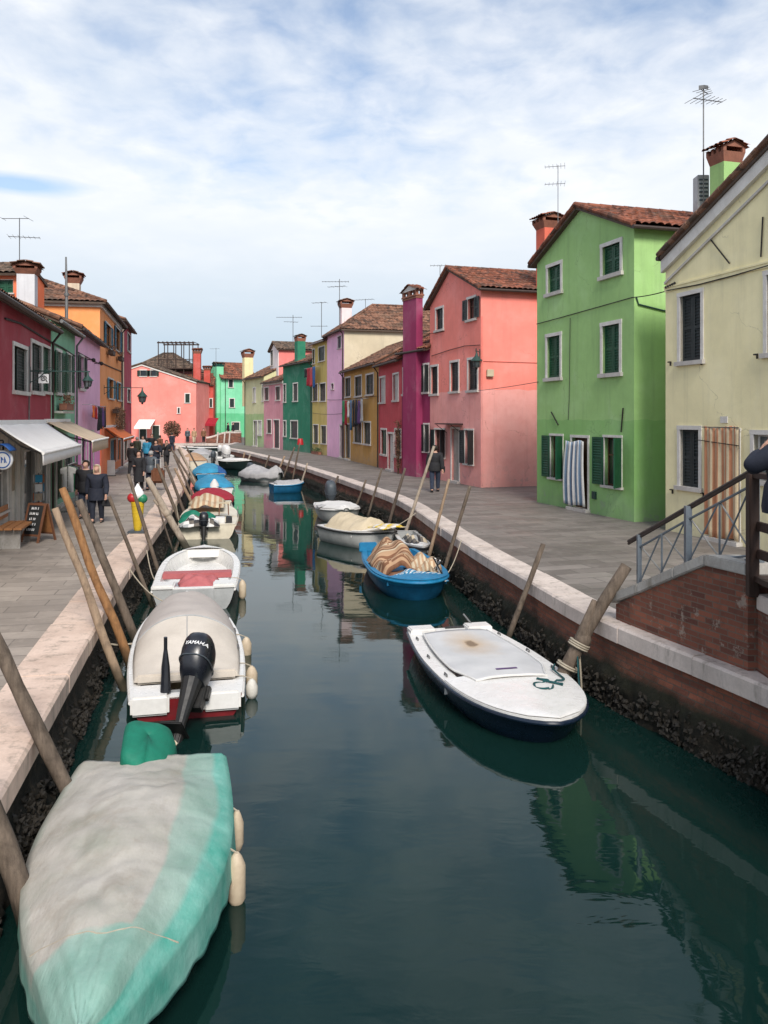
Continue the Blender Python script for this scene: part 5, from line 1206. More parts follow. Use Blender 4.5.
m = MB(); p_ = b2.gp(.45, 1); m.tube([p_ + V((0, 0, .06)), p_ + b2.Y * .2 + V((0, 0, .05)), p_ + b2.Y * .45 + V((0, 0, .10))], .014, 6); tag(m.build('mooring_rope', M['rope_pale'], None), 'pale rope tying the cream tent boat to the left poles', 'rope', 'mooring ropes')

b3 = Boat('open white boat with a pink seat and pink cloth', (-3.82, 16.85), (-4.68, 21.9), 1.80, .40, 'hull_white', 'gel_white', 'gel_white', tr=.90, p=2.7, q=.65, foredeck=.90, bottom='gel_grey', gw=.13, deck='gel_white', floor=.16, wide=.5)
b3.thwart(.31, .36, .36, 'cloth_pink', 'seat_cushion', .12); m = MB(); m.obox(b3.P(.10 * b3.L, -.55, WZ + .17), b3.X * .5, b3.Y * 1.1, (0, 0, .015)); m.build('floor_mat', M['rubber'], b3.root)
for sg in (-1, 1):
    m = MB(); m.obox(b3.P(-.02, sg * .38 if sg > 0 else -b3.bb(0) - .02, b3.zg(0) - .02), b3.X * .5, b3.Y * (b3.bb(0) - .36), (0, 0, .10)); m.build('stern_pad', M['gel_white'], b3.root, bevel=.03)
m = MB(); m.obox(b3.P(-.06, -.4, WZ + .02), b3.X * .08, b3.Y * .8, (0, 0, .40)); m.build('transom_plate', M['gel_grey'], b3.root)
heap('boat_cloth', 'crumpled pink cloth lying over the pink boat seat', 'cloth', b3.P(1.0, -.05, WZ + .30), b3.X, b3.Y, .95, .80, .26, ['cloth_pink'], 5)
fender(b3, .18, -1, 'tan fender beside the open white boat', r=.08, L=.4)

b4 = Boat('cream decked boat cluttered with gear and a teal engine cover', (-5.62, 26.7), (-6.72, 32.8), 1.96, .42, 'gel_cream', 'gel_grey', 'gel_cream', tr=.9, p=2.6, q=.62, foredeck=.34, gw=.24, deck='gel_cream', floor=.15, wide=.45)
b4.box(1.2, -.3, .2, .5, .5, .3, 'gel_cream', 'console'); b4.box(.5, -.40, .16, .4, .3, .48, 'gel_white', 'locker'); b4.box(.42, -.68, .2, .3, .2, .45, 'rubber', 'battery')
heap('engine_cover', 'teal cloth over the engine of the cream decked boat', 'cloth', b4.P(.9, .32, WZ + .46), b4.X, b4.Y, 1.0, 1.15, .42, ['cloth_teal'], 8)
heap('boat_cloth', 'white rag on the stern of the cream decked boat', 'cloth', b4.P(.40, .1, WZ + .46), b4.X, b4.Y, .4, .9, .2, ['cloth_white'], 12)
heap('striped_cloth', 'beige and brown striped cloth over the bow of the cream decked boat', 'cloth', b4.P(4.3, .12, WZ + .66), b4.X, b4.Y, 2.6, 1.25, .42, ['cloth_beige', 'cloth_tan'], 15, mf=lambda i, j: (j // 2) % 2)
st_ = thing('boat_stool', b4.P(2.0, -.5, WZ + .6), 'small wooden folding stool on the cream deck', 'stool')
for a_ in (-1, 1):
    for b_ in (-1, 1): m = MB(); m.tube([b4.P(2.0 + a_ * .16, -.5 + b_ * .16, WZ + .55), b4.P(2.0 + a_ * .13, -.5 + b_ * .14, WZ + .95)], .018, 6); m.build('leg', M['wood_frame'], st_)
m = MB(); m.obox(b4.P(1.85, -.67, WZ + .93), b4.X * .3, b4.Y * .34, (0, 0, .03)); m.build('seat', M['cloth_beige'], st_)
motor(b4, .10, .3, 'motor_black', .85, -.2, -.08)
heap('engine_gear', 'dark engine parts piled at the stern of the cream decked boat', 'gear', b4.P(.12, .25, WZ + .40), b4.X, b4.Y, .75, 1.25, .34, ['junk', 'rubber', 'gel_grey', 'cloth_white'], 67, mf=lambda i, j: (i // 3 * 5 + j // 3 * 3) % 4, n=24)
m = MB(); q_ = [b4.gp(.3, -1) + V((0, 0, .02)), b4.gp(.3, -1) + V((0, 0, .3)), b4.gp(.45, -1) + V((0, 0, .3)), b4.gp(.45, -1) + V((0, 0, .02))]; m.tube(q_, .015, 6); m.build('grab_rail', M['chrome'], b4.root)
for i, (x, y, mt, lb) in enumerate(((.18, .72, 'plastic_green', 'green bucket on the stern of the cream decked boat'), (.2, -.32, 'motor_white', 'white bucket on the stern of the cream decked boat'), (1.55, -.72, 'plastic_red', 'red bucket beside the console of the cream decked boat'))):
    m = MB(); m.lathe(b4.P(x, y, WZ + .17), [(.10, 0), (.13, .26), (.14, .27), (.12, .27), (.1, .03)], 12); tag(m.build('bucket', M[mt], None, smooth=True), lb, 'bucket')

b5 = Boat('boat under a deep red tarpaulin on the left', (-7.0, 34.4), (-7.95, 38.8), 1.7, .42, 'gel_cream', 'gel_grey', 'gel_cream', tr=.85, foredeck=.8)
b5.cover(.0, .95, lambda t: .24 * math.sin(max(.001, min(1, t * 1.1)) * math.pi) ** .8 + .05, 'cloth_red', 'deep red tarpaulin peaked over the boat behind the striped cloth', seed=21, drop=.12)
b6 = Boat('boat under a light blue tarpaulin on the left', (-8.0, 40.2), (-9.4, 45.4), 1.8, .45, 'gel_white', 'gel_grey', 'gel_white', tr=.85, foredeck=.8)
b6.cover(.0, .98, lambda t: .27 * math.sin(max(.001, min(1, t * 1.05)) * math.pi) ** .7 + .12, 'cloth_blue', 'light blue tarpaulin with folds over the boat behind the red one', seed=25, fold=.08, drop=.2)
m = MB(); m.lathe(b6.P(.2, .1, WZ + .5), [(.25, 0), (.2, .2), (.05, .42)], 10); tag(m.build('marker_cone', M['cloth_white'], None, smooth=True), 'small white pointed cover between the red and blue tarpaulins', 'cover')
b7 = Boat('small boat under a deep blue and teal tarpaulin, far left', (-10.1, 49.0), (-11.5, 54.6), 1.9, .55, 'hull_bright', 'gel_grey', 'gel_white', tr=.85, foredeck=.8)
b7.cover(.0, .98, lambda t: .30 * math.sin(max(.001, min(1, t)) * math.pi) ** .7 + .1, 'cloth_blue', 'blue tarpaulin over the far left boat', seed=31, fold=.07, mats=['cloth_blue', 'cloth_deepblue'], mf=lambda i, j: 1 if i < 9 else 0)
for lb, s0, s1, h_, tm in (('cream boat with tan cover moored at the far left bend', (-14.1, 63), (-15.6, 68), 'gel_cream', 'cloth_tan'), ('grey boat with grey cover beside the far left bend', (-16.1, 73.5), (-17.0, 78.5), 'gel_grey', 'cloth_grey')):
    x_ = Boat(lb, s0, s1, 1.9, .55, h_, 'gel_grey', 'gel_white', foredeck=.75); x_.cover(.05, .9, lambda t: .4 * math.sin(max(.001, min(1, t)) * math.pi) ** .7 + .1, tm, lb.split(' ')[0] + ' boat cover at the far left bend', seed=40 + s0[1])
x_ = Boat('long dark boat moored across the far bank below the salmon house', (-17.6, 92.6), (-23.2, 93.4), 1.9, .6, 'hull_dark', 'gel_grey', 'gel_white', foredeck=.6, gw=.16)
x_ = Boat('second dark boat lying before the long one at the far bank', (-18.6, 88.6), (-23.0, 90.0), 1.8, .5, 'hull_dark', 'gel_grey', 'gel_grey', foredeck=.7)
x_ = Boat('pale boat moored beside the far right corner of the quay', (-15.0, 76.6), (-17.3, 81.0), 1.7, .6, 'gel_grey', 'gel_grey', 'gel_white', foredeck=.55); x_.thwart(.4, .3, .3, 'gel_white')
motor(x_, 0, .2, 'motor_white', 1.1, -.2, .1)

# ---- right bank, near to far
r1 = Boat('white decked boat with navy hull and tonneau cover, nearest on the right', (1.05, 13.95), (2.02, 9.62), 1.74, .33, 'hull_navy', 'gel_white', 'hull_navy', tr=.78, p=3.0, q=.60, foredeck=.60, gw=.22, deck='gel_white', floor=.12, sheer=.16, wide=.45)
m = MB()
def tp(u, v):
    t = lerp(.10, .66, v); w_ = 2 * u - 1; b = r1.bb(t) - .21 - .14 * sm((v - .75) / .25) * abs(w_)
    return r1.P(t * r1.L, w_ * b, r1.zg(t) + .055 + .035 * (1 - w_ * w_) - .035 * math.exp(-((v - .33) ** 2 + (u - .5) ** 2) * 22) + .008 * noise.noise(V((u * 6, v * 6, 1))))
m.grid(tp, 22, 26)
t_ = NT('tonneau_canvas'); pp = t_.pos('object'); d_ = t_.node('ShaderNodeVectorMath'); d_.operation = 'DISTANCE'; uvn = t_.node('ShaderNodeTexCoord').outputs['UV']; t_.link(uvn, d_.inputs[0]); d_.inputs[1].default_value = (.5, .30, 0)
dd_ = t_.math('ADD', d_.outputs['Value'], t_.math('MULTIPLY', t_.math('SUBTRACT', t_.noise(pp, 4, 5), .5), .22))
cc_ = t_.mix(t_.ramp(dd_, [(.05, .95), (.16, .5), (.36, 0.0)]), t_.ramp(t_.noise(pp, 2.2, 6), [(.3, (.45, .455, .46)), (.7, (.56, .56, .56))]), (.46, .35, .24))
cc_ = t_.mix(t_.ramp(dd_, [(.03, .85), (.07, 0.0)]), cc_, (.16, .11, .07))
M['tonneau_canvas'] = t_.out(cc_, .7, t_.bump(t_.noise(pp, 40, 4), .15, .01), 0, .3)
tn = m.build('tonneau_cover', M['tonneau_canvas'], None, smooth=True, shade=1); tag(tn, 'grey white tonneau cover with a brown stain on the navy hulled boat', 'boat cover'); add_uv(tn, 22, 26); md = tn.modifiers.new('thickness', 'SOLIDIFY'); md.thickness = .012; md.offset = 1
m = MB(); m.tube([V(tp(0, v / 16)) + V((0, 0, .015)) for v in range(17)] + [V(tp(u / 12, 1)) + V((0, 0, .015)) for u in range(1, 13)] + [V(tp(1, 1 - v / 16)) + V((0, 0, .015)) for v in range(1, 17)], .016, 6); m.build('edge_piping', M['cloth_white'], tn, smooth=True)
m = MB(); c_ = V(tp(.42, .86)); m.obox(c_ + V((0, 0, .018)), r1.Y * .30, r1.X * .05, (0, 0, .004)); m.build('blue_mark', M['cloth_purple'], tn)
for t in (.14, .36, .56):
    for sg in (-1, 1):
        p_ = r1.gp(t, sg) - r1.Y * sg * .09; m = MB(); m.tube([p_ + V((0, 0, .018)) - r1.X * .05, p_ + V((0, 0, .05)) - r1.X * .05, p_ + V((0, 0, .05)) + r1.X * .05, p_ + V((0, 0, .018)) + r1.X * .05], .011, 6); m.build('cleat', M['zinc'], r1.root)
for sg in (-1, 1): r1.box(.14, sg * .48, .345, .3, .42, .09, 'gel_white', 'stern_pad', .02)
m = MB(); o = r1.P(.1, .42, WZ + .39); m.tube([o, o - r1.X * .22 + V((0, 0, .16)) - r1.Y * .1], .017, 6); m.build('stern_staff', M['zinc'], r1.root)
m = MB(); o = r1.P(.03, -.05, WZ + .365); m.obox(o, r1.X * .04, r1.Y * .34, (0, 0, .03)); m.build('stern_plate', M['rubber'], r1.root)
m = MB(); q_ = []
for i in range(70):
    a_ = i / 9; q_.append(r1.P(3.06 + .11 * math.sin(a_ * 2.1) + .005 * i, .52 + .15 * math.cos(a_ * 1.6) - .004 * i + (.0), r1.zg(.72) + .06 + .03 * (i % 9) / 9))
m.tube(q_, .013, 6); q0 = q_[0]; m.tube([q0, q0 + r1.X * -.35 + V((0, 0, .02)), q0 + r1.X * -.5 + r1.Y * .1 + V((0, 0, .03))], .013, 6); tag(m.build('coiled_rope', M['rope_teal'], None, smooth=True), 'dark teal rope coiled on the deck of the navy hulled boat', 'rope', 'mooring ropes')

r2b = Boat('blue work boat heaped with striped blankets', (.12, 21.7), (.80, 17.35), 1.70, .42, 'hull_blue', 'hull_bright', 'hull_bright', tr=.8, p=3.4, q=.55, foredeck=.86, gw=.12, deck='hull_bright', floor=.14, sheer=.12, wide=.45, stripe='hull_bright')
r2b.box(.06, -.55, .42, .12, .45, .24, 'hull_bright', 'transom_knee', .02)
heap('striped_blanket', 'brown and beige striped blanket piled high on the blue work boat', 'blanket', r2b.P(2.05, -.25, WZ + .38), r2b.X, r2b.Y, 2.1, 1.1, .74, ['cloth_tan', 'cloth_beige', 'cloth_brown'], 51, mf=lambda i, j: (1, 0, 0, 2, 0, 2, 0, 2)[(i + int(2.5 * noise.noise(V((i * .1, j * .12, 3))))) % 8], n=40, fold=.09)
heap('striped_blanket', 'second tan blanket drooping over the bow side of the blue work boat', 'blanket', r2b.P(2.8, .36, WZ + .36), r2b.X, r2b.Y, 1.2, .75, .55, ['cloth_tan', 'cloth_beige'], 57, mf=lambda i, j: (j // 2) % 2 if i % 7 else 0, n=34, fold=.10)
heap('boat_cloth', 'dark red cloth stuffed under the striped blankets', 'cloth', r2b.P(3.15, -.15, WZ + .3), r2b.X, r2b.Y, .9, .9, .24, ['cloth_brown'], 59)
heap('fishing_net', 'tangled blue net in the bow of the blue work boat', 'net', r2b.P(3.55, .1, WZ + .38), r2b.X, r2b.Y, .9, 1.1, .17, ['cloth_blue', 'hull_blue', 'cloth_white'], 61, mf=lambda i, j: (i * 7 + j * 13) % 3, n=30)
for k_ in range(5):
    m = MB(); m.tube([r2b.P(3.0 + .1 * k_, .45 + .05 * k_, WZ + .40), r2b.P(3.5 + .04 * k_, .62 - .06 * k_, WZ + .72 + .03 * k_)], .016, 6); tag(m.build('boat_rod', M['cloth_white' if k_ % 2 else 'rubber'], None), 'short rod poking up from the net in the blue work boat', 'rod', 'rods in the blue work boat')
r3b = Boat('narrow grey engine skiff squeezed between blankets and right quay', (.62, 25.3), (1.02, 21.6), .82, .42, 'gel_grey', 'gel_grey', 'rubber', foredeck=.8, gw=.1)
heap('engine_gear', 'pile of engine parts and rope in the grey skiff', 'gear', r3b.P(2.2, .0, WZ + .32), r3b.X, r3b.Y, 2.4, .66, .40, ['junk', 'rubber', 'gel_grey', 'cloth_beige'], 66, mf=lambda i, j: (i // 3 * 5 + j // 3 * 3) % 4, n=24)
r3 = Boat('white boat under a beige tarp with a blue rag', (-1.65, 26.7), (.28, 24.3), 1.45, .46, 'hull_white', 'gel_white', 'rubber', tr=.8, p=2.4, q=.7, foredeck=.62, gw=.14, deck='gel_white')
r3.cover(.12, .72, lambda t: .34 + .05 * math.sin(t * 9), 'cloth_beige', 'beige tarp sagging over the white boat beside the blue one', inset=.12, drop=.02, seed=71, fold=.05)
heap('boat_cloth', 'bright blue rag at the stern of the white boat with beige tarp', 'cloth', r3.P(.42, .25, WZ + .58), r3.X, r3.Y, .6, 1.0, .12, ['cloth_deepblue', 'cloth_white'], 73, mf=lambda i, j: 1 if j > 18 else 0)
heap('boat_cloth', 'yellow and cream rags on the bow of the white boat', 'cloth', r3.P(2.9, -.1, WZ + .68), r3.X, r3.Y, .7, .9, .13, ['plastic_yellow', 'cloth_beige', 'cloth_white'], 75, mf=lambda i, j: (i // 4 + j // 5) % 3)
r4 = Boat('plain white boat with a grey shrouded motor', (-2.1, 33.3), (-1.35, 30.0), 1.6, .48, 'hull_white', 'gel_white', 'gel_white', tr=.85, foredeck=.5, gw=.14, deck='gel_white')
r4.cover(.14, .98, lambda t: .10, 'cloth_white', 'flat white cover over the plain white boat', inset=.08, drop=.04, seed=81)
motor(r4, .0, .35, 'motor_grey', 1.25, -.2, .12)
heap('boat_cloth', 'lilac towel hanging over the side of the plain white boat', 'cloth', r4.P(1.9, -.66, WZ + .55), r4.X, r4.Y, .6, .35, .10, ['cloth_grey'], 83)
r5 = Boat('blue hulled boat with white interior on the right', (-5.8, 43.3), (-4.2, 43.9), 1.4, .42, 'hull_blue', 'gel_white', 'hull_bright', tr=.85, foredeck=.5, gw=.16); r5.cover(.1, .9, lambda t: .13, 'cloth_grey', 'pale cover over the blue hulled boat', inset=.12, drop=.03, seed=85)
r6 = Boat('boat under a rumpled pale grey tarpaulin on the right', (-8.4, 52.2), (-6.2, 50.0), 1.8, .45, 'gel_white', 'gel_grey', 'rubber', foredeck=.8); r6.cover(0, .98, lambda t: .28 + .14 * math.sin(t * 8), 'cloth_grey', 'rumpled pale grey tarpaulin over the boat beside the blue hulled one', seed=87, fold=.14, drop=.3); motor(r6, .2, .4, 'motor_grey', 1.0)
r7 = Boat('dark green boat with a white outboard motor, far right', (-12.1, 64.6), (-9.9, 61.6), 1.8, .62, 'hull_dark', 'gel_grey', 'gel_white', foredeck=.5, gw=.16); motor(r7, 0, .35, 'motor_white', 1.7, -.25, .15); r7.cover(.12, .7, lambda t: .12, 'cloth_white', 'white cover inside the dark green boat', inset=.14, drop=.03, seed=91)
r8 = Boat('low grey skiff beyond the white outboard motor', (-13.9, 68.6), (-13.3, 73.2), 1.6, .5, 'gel_grey', 'gel_grey', 'rubber', foredeck=.6); motor(r8, 0, .4, 'motor_grey', 1.1)

# ---- lines from the boats to their poles
def line(a, b, label, sag=.12, mt='rope_pale', r=.011):
    a, b = V(a), V(b); m = MB(); m.tube([a.lerp(b, k / 12) + V((0, 0, -sag * 4 * (k / 12) * (1 - k / 12))) for k in range(13)], r, 5); tag(m.build('mooring_line', M[mt], None), label, 'rope', 'mooring ropes')
line(r1.gp(.74, 1) + V((0, 0, .03)), fatp[int(.5 * len(fatp))], 'line from the navy hulled boat to the thick forked pole', .10, 'rope_teal')
line(b3.gp(.2, 1) + V((0, 0, .03)), (at_y(CL, 18.4) + .2, 18.4, -.1), 'line from the open white boat to the left quay', .1)
line(b2.gp(.9, 1) + V((0, 0, .03)), (at_y(CL, 15.6) + .15, 15.6, .0), 'line from the bow of the cream tent boat to the left quay', .1)
line(r2b.gp(.8, 1) + V((0, 0, .03)), (at_y(CR, 18.6) - .12, 18.6, .1), 'line from the blue work boat to the right quay', .08)
line(b4.gp(.15, 1) + V((0, 0, .03)), (at_y(CL, 27.4) + .2, 27.4, .1), 'line from the cream decked boat to the stout forked pole', .08)
line(r3.gp(.95, -1) + V((0, 0, .03)), (at_y(CR, 25.2) - .06, 25.2, -.05), 'line from the white boat with beige tarp to the right quay', .06)
# ------------------------------------------------------------------ people
def skin_mesh(verts, edges, radii, name, mat, parent, subsurf=2):
    me = bpy.data.meshes.new('tmp'); me.from_pydata([tuple(v) for v in verts], edges, [])
    ob = bpy.data.objects.new('tmp', me); COL.objects.link(ob)
    md = ob.modifiers.new('s', 'SKIN'); md.use_smooth_shade = True
    sv = me.skin_vertices[0].data
    for i, r in enumerate(radii): sv[i].radius = r if isinstance(r, tuple) else (r, r); sv[i].use_root = (i == 0)
    if subsurf: ss = ob.modifiers.new('u', 'SUBSURF'); ss.levels = subsurf; ss.render_levels = subsurf
    bpy.context.view_layer.update()
    m2 = bpy.data.meshes.new_from_object(ob.evaluated_get(bpy.context.evaluated_depsgraph_get()))
    bpy.data.objects.remove(ob)
    m2.name = name; m2.materials.clear(); m2.materials.append(mat)
    m2.polygons.foreach_set('use_smooth', [True] * len(m2.polygons))
    o = bpy.data.objects.new(name, m2); COL.objects.link(o); o.parent = parent; return o
def person(label, x, y, z, h=1.7, face=0, coat='cloth_black', legs='cloth_black', hair='hair_dark', stride=.3, longcoat=False, bend=0, arms=None, hairlong=False, group=None, width=1.0, hat=None, skirt=0):
    """face: heading in radians (0 looks along +Y); one continuous body, clothes and hair over it"""
    root = thing('person', (x, y, z), label, 'person', group); root.rotation_euler = (0, 0, -face); s = h
    st = stride * .5; w = width; by = lambda zz: bend * max(0, zz - .5)
    V_ = []; E = []; R_ = []
    def add(p, r, par=None):
        V_.append(V(p) * s); R_.append(r * s); i = len(V_) - 1
        if par is not None: E.append((par, i))
        return i
    pel = add((0, by(.53), .53), .072 * w); wai = add((0, by(.61), .61), .066 * w, pel); che = add((0, by(.73) + .005, .73), .076 * w, wai); nb = add((0, by(.815), .815), .05, che)
    nk = add((0, by(.86) + .008, .862), .032, nb); hd = add((0, by(.9) + .015, .905), .047, nk); ht = add((0, by(.95) + .012, .952), .050, hd); tp_ = add((0, by(.98) + .008, .985), .022, ht)
    no = add((0, by(.915) + .068, .918), .011, hd)
    J = {}
    for sg in (-1, 1):
        sh = add((sg * .105 * w, by(.805), .805), .038, nb); ar = (arms or {}).get(sg, 'hang'); sw = -sg * st * .5
        if ar == 'hang': el, wr, pa = (sg * .135 * w, by(.64) + sw * .25 - .01, .635), (sg * .145 * w, by(.5) + sw * .7 + .03, .485), (sg * .147 * w, by(.46) + sw * .8 + .04, .445)
        elif ar == 'front': el, wr, pa = (sg * .145 * w, by(.64) + .02, .645), (sg * .09 * w, by(.6) + .15, .64), (sg * .06, by(.6) + .19, .65)
        elif ar == 'up': el, wr, pa = (sg * .15 * w, by(.66) + .08, .67), (sg * .07, by(.7) + .17, .80), (sg * .055, by(.7) + .18, .845)
        else: el, wr, pa = ar
        a = add(el, .029, sh); b = add(wr, .019, a); c = add(pa, .021, b); J[sg] = (sh, a, b, c)
        d = (V(pa) - V(wr)).normalized(); pl = d.cross(V((sg, .2, .1))).normalized(); ax = d.cross(pl).normalized()
        for k, (off, ln) in enumerate(((-.016, .034), (-.006, .040), (.005, .038), (.015, .030))):
            p0 = V(pa) + d * .012 + ax * off; p1 = p0 + d * ln * .55 + pl * .004; p2 = p1 + d * ln * .45 + pl * .012
            f0 = add(p0, .0052, c); f1 = add(p1, .0048, f0); add(p2, .0042, f1)
        t0 = add(V(wr).lerp(V(pa), .6) + ax * -.019 + pl * .006, .006, c); add(V(wr).lerp(V(pa), .6) + ax * -.030 + d * .022 + pl * .012, .005, t0)
        hp = add((sg * .05 * w, 0, .49), .060 * w, pel); kn = add((sg * .052 * w, sg * st * .22 + .012, .275), .041, hp); an = add((sg * .053, sg * st * .42 - .012, .045), .026, kn); to = add((sg * .06, sg * st * .42 + .075, .02), .021, an); he = add((sg * .053, sg * st * .42 - .035, .022), .022, an)
        J['l%d' % sg] = (hp, kn, an, to, he)
    b = skin_mesh(V_, E, R_, 'body', M['skin'], root)
    def sub(idx, edges, grow, name, mat):
        mp = {i: k for k, i in enumerate(idx)}
        return skin_mesh([V_[i] for i in idx], [(mp[a], mp[c_]) for a, c_ in edges], [R_[i] + grow.get(i, grow['d']) * s for i in idx], name, mat, root)
    hips = [J['l-1'][0], J['l1'][0]]
    idx = [pel, wai, che, nb] + hips + [J[sg][k] for sg in (-1, 1) for k in range(3)]
    ed = [(pel, wai), (wai, che), (che, nb), (pel, hips[0]), (pel, hips[1])] + [e for sg in (-1, 1) for e in ((nb, J[sg][0]), (J[sg][0], J[sg][1]), (J[sg][1], J[sg][2]))]
    cg = {'d': .024, pel: .034, wai: .038, che: .030, nb: .018, hips[0]: .022, hips[1]: .022}
    sub(idx, ed, cg, 'coat', M[coat])
    idx = [pel, wai] + [J[k][q] for k in ('l-1', 'l1') for q in range(3)]; ed = [(pel, wai)] + [(pel, J[k][0]) for k in ('l-1', 'l1')] + [(J[k][q], J[k][q + 1]) for k in ('l-1', 'l1') for q in range(2)]
    sub(idx, ed, {'d': .014, pel: .022, wai: .012}, 'trousers', M[legs])
    for k in ('l-1', 'l1'):
        an, to, he = J[k][2], J[k][3], J[k][4]
        skin_mesh([V_[an] + V((0, 0, -.012 * s)), V_[to], V_[he]], [(0, 1), (0, 2)], [.031 * s, .026 * s, .029 * s], 'shoe', M['rubber'], root)
    if not longcoat:
        m = MB(); m.lathe((x, y + by(.53) * s, z), [(.116 * s * w, .455 * s), (.120 * s * w, .49 * s), (.108 * s * w, .60 * s), (.09 * s * w, .64 * s)], 14); m.build('coat_hem', M[coat], root, smooth=True)
    if longcoat:
        m = MB(); m.lathe((x, y + by(.6) * s, z), [(.128 * s * w, (.40 if not skirt else skirt) * s), (.122 * s * w, .5 * s), (.11 * s * w, .60 * s)], 16)
        m.build('coat_skirt', M[coat], root, smooth=True)
    hm = MB(); c = V((0, by(.95) + .002, .948)) * s
    for i in range(1): hm.ball(V((x, y, z)) + c, (.066 * s, .072 * s, .066 * s), 14)
    hm.v = [v for v in hm.v]
    # cut the face out of the hair cap: pull front-lower vertices inside the skull
    for i, v_ in enumerate(hm.v):
        q = v_ - V((x, y, z)) - c
        if q.y > .018 * s and q.z < .030 * s: hm.v[i] = V((x, y, z)) + c + V((q.x * .6, q.y * .3, q.z * .6))
        elif hairlong and q.z < -.01 * s and q.y < .02 * s: hm.v[i] = v_ + V((q.x * .1, -.008 * s, -.055 * s))
    ho = hm.build('hair' if not hat else 'hat', M[hat or hair], root, smooth=True)
    if hat: ho.name = 'hat'
    em = MB()
    for sg in (-1, 1): em.ball(V((x, y, z)) + V((sg * .018, by(.93) + .058, .929)) * s, .0065 * s, 6)
    em.build('eyes', M['cloth_black'], root, smooth=True)
    return root
def gp(px, py, z): Y = (CZ - z) * F / (py - HY); return gx(px, Y), Y
def bag(label, c, w, h, d, mt, strap=None, cat='bag', rz=0, name='bag'):
    root = thing(name, c, label, cat); m = MB(); m.box(c, (w, d, h), rz); m.build('pouch', M[mt], root, bevel=min(w, d, h) * .25)
    if strap: m = MB(); m.tube([V(c) + V(q) for q in strap], .012, 6); m.build('strap', M['cloth_white' if mt != 'cloth_white' else 'cloth_grey'], root, smooth=True)
    return root
PI = math.pi
x, y_ = gp(97, 523, LZ); person('fair haired person in navy coat carrying a white strapped bag, walking past the shop', x, y_, LZ, 1.66, PI * .98, 'cloth_navy', 'cloth_navy', 'hair_blonde', .42, width=1.22, hairlong=True, longcoat=True)
bag('small dark handbag with white strap held by the fair haired walker', (x + .30, y_ - .05, LZ + .58), .26, .2, .1, 'cloth_black', [(-.1, 0, .08), (-.06, 0, .26), (-.02, 0, .27), (.08, 0, .08)])
x, y_ = gp(86, 518, LZ); person('dark haired person in black jacket walking beside the fair haired one', x, y_, LZ, 1.72, PI, 'cloth_black', 'denim', 'hair_dark', .35, width=1.2)
x, y_ = gp(435, 492, 0); person('man in black jacket and jeans walking on the right quay', x, y_, 0, 1.76, .15, 'cloth_black', 'denim', 'hair_dark', .55, width=1.15)
bag('small black shoulder bag at the hip of the walking man', (x + .32, y_ + .02, .86), .12, .28, .2, 'cloth_black', [(-.02, 0, .1), (-.2, 0, .55)])
person('person in navy jacket leaning on the footbridge rail, cut by the right edge', 3.84, 7.95, 1.09, 1.78, -1.05, 'cloth_navy', 'cloth_navy', 'hair_dark', .1, width=1.15, bend=.08, arms={q: ((q * .13, .19, .69), (q * .04, .13, .78), (q * .03, .11, .82)) for q in (-1, 1)})
gr = 'crowd on the left quay'
for lb, px, py, h, fc, co, lg, ha, kw in (
    ('woman in long black coat in front of the crowd', 139, 492, 1.66, PI, 'cloth_black', 'cloth_black', 'hair_dark', dict(longcoat=True, skirt=.25, arms={1: 'front', -1: 'hang'}, hairlong=True)),
    ('person in grey jacket carrying a big brown bag', 151, 490, 1.62, .2, 'motor_grey', 'denim', 'hair_grey', dict(width=1.25)),
    ('person in black with raised arms at the left of the crowd', 132, 476, 1.72, .3, 'cloth_black', 'cloth_black', 'hair_dark', dict(arms={1: 'front', -1: 'hang'})),
    ('person in dark navy jacket turning towards the camera in the crowd', 156, 471, 1.74, PI, 'cloth_navy', 'denim', 'hair_dark', dict(arms={1: 'front', -1: 'front'}, width=1.15)),
    ('person in black jacket holding something up beside the poles', 166.5, 468, 1.66, PI * .85, 'cloth_black', 'cloth_black', 'hair_dark', dict(arms={1: 'up', -1: 'front'})),
    ('person in bright blue jacket in the middle of the crowd', 147, 466, 1.74, .2, 'cloth_blue', 'denim', 'hair_dark', dict(width=1.1)),
    ('tall person in dark coat at the back of the crowd', 152, 459, 1.84, PI, 'cloth_black', 'cloth_black', 'hair_dark', dict()),
    ('person in white shirt under the cafe awning', 143, 460, 1.72, PI, 'cloth_white', 'denim', 'hair_dark', dict()),
    ('person in olive jacket behind the crowd beside the cafe', 137, 462, 1.7, 0, 'cloth_olive', 'cloth_black', 'hair_grey', dict()),
    ('person in brown coat at the back right of the crowd', 160, 457, 1.66, .4, 'leather_brown', 'cloth_black', 'hair_dark', dict()),
    ('person in dark jacket beyond the little dry tree', 172, 452, 1.7, .3, 'cloth_navy', 'denim', 'hair_dark', dict())):
    x, y_ = gp(px, py, LZ); person(lb, x, y_, LZ, h, fc, co, lg, ha, .35, group=gr, **kw)
    if 'brown bag' in lb: bag('big rounded brown leather bag carried beside the crowd', (x + .36, y_ - .25, LZ + .62), .52, .62, .34, 'leather_brown', [(-.12, 0, .28), (-.1, 0, .66), (.1, 0, .66), (.12, 0, .28)])
for lb, px, py, co, lg in (('person in grey and black before the salmon house', 188.5, 443.2, 'motor_grey', 'cloth_black'), ('person in tan coat before the salmon house', 196.5, 443, 'cloth_tan', 'cloth_beige'), ('person in dark red coat at the corner of the salmon house', 204.5, 443.2, 'cloth_brown', 'cloth_black')):
    x, y_ = gp(px, py, -.1); person(lb, x, min(y_, 96.2), -.1, 1.72, PI * .9, co, lg, 'hair_dark', .3)
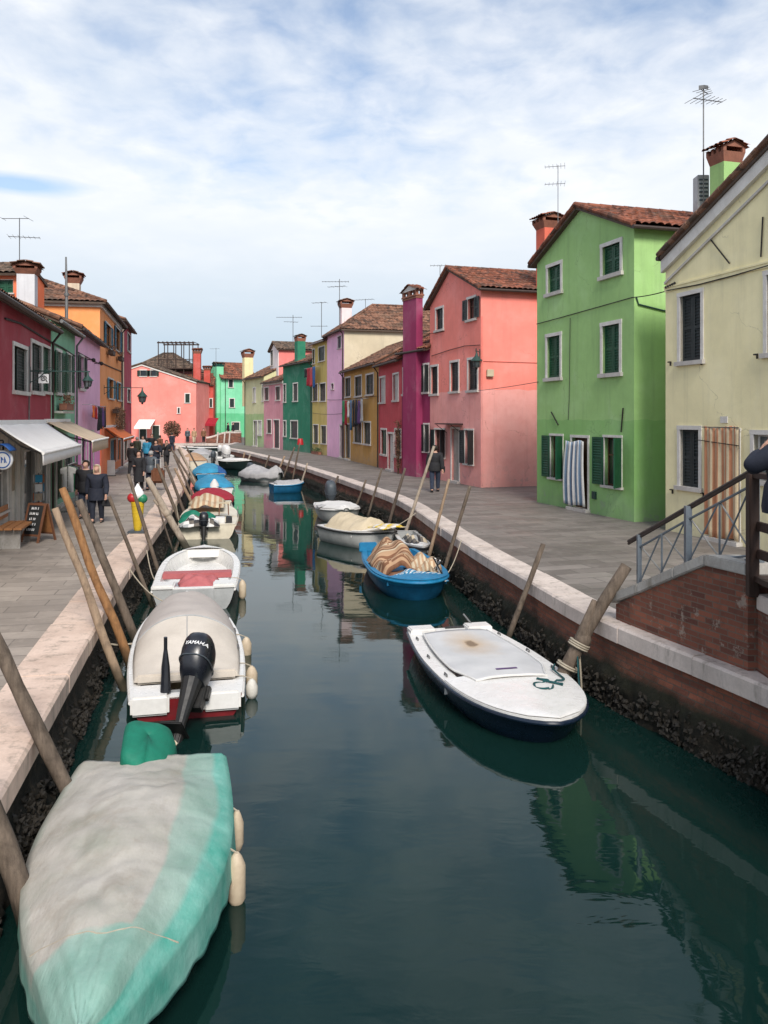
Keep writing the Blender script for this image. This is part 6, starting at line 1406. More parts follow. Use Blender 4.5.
for lb, px, h in (('person in black crossing the little brick bridge, left of a pair', 228, 1.7), ('person in black crossing the little brick bridge, right of a pair', 233, 1.74)):
    person(lb, gx(px, 97.5), 97.5, .55, h, PI * .5, 'cloth_black', 'cloth_black', 'hair_dark', .3)
# ------------------------------------------------------------------ shop things on the left quay
def awning(label, Y0, Y1, z0, z1, out_, valz, mt):
    U = V((-.22, 1, 0)).normalized(); Nn = V((.977, .215, 0)); A = V((*LL(Y0), 0)); B = V((*LL(Y1), 0)); L = (B - A).length
    root = thing('shop_awning', A + V((0, 0, z0)), label, 'awning', 'shop awnings'); m = MB()
    def fn(u, v): return A + U * (L * u) + Nn * (.04 + out_ * v) + V((0, 0, lerp(z0, z1, v) - .03 * math.sin(v * PI) + .008 * math.sin(u * 20)))
    m.grid(fn, 20, 8); o = m.build('canopy', M[mt], root, smooth=True, shade=1); md = o.modifiers.new('t', 'SOLIDIFY'); md.thickness = .012
    m = MB(); m.grid(lambda u, v: A + U * (L * u) + Nn * (.05 + out_ + .012 * math.sin(u * 40) * v) + V((0, 0, z1 - .02 - valz * v)), 60, 2); o = m.build('valance', M[mt], root, smooth=True, shade=1); md = o.modifiers.new('t', 'SOLIDIFY'); md.thickness = .01
    m = MB(); m.tube([A + Nn * (.05 + out_) + V((0, 0, z1)), B + Nn * (.05 + out_) + V((0, 0, z1))], .035, 8); m.build('front_bar', M['awning_white'], root, smooth=True)
    for q in (A + U * .3, B - U * .3):
        m = MB(); k = q + Nn * out_ * .5 + U * .25; m.tube([q + V((0, 0, z0 - .12)) + Nn * .05, k + V((0, 0, (z0 + z1) / 2 - .2)), q + Nn * out_ + V((0, 0, z1 - .03))], .022, 6); m.build('folding_arm', M['zinc'], root)
    m = MB(); m.obox(A + V((0, 0, z0 - .05)), U * L, Nn * .12, (0, 0, .12)); m.build('cassette', M['awning_white'], root)
awning('white shop awning over the blackboard sign', 19.2, 25.4, 2.68, 1.98, 1.06, .26, 'awning_white')
awning('beige shop awning beyond the white one', 25.7, 30.2, 2.70, 2.08, 1.36, .34, 'awning_beige')
og_aw = V((*LL(41.8), 0)); awning('orange awning over the blue door of the orange house', 42.0, 48.5, 2.35, 1.75, .9, .12, 'cloth_orange')
# blackboard stand
x, y_ = gp(38, 541, LZ); rt = thing('blackboard_sign', (x, y_, LZ), 'wooden folding blackboard sign with chalk writing outside the shop', 'sign')
fx = V((.93, -.37, 0)); fy = V((.37, .93, 0)); o = V((x, y_, LZ)) - fx * .28
for sg, nm in ((-1, 'front'), (1, 'back')):
    tl = -sg * .26; up = (V((0, 0, .92)) + fy * tl); bo = o + fy * sg * .29
    m = MB()
    m.obox(bo, fx * .055, fy * .03, up); m.obox(bo + fx * .505, fx * .055, fy * .03, up); m.obox(bo + up * .16 + fx * .055, fx * .45, fy * .03, up * .05); m.obox(bo + up * .95 + fx * .055, fx * .45, fy * .03, up * .05); m.build('frame', M['wood_frame'], rt)
    m = MB(); m.obox(bo + up * .21 + fx * .055 + fy * .006, fx * .45, fy * .018, up * .74); bd = m.build('board', M['slate_board' if sg < 0 else 'wood_orange'], rt)
    if sg < 0:
        m = MB(); rr = random.Random(5)
        for ln in range(5):
            u0 = .10 + rr.uniform(0, .05); zz = .84 - ln * .135; k = 0
            while u0 < .43 - rr.uniform(0, .1):
                wv = rr.uniform(.018, .03); p0 = bo + fx * (.02 + u0) + up * zz + fy * -.004
                q = [p0 + fx * wv * a + up * b for a, b in ((0, 0), (.2, .062), (.6, .004), (.9, .055), (1, .01))][:rr.choice((3, 4, 5))]
                m.tube(q, .0065, 4); u0 += wv + .02 + (.025 if rr.random() < .2 else 0)
        m.build('chalk_writing', M['lettering_white'], bd)
# bench with planks against the shop
x, y_ = gp(8, 535, LZ); u = V((-.215, .977, 0)); n_ = V((.977, .215, 0)); c0 = V((*LL(19.0), LZ))
rt = thing('bench', c0 + n_ * .3, 'orange wooden bench on pale legs against the shop front', 'bench')
m = MB()
for k in range(3): m.obox(c0 + n_ * (.10 + .2 * k) + V((0, 0, .44)), u * 1.55, n_ * .185, (0, 0, .05))
m.build('seat', M['wood_orange'], rt, bevel=.008)
m = MB()
for k in range(2): m.obox(c0 + n_ * .05 + V((0, 0, .6 + .17 * k)), u * 1.55, n_ * .03, (0, 0, .13))
m.build('backrest', M['wood_orange'], rt, bevel=.006)
for q in (.15, 1.3): m = MB(); m.obox(c0 + n_ * .12 + u * q, u * .1, n_ * .5, (0, 0, .44)); m.build('leg', M['stone_grey'], rt)
# hanging round sign with blue hood
c = c0 + u * .25 + n_ * .24; z = gz(460, c.y); z0_ = z
rt = thing('hanging_sign', (c.x, c.y, z), 'round white shop sign with blue hood hanging at the left edge', 'sign'); Mt = Matrix.Rotation(PI / 2, 3, 'X')
m = MB(); m.lathe((c.x, c.y, z), [(.21, -.035), (.225, -.02), (.225, .02), (.21, .035)], 28, M=Mt); m.build('disc', M['lettering_white'], rt, smooth=True)
m = MB(); ring = [V((c.x + .175 * math.cos(a), c.y - .04, z + .175 * math.sin(a))) for a in [2 * PI * k / 28 for k in range(28)]]; m.tube(ring, .014, 6, closed=True); m.build('blue_ring', M['sign_blue'], rt)
m = MB()
for k in range(3): m.tube([(c.x - .09 + .07 * k, c.y - .042, z - .06), (c.x - .09 + .07 * k, c.y - .042, z + .07), (c.x - .05 + .07 * k, c.y - .042, z + (.07, .0, -.06)[k])], .012, 5)
m.build('blue_letters', M['sign_blue'], rt)
m = MB(); m.grid(lambda a, b: V((c.x + (.25 - .02 * b) * (a * 2 - 1), c.y + .2 * (b * 2 - 1), z + .20 + .16 * (1 - (2 * a - 1) ** 2) * 1 + .02)), 14, 4); h_ = m.build('hood', M['sign_blue'], rt, smooth=True, shade=1); md = h_.modifiers.new('t', 'SOLIDIFY'); md.thickness = .02
m = MB(); m.tube([(c.x, c.y, z + .2), (c.x, c.y, z + .45)], .02, 6); m.tube([V((c.x, c.y, z + .45)), V((c.x, c.y, z + .45)) - n_ * .24], .02, 6); m.build('bracket', M['iron_black'], rt)
# giant ice cream cone
x, y_ = gp(136, 535, LZ); y_ += .15; rt = thing('ice_cream_cone', (x, y_, LZ + .03), 'giant ice cream cone advertising figure on the left quay edge', 'advertising figure')
m = MB(); m.box((x, y_, LZ + .065), (.44, .36, .07)); m.build('base', M['motor_grey'], rt, bevel=.015)
m = MB(); m.lathe((x, y_, LZ + .1), [(.085, 0), (.10, .05), (.165, .68), (.175, .74)], 16)
for k in range(7): m.tube([V((x + (.10 + .01 * k) * math.cos(a), y_ + (.10 + .01 * k) * math.sin(a), LZ + .2 + .09 * k)) for a in [2 * PI * j / 16 for j in range(16)]], .008, 5, closed=True)
m.build('cone', M['plastic_yellow'], rt, smooth=True)
for dx, dz, mt, r_ in ((-.13, .86, 'plastic_red', .135), (.13, .84, 'plastic_green', .13), (.02, .95, 'lettering_white', .15)):
    m = MB(); m.ball((x + dx, y_ - .02, LZ + .08 + dz), (r_, r_, r_ * .95), 14); m.build('scoop', M[mt], rt, smooth=True)
m = MB(); m.lathe((x + .0, y_, LZ + 1.0), [(.13, 0), (.16, .05), (.12, .14), (.1, .17), (.06, .23), (.01, .31)], 14); m.build('whipped_top', M['lettering_white'], rt, smooth=True)
# low panel, potted tree, cafe awning far left
x, y_ = gp(110, 476, LZ); rt = thing('display_panel', (x, y_, LZ), 'low grey violet display panel outside the orange house', 'panel'); m = MB(); m.box((x, y_, LZ + .42), (.5, .06, .8), .3); m.build('panel', M['cloth_purple' if 0 else 'cloth_grey'], rt); m = MB(); m.box((x, y_, LZ + .02), (.56, .3, .04), .3); m.build('foot', M['iron_black'], rt)
Yt = 77; x = gx(172, Yt); rt = thing('potted_tree', (x, Yt, LZ), 'little round dry brown tree in a pot before the salmon house', 'tree')
m = MB(); m.lathe((x, Yt, LZ), [(.25, 0), (.34, .45), (.37, .47), (.33, .48), (.3, .4)], 14); m.build('pot', M['terracotta'], rt, smooth=True)
m = MB(); zc = gz(429.5, Yt); m.tube([(x, Yt, LZ + .35), (x + .03, Yt, LZ + .9), (x, Yt, zc - .4)], [.055, .045, .04], 8)
rr = random.Random(9)
for k in range(16):
    a, e = rr.uniform(0, 6.28), rr.uniform(-.4, 1.3); d = V((math.cos(a) * math.cos(e), math.sin(a) * math.cos(e), math.sin(e))); p0 = V((x, Yt, zc - .35)); m.tube([p0, p0 + V((0, 0, .2)) + d * .3, p0 + V((0, 0, .3)) + d * .75], [.02, .013, .006], 5)
m.build('trunk', M['twig'], rt)
m = MB()
for k in range(900):
    d = V((rr.gauss(0, 1), rr.gauss(0, 1), rr.gauss(0, 1))).normalized() * .82 * rr.random() ** .4; c_ = V((x, Yt, zc)) + d; a = V((rr.gauss(0, 1), rr.gauss(0, 1), rr.gauss(0, 1))).normalized() * .07; b_ = a.orthogonal().normalized() * .035
    m.quad(c_ - a - b_, c_ + a - b_, c_ + a + b_, c_ - a + b_)
m.build('crown', M['dry_leaf'], rt, recalc=False)
Yc = 94.9; x0, x1 = gx(134, Yc), gx(150.5, Yc); rt = thing('cafe_awning', ((x0 + x1) / 2, 96, 2), 'white cafe awning on the salmon house', 'awning'); m = MB()
za, zb_ = gz(419.5, 97), gz(427, 95); m.grid(lambda u, v: (lerp(x0, x1, u), 96.9 - 2.0 * v, lerp(za, zb_, v)), 6, 4); o = m.build('canopy', M['awning_white'], rt); md = o.modifiers.new('t', 'SOLIDIFY'); md.thickness = .03
m = MB(); m.obox((x0, 94.86, zb_ - .22), (x1 - x0, 0, 0), (0, .03, 0), (0, 0, .22)); m.build('valance', M['awning_white'], rt)
x0, x1 = gx(198, 101), gx(214, 101); rt = thing('red_awning', ((x0 + x1) / 2, 102, 2), 'red awning on the brick red house at the far end', 'awning'); m = MB(); m.grid(lambda u, v: (lerp(x0, x1, u), 103.9 - 2 * v, lerp(gz(418, 104), gz(424, 102), v)), 6, 4); o = m.build('canopy', M['cloth_red'], rt); md = o.modifiers.new('t', 'SOLIDIFY'); md.thickness = .03
m = MB(); m.obox((x0, 101.87, gz(424, 102) - .25), (x1 - x0, 0, 0), (0, .03, 0), (0, 0, .25)); m.build('valance', M['cloth_red'], rt)
# little brick bridge at the far end
x0, x1 = gx(206, 96), gx(241, 96); rt = thing('brick_bridge', ((x0 + x1) / 2, 96.5, 0), 'low humped brick bridge parapet at the far end of the canal', 'bridge'); m = MB(); n = 14
prof = [(lerp(x0, x1, i / n), gz(lerp(438.5, 433.2, sm(i / n * 1.6)), 96)) for i in range(n + 1)]
for (a, za), (b_, zb_) in zip(prof, prof[1:]):
    m.add([(a, 96, -.2), (b_, 96, -.2), (b_, 96.35, -.2), (a, 96.35, -.2), (a, 96, za), (b_, 96, zb_), (b_, 96.35, zb_), (a, 96.35, za)], [(0, 1, 5, 4), (1, 2, 6, 5), (2, 3, 7, 6), (3, 0, 4, 7), (4, 5, 6, 7)])
m.build('parapet', M['brick_wall'], rt); m = MB(); m.tube([(a, 96.17, za + .05) for a, za in prof], .14, 6); m.build('coping', M['stone_white'], rt)
m = MB(); m.obox((x0 + .5, 96.36, -.15), (x1 - x0, 0, 0), (0, 2.4, 0), (0, 0, .7)); struct(m.build('bridge_deck', M['paving_far']))
for px in (217, 224, 229):
    X = gx(px, 95.7); m = MB(); m.tube([(X, 95.75, -.05), (X + .1, 95.75, gz(432, 95.7))], .09, 8); tag(m.build('bollard', M['stone_white'], None), 'pale post standing before the little brick bridge', 'post', 'pale posts before the brick bridge')

# ------------------------------------------------------------------ lamps and sign brackets on the walls
def bracket_lamp(label, px, py, out_, L, with_sign=None, big=1.0, face=(.977, .215, 0), origin=None, scroll=False):
    if origin is None:
        r_ = (px - CX) / F; Y = -4.75 / (r_ + .22); o = V((*LL(Y), gz(py, Y)))
    else: o = V(origin)
    d = V(face); rt = thing('wall_lantern', o, label, 'lantern'); m = MB()
    m.tube([o, o + d * out_], .018, 6); m.tube([o + V((0, 0, -.35)), o + V((0, 0, .12))], .02, 6); m.tube([o + V((0, 0, -.32)), o + d * .22 + V((0, 0, -.2)), o + d * .4 + V((0, 0, -.02))], .012, 6)
    q = [o + d * (.5 + .12 * math.cos(a) * (1 - a / 14)) + V((0, 0, .06 + .1 * math.sin(a) * (1 - a / 14) - .04)) for a in [k * .4 for k in range(26)]]; m.tube(q, .009, 5); m.build('bracket', M['iron_green'], rt)
    c = o + d * (out_ - .06); s = big; m = MB(); m.lathe(c + V((0, 0, -.46 * s)), [(.02, .46 * s), (.035 * s, .36 * s), (.05 * s, .33 * s), (.15 * s, .22 * s), (.165 * s, .2 * s)], 12); m.build('hood', M['iron_green'], rt, smooth=True)
    m = MB(); m.lathe(c + V((0, 0, -.46 * s)), [(.06 * s, .02 * s), (.085 * s, .04 * s), (.12 * s, .2 * s)], 8); m.build('glass', M['glass_lit'], rt, smooth=True)
    m = MB()
    for k in range(6):
        a = k * PI / 3; e = V((math.cos(a), math.sin(a), 0)); m.tube([c + V((0, 0, -.42 * s)) + e * .09 * s, c + V((0, 0, -.26 * s)) + e * .13 * s], .008, 4)
    m.ball(c + V((0, 0, -.46 * s)), .035 * s, 8); m.build('cage', M['iron_black'], rt)
    return rt, o, d
bracket_lamp('iron lantern on a long bracket on the crimson house', 30, 371, 1.6, 1)
o = V((*LL(23.6), gz(378.5, 23.6))) + V((.977, .215, 0)) * .22; d = V((.977, .215, 0)); rt = thing('scroll_sign', o, 'small white sign with black scroll emblem hanging under the iron bracket', 'sign'); m = MB(); m.obox(o + V((0, 0, -.13)), d * .27, V((-.215, .977, 0)) * .02, (0, 0, .26)); m.build('plate', M['lettering_white'], rt)
nrm = V((.215, -.977, 0)); m = MB(); cc = o + d * .135 + nrm * .012; m.tube([cc + d * (.085 * math.cos(a) * (1 - a / 12)) + V((0, 0, .085 * math.sin(a) * (1 - a / 12))) for a in [k * .35 for k in range(30)]], .011, 5); m.tube([cc + d * .06 + V((0, 0, -.02)), cc + d * .1 + V((0, 0, -.1))], .012, 5); m.build('emblem', M['iron_black'], rt)
m = MB(); m.tube([o + V((0, 0, .13)), o + V((0, 0, .21))], .008, 4); m.tube([o + d * .27 + V((0, 0, .13)), o + d * .27 + V((0, 0, .21))], .008, 4); m.build('hanger', M['iron_black'], rt)
bracket_lamp('big dark lantern on a long bracket on the orange house', 104, 387.5, 1.9, 1, big=1.7)
p = HS['pink']; oc = p.P(.0, -.05, gz(352, 33.8)); bracket_lamp('green iron lantern on the corner of the salmon pink gabled house', 0, 0, .5, 1, origin=oc, face=tuple((-p.u * .75 - p.n * .66).normalized()), big=1.5)
q = p.P(-.02, .22, gz(377, 34)); m = MB(); m.obox(q, p.n * .3, -p.u * .12, (0, 0, .3)); tag(m.build('junction_box', M['cloth_beige'], None, bevel=.02), 'cream box under the lantern on the salmon pink corner', 'box')
# ------------------------------------------------------------------ washing
def garment(label, kind, c, ux, w, h, mt, cat, seed=0):
    """hung cloth: outline by kind, with folds and a little thickness"""
    m = MB(); ux = V(ux).normalized(); nn = V((-ux.y, ux.x, 0)); n = 10; k = 10
    def wid(v):
        if kind == 'shirt': return 1.0 if v < .3 else .66 + .05 * v
        if kind == 'trousers': return .8 + .2 * v
        return 1.0
    def fn(u, v):
        a = (u * 2 - 1) * wid(v); sl = -.10 * abs(a) if kind == 'shirt' and v < .3 else 0
        return V(c) + ux * a * w / 2 + V((0, 0, -h * v + sl * h + (.02 * noise.noise(V((u * 4, v, seed)))))) + nn * (.035 * math.sin(u * 11 + seed) * (.3 + v) + .03 * noise.noise(V((u * 3, v * 3, seed))))
    if kind == 'trousers':
        for s0, s1 in ((0, .46), (.54, 1)):
            m.grid(lambda u, v: fn(lerp(s0, s1, u), v) if v > .3 else fn(lerp(0 if s0 == 0 else .5, .5 if s0 == 0 else 1, u), v), 5, k)
    else: m.grid(fn, n, k)
    o = m.build('garment', M[mt], None, smooth=True, shade=1); md = o.modifiers.new('t', 'SOLIDIFY'); md.thickness = .012; md.offset = 0
    return tag(o, label, cat, 'washing hung on the houses')
def wash(hs, off, px0, px1, py, items, lbl):
    u0, Y0 = hs.ray(px0); u1, Y1 = hs.ray(px1); z = gz(py, (Y0 + Y1) / 2)
    m = MB(); m.tube([hs.P(u0, 0, z), hs.P(u0, -off, z), hs.P((u0 + u1) / 2, -off, z - .05), hs.P(u1, -off, z), hs.P(u1, 0, z)], .012, 5); tag(m.build('clothes_line', M['cloth_grey'], None), 'clothes line ' + lbl, 'clothes line')
    n = len(items); du = (u1 - u0) / n
    for i, (nm, kind, mt, w_, h_) in enumerate(items):
        garment(nm + ' hanging ' + lbl, kind, hs.P(u0 + du * (i + .5), -off, z - .03), hs.u * (1 if du > 0 else -1), abs(du) * w_, h_, mt, nm.split()[-1], i + py)

wash(HS['ochre'], .35, 347.5, 369, 399.5, [('green towel', 'towel', 'cloth_green', .8, 1.5), ('red towel', 'towel', 'cloth_red', .7, 1.6), ('white shirt', 'shirt', 'cloth_white', .8, 1.1), ('dark teal sheet', 'towel', 'hull_blue', 1.0, 1.9), ('black jumper', 'shirt', 'cloth_black', .95, 1.7), ('navy trousers', 'trousers', 'cloth_navy', .8, 1.6), ('purple jumper', 'shirt', 'cloth_purple', .85, 1.5), ('grey trousers', 'trousers', 'cloth_grey', .7, 1.4)], 'below the ochre house windows')
wash(HS['mustard'], .4, 309, 320.5, 367.5, [('black shirt', 'shirt', 'cloth_black', .9, .7), ('dark red towel', 'towel', 'cloth_red', .85, 1.4), ('bright red towel', 'towel', 'plastic_red', .85, 1.5), ('deep blue sheet', 'towel', 'cloth_deepblue', .9, 1.6)], 'on the mustard house')
wash(HS['orchid'], .4, 82, 97, 405.5, [('orange red towel', 'towel', 'cloth_orange', .9, .5), ('bright red shirt', 'shirt', 'plastic_red', .9, .55), ('black trousers', 'trousers', 'cloth_black', .8, 1.05), ('black jumper', 'shirt', 'cloth_black', .9, 1.0), ('dark purple shirt', 'shirt', 'cloth_purple', .8, .9), ('navy trousers', 'trousers', 'cloth_navy', .7, .95)], 'on the lilac pink left house')
# ------------------------------------------------------------------ door curtains
def curtain(label, hs, px0, px1, py0, py1, mats, nstr, off, bulge):
    u0, Y0 = hs.ray(px0); u1, Y1 = hs.ray(px1); u0, u1 = min(u0, u1), max(u0, u1); Yc = (Y0 + Y1) / 2; z1, z0 = gz(py0, Yc), gz(py1, Yc); m = MB(); n = nstr * 6
    def fn(u, v):
        w_ = 1 + bulge * math.sin(v * PI * .55); uu = u0 + (u1 - u0) * (.5 + (u - .5) * w_)
        return hs.P(uu, -off - .05 * math.sin(u * nstr * PI * 1.0 + .6 * math.sin(u * 9)) * (.35 + .65 * v) - bulge * .25 * math.sin(v * PI), lerp(z1, z0, v) + .03 * math.sin(u * 7))
    m.grid(fn, n, 14, mf=lambda i, j: (i // 3) % 2 if len(mats) == 2 else [0, 1, 0, 2][(i // 3) % 4])
    o = m.build('door_curtain', [M[x] for x in mats], None, smooth=True, shade=1); tag(o, label, 'curtain'); md = o.modifiers.new('t', 'SOLIDIFY'); md.thickness = .006
curtain('blue and white striped curtain blowing out of the green house door', HS['green'], 568, 586.5, 441, 505, ['cloth_white', 'stripe_navy', 'stripe_blue'], 9, .10, .18)
curtain('orange and sand striped curtain over the yellow house door', HS['yellow'], 708, 742, 427, 538, ['stripe_sand', 'stripe_orange'], 8, .09, 0)
m = MB(); y = HS['yellow']; ua, Ya = y.ray(706); ub, Yb = y.ray(743); m.tube([y.P(ua, -.11, gz(427, Ya)), y.P(ub, -.11, gz(427, Ya))], .012, 6); tag(m.build('curtain_rod', M['zinc'], None), 'thin curtain rod over the yellow house door', 'curtain rod')
m = MB(); m.tube([y.P(ua + .2, -.1, gz(440, Ya)), y.P(ub - .02, -.12, gz(444, Ya)), y.P(ub - .02, -.12, gz(447, Ya))], .01, 5); tag(m.build('iron_bar', M['iron_black'], None), 'thin iron bar across the orange striped curtain', 'bar')
# ------------------------------------------------------------------ planters, climbing plant
def planter(label, hs, px, z, L, mt, leaf, hang=0, n=140):
    u, Y = hs.ray(px); c = hs.P(u, -.22, z); rt = thing('planter', c, label, 'planter'); m = MB(); m.obox(hs.P(u - L / 2, -.34, z), hs.u * L, hs.n * .24, (0, 0, .22)); m.obox(hs.P(u - L / 2 - .015, -.355, z + .19), hs.u * (L + .03), hs.n * .27, (0, 0, .035)); m.build('trough', M[mt], rt, bevel=.01)
    rr = random.Random(int(px)); m = MB()
    for i in range(n):
        a = rr.uniform(-L / 2, L / 2); h_ = rr.uniform(-hang, .3 if not hang else .12); q_ = hs.P(u + a, -.22 - rr.uniform(-.12, .16) - (.12 if h_ < 0 else 0), z + .22 + h_); d1 = V((rr.gauss(0, 1), rr.gauss(0, 1), rr.gauss(0, 1))).normalized() * rr.uniform(.03, .07); d2 = d1.orthogonal().normalized() * .03
        m.quad(q_ - d1, q_ + d2, q_ + d1, q_ - d2)
    m.build('plant', M[leaf], rt, recalc=False)
planter('terracotta planter against the mustard house', HS['mustard'], 319, .0, 2.1, 'terracotta', 'leaf_green')
og = HS['orange']
planter('long window trough with dry brown hanging plants on the orange house', og, 114, 3.05, 3.8, 'timber_dark', 'dry_leaf', 1.1, 900)
for px, z, lb in ((107.5, 6.05, 'dark window box under the upper near window of the orange house'), (117, 6.1, 'dark window box under the upper far window of the orange house')): planter(lb, og, px, z, 1.3, 'timber_dark', 'dry_leaf', 0, 60)
planter('dark trough with plants under the sage house windows', HS['sage'], 60, 3.06, 1.6, 'terracotta', 'dry_leaf', 0, 80)
rd = HS['red']; u, Y = rd.ray(403.2); rt = thing('climbing_plant', rd.P(.35, -.15, 0), 'dry climbing plant on a stake between the red and magenta houses', 'plant'); m = MB(); m.tube([rd.P(.2, -.15, 0), rd.P(.24, -.13, 1.3), rd.P(.2, -.15, 2.55)], [.05, .045, .03], 7); m.build('stem', M['twig'], rt); rr = random.Random(4); m = MB()
for i in range(420):
    q_ = rd.P(.22 + rr.gauss(0, .13), -.15 + rr.gauss(0, .08), rr.uniform(.3, 2.7)); d1 = V((rr.gauss(0, 1), rr.gauss(0, 1), rr.gauss(0, 1))).normalized() * .05; d2 = d1.orthogonal().normalized() * .025; m.quad(q_ - d1, q_ + d2, q_ + d1, q_ - d2)
m.build('foliage', M['dry_leaf'], rt, recalc=False)
# ------------------------------------------------------------------ aerials, vent, wires
def aerial(label, px, y0, y1, Y, booms, head=None, r=.02):
    r *= .72; X = gx(px, Y); zb, zt = gz(y1, Y), gz(y0, Y); rt = thing('tv_aerial', (X, Y, zb), label, 'aerial', 'aerials on the roofs'); m = MB(); m.tube([(X, Y, zb - .6), (X, Y, zt)], r, 6); m.build('mast', M['antenna_metal'], rt)
    for dz, L, ang, n in booms:
        d = V((math.cos(ang), math.sin(ang), 0)); e = V((-d.y, d.x, 0)); z = zt - dz; m = MB(); m.tube([V((X, Y, z)) - d * L * .35, V((X, Y, z)) + d * L * .65], r * .7, 5)
        for i in range(n):
            q_ = V((X, Y, z)) + d * L * (-.33 + .96 * i / max(n - 1, 1)); w_ = (.42 - .25 * i / n) * (1 if L > .5 else .6); m.tube([q_ - e * w_, q_ + e * w_], r * .4, 4)
        m.build('boom', M['antenna_metal'], rt)
    if head: m = MB(); m.grid(lambda u, v: (X + .28 * (u - .5), Y - .05 + .1 * abs(u - .5), zt + .1 + .12 * (v - .5)), 6, 2); m.tube([(X, Y, zt), (X, Y, zt + .12)], r, 5); m.build('reflector', M['antenna_metal'], rt)
aerial('tall aerial with a stubby head beside the green chimney, highest in the photo', 703.5, 91, 205, 24.5, ((.25, 1.0, .3, 7), (.0, .5, .8, 4)), True, .028)
aerial('aerial with two short booms above the red tiled green house', 558, 165, 216, 33.5, ((.05, .8, PI * .93, 6), (.75, .8, PI * .95, 6)))
aerial('aerial with one boom above the salmon pink gable', 440, 265, 281, 39, ((.03, .7, PI, 5),))
aerial('tall thin aerial above the lilac house, the highest over the far roofs', 339.5, 279, 322, 62, ((.2, 2.0, PI, 9), (.55, 1.4, PI * .9, 5)), r=.035)
aerial('aerial with slanting top left of the lilac chimney', 321.5, 302, 330, 66, ((.05, 1.2, PI * .9, 4), (1.9, 1.3, PI, 3)), r=.035)
aerial('spidery aerial above the emerald house', 293, 315, 338, 72, ((.2, 2.2, PI, 10), (.6, 1.2, PI * 1.1, 5)), r=.035)
aerial('faint low aerial behind the beige roof', 365.5, 299, 312, 68, ((.05, 2.0, PI * .9, 8),), r=.03)
aerial('aerial with a long top arm on the sage house chimney at the left', 19.5, 218, 268, 31, ((.02, 1.0, PI, 2), (.7, 1.1, .25, 7)), r=.025)
aerial('thin far aerial above the mint green house', 216, 348, 366, 105, ((.1, 1.2, PI, 4),), r=.03)
X = gx(66.5, 33.5); m = MB(); m.tube([(X, 33.5, 6.2), (X, 33.5, gz(300, 33.5)), (X - .02, 33.5, gz(257, 33.5))], [.07, .065, .035], 8); m.tube([(X, 33.5, gz(296, 33.5)), (X, 33.5, gz(293, 33.5))], .1, 8); tag(m.build('flue_pipe', M['zinc'], None, smooth=True), 'thin grey flue pipe rising from the sage house roof', 'flue pipe')
X, Yv = gx(701, 24.9), 24.9; rt = thing('roof_cabinet', (X, Yv, 9.6), 'grey metal cabinet on the green roof beside the tall aerial', 'cabinet'); m = MB(); m.box((X, Yv, gz(191, Yv) - .3), (.34, .4, 1.45)); m.build('casing', M['gel_grey'], rt, bevel=.015); m = MB()
for k_ in range(6): m.box((X, Yv - .205, gz(191, Yv) - .32 + .12 * k_), (.26, .012, .05))
m.build('grille', M['motor_grey'], rt)
# wires strung between the houses
def wire(a, b, sag, label, r=.012):
    a, b = V(a), V(b); m = MB(); m.tube([a.lerp(b, t / 14) + V((0, 0, -sag * 4 * (t / 14) * (1 - t / 14))) for t in range(15)], r, 5); tag(m.build('overhead_wire', M['cable_black'], None), label, 'wire')
g = HS['green']; y = HS['yellow']
ug, Yg = g.ray(633); uy, Yy = y.ray(669); wire(g.P(ug, -.03, gz(297.5, Yg)), y.P(uy, -.03, gz(290.5, Yy)), .03, 'black wire between the green and yellow houses', .014)
m = MB(); q_ = y.P(y.W - .1, -.06, gz(288, 21)); 
for k_ in range(5): m.ball(q_ - y.u * (.09 * k_) + V((0, 0, .012 * k_)), .035, 6)
tag(m.build('cable_clamps', M['cable_black'], None), 'row of black insulators on the wire at the yellow house corner', 'insulators')
wire(g.P(5.5, -.02, gz(382, 28)), HS['pink'].P(0, -.1, 3.9), .02, 'thin wire from the pink house to the green one', .01)
for dz, a, b, lb in ((4.05, 'ochre', 'lilac', 'thin wire along the ochre and lilac house fronts'), (3.1, 'lilac', 'mustard', 'thin wire along the lilac and mustard house fronts')):
    A, B = HS[a], HS[b]; wire(A.P(.2, -.06, dz), B.P(B.W - .2, -.06, dz + .1), .08, lb, .015)

# clothes rails under the beige awning
A = V((*LL(26.6), LZ)); U = V((-.22, 1, 0)).normalized(); Nn = V((.977, .215, 0)); A = A + Nn * .55
rt = thing('clothes_rail', A + U * .9, 'metal clothes rail with hanging garments under the beige awning', 'clothes rail'); m = MB()
for q in (0, 1.8): m.tube([A + U * q, A + U * q + V((0, 0, 1.5))], .018, 6); m.tube([A + U * q - Nn * .22 + V((0, 0, .02)), A + U * q + Nn * .22 + V((0, 0, .02))], .018, 6)
m.tube([A + V((0, 0, 1.5)), A + U * 1.8 + V((0, 0, 1.5))], .018, 6); m.build('rail', M['chrome'], rt)
for i, (cn, mt) in enumerate((('white', 'cloth_white'), ('pale green', 'cloth_green'), ('grey', 'cloth_grey'), ('lilac', 'cloth_purple'), ('beige', 'cloth_beige'), ('pink', 'cloth_pink'), ('second white', 'cloth_white'))):
    garment(cn + ' shirt hanging on the clothes rail under the beige awning', 'shirt', A + U * (.15 + .25 * i) + V((0, 0, 1.47)), (Nn * .8 + U * .35), .5, .85, mt, 'shirt', i + 3)
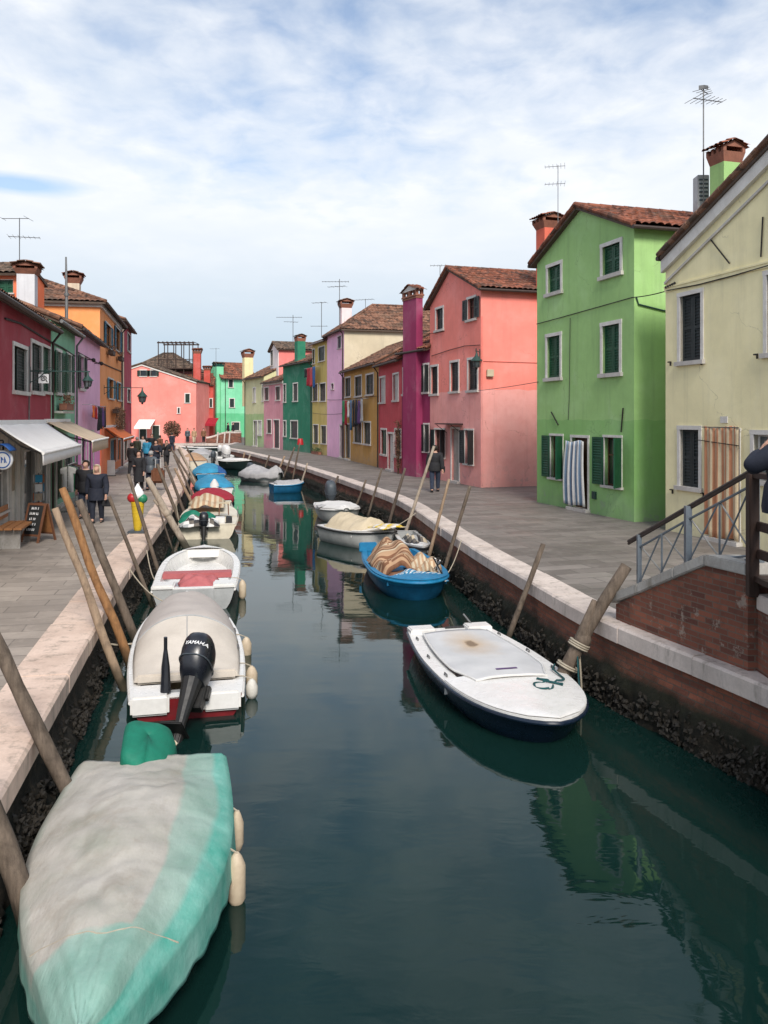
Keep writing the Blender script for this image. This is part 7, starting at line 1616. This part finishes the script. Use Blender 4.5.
# postcard stand and goods beside the shop door
A = V((*LL(22.9), LZ)) + Nn * .35; rt = thing('postcard_stand', A, 'slim rotating postcard stand beside the dark shop door', 'postcard stand'); m = MB(); m.tube([A, A + V((0, 0, 1.5))], .025, 8); m.lathe(A, [(.22, 0), (.22, .03), (.05, .06)], 14); m.build('post', M['zinc'], rt)
for kk in range(4):
    for zz in range(4):
        d = V((math.cos(kk * PI / 2 + .4), math.sin(kk * PI / 2 + .4), 0)); e = V((-d.y, d.x, 0)); m = MB(); m.obox(A + d * .12 - e * .09 + V((0, 0, .5 + .25 * zz)), e * .18, d * .02, (0, 0, .2)); m.build('card_rack', M[('poster', 'cloth_white', 'cloth_blue', 'cloth_orange')[(kk + zz) % 4]], rt)
# ------------------------------------------------------------------ sky, sun, camera
w = bpy.data.worlds.new('World'); scene.world = w; w.use_nodes = True
nt = w.node_tree; N = nt.nodes; Lk = nt.links.new
for n in list(N): N.remove(n)
def nd(ty, **k):
    x = N.new(ty)
    for a, v in k.items(): setattr(x, a, v)
    return x
def mth(op, a, b=None, clamp=False):
    x = nd('ShaderNodeMath', operation=op, use_clamp=clamp)
    for i, v in enumerate((a, b)):
        if v is None: continue
        if isinstance(v, (int, float)): x.inputs[i].default_value = v
        else: Lk(v, x.inputs[i])
    return x.outputs[0]
def rmp(fac, stops):
    x = nd('ShaderNodeValToRGB'); el = x.color_ramp.elements
    while len(el) > 1: el.remove(el[-1])
    for i, (p, c) in enumerate(stops):
        e = el[0] if i == 0 else el.new(p); e.position = p; e.color = (*c, 1) if isinstance(c, tuple) else (c, c, c, 1)
    Lk(fac, x.inputs['Fac']); return x.outputs['Color']
def mx(f, a, b):
    x = nd('ShaderNodeMix', data_type='RGBA')
    for s_, v in ((0, f), (6, a), (7, b)):
        if isinstance(v, (int, float)): x.inputs[s_].default_value = v
        elif isinstance(v, tuple): x.inputs[s_].default_value = (*v, 1)
        else: Lk(v, x.inputs[s_])
    return x.outputs[2]
out = nd('ShaderNodeOutputWorld'); bg = nd('ShaderNodeBackground'); Lk(bg.outputs[0], out.inputs[0])
SUN = V((.20, -1, .90)).normalized()
sky = nd('ShaderNodeTexSky', sky_type='NISHITA', sun_disc=False); sky.sun_elevation = math.asin(SUN.z); sky.sun_rotation = math.atan2(SUN.x, SUN.y)
tc = nd('ShaderNodeTexCoord').outputs['Generated']; sx = nd('ShaderNodeSeparateXYZ'); Lk(tc, sx.inputs[0])
zc = mth('ADD', mth('MAXIMUM', sx.outputs['Z'], 0.0), .10)
cb = nd('ShaderNodeCombineXYZ'); Lk(mth('DIVIDE', sx.outputs['X'], zc), cb.inputs[0]); Lk(mth('DIVIDE', sx.outputs['Y'], zc), cb.inputs[1])
def nz(vec, scale, det, ro=.55, dist=0, mp=(1, 1, 1), loc=(0, 0, 0)):
    m_ = nd('ShaderNodeMapping'); m_.inputs['Scale'].default_value = mp; m_.inputs['Location'].default_value = loc; Lk(vec, m_.inputs['Vector'])
    x = nd('ShaderNodeTexNoise'); x.inputs['Scale'].default_value = scale; x.inputs['Detail'].default_value = det; x.inputs['Roughness'].default_value = ro; x.inputs['Distortion'].default_value = dist
    Lk(m_.outputs[0], x.inputs['Vector']); return x.outputs['Fac']
big = nz(cb.outputs[0], .85, 7, .55, .2, (1, 1, 1), (3.1, 1.7, 0)); fine = nz(cb.outputs[0], 6.5, 5, .55, .3, (1, .8, 1)); mid = nz(cb.outputs[0], 1.9, 6, .6, .1, (1, 1, 1), (7, 2, 0))
el = sx.outputs['Z']
# how closed the deck is: closed at mid height, thin ripples above, smooth veil near the horizon
thin = rmp(el, [(.0, 1.0), (.16, 1.0), (.25, .86), (.34, .60), (.43, .38), (.6, .34), (.9, .30)])
cov = mth('ADD', mth('MULTIPLY', mth('SUBTRACT', big, .5), 1.5), mth('MULTIPLY', mth('SUBTRACT', fine, .5), .75))
hx = mth('DIVIDE', mth('ADD', sx.outputs['X'], .385), .085); hz = mth('DIVIDE', mth('SUBTRACT', sx.outputs['Z'], .247), .016)
hole = mth('SUBTRACT', 1.0, mth('SQRT', mth('ADD', mth('MULTIPLY', hx, hx), mth('MULTIPLY', hz, hz))), True)
cov = mth('SUBTRACT', mth('ADD', cov, thin, True), mth('MULTIPLY', mth('MULTIPLY', hole, mth('ADD', fine, .35)), 1.25), True)
cov = rmp(cov, [(.16, .16), (.46, .68), (.72, .98)])
shade = rmp(mth('ADD', mth('MULTIPLY', mid, .75), mth('MULTIPLY', fine, .25)), [(.32, (.66, .71, .77)), (.5, (.72, .755, .80)), (.66, (.82, .83, .85))])
veil = rmp(el, [(.0, (.42, .53, .63)), (.09, (.455, .56, .655)), (.17, (.585, .655, .73)), (.26, (.80, .815, .845))])
vf = rmp(el, [(.05, 1.0), (.17, .72), (.27, .12), (.34, 0.0)])
cloud = mx(vf, shade, veil)
skyc = nd('ShaderNodeVectorMath', operation='SCALE'); Lk(sky.outputs[0], skyc.inputs[0]); skyc.inputs['Scale'].default_value = 1.0
cl = nd('ShaderNodeVectorMath', operation='SCALE'); Lk(cloud, cl.inputs[0]); cl.inputs['Scale'].default_value = 7.0
Lk(mx(cov, skyc.outputs[0], cl.outputs[0]), bg.inputs['Color']); bg.inputs['Strength'].default_value = .1
ld = bpy.data.lights.new('sun', 'SUN'); ld.energy = 2.2; ld.angle = math.radians(20); ld.color = (1, .94, .86)
lo = bpy.data.objects.new('sun', ld); COL.objects.link(lo); lo.rotation_euler = SUN.to_track_quat('Z', 'Y').to_euler()
cd = bpy.data.cameras.new('camera'); cam = bpy.data.objects.new('camera', cd); COL.objects.link(cam); scene.camera = cam
cam.location = (0, 0, CZ); cam.rotation_euler = (math.radians(90), 0, 0)
cd.sensor_fit = 'VERTICAL'; cd.sensor_height = 36; cd.lens = 36 * F / 1024; cd.shift_y = -(512 - HY) / 1024; cd.clip_end = 5000; cd.clip_start = .1
vs = scene.view_settings; vs.view_transform = 'Standard'; vs.look = 'None'; vs.exposure = .88; vs.gamma = 1; vs.use_curve_mapping = False
scene.cycles.max_bounces = 6
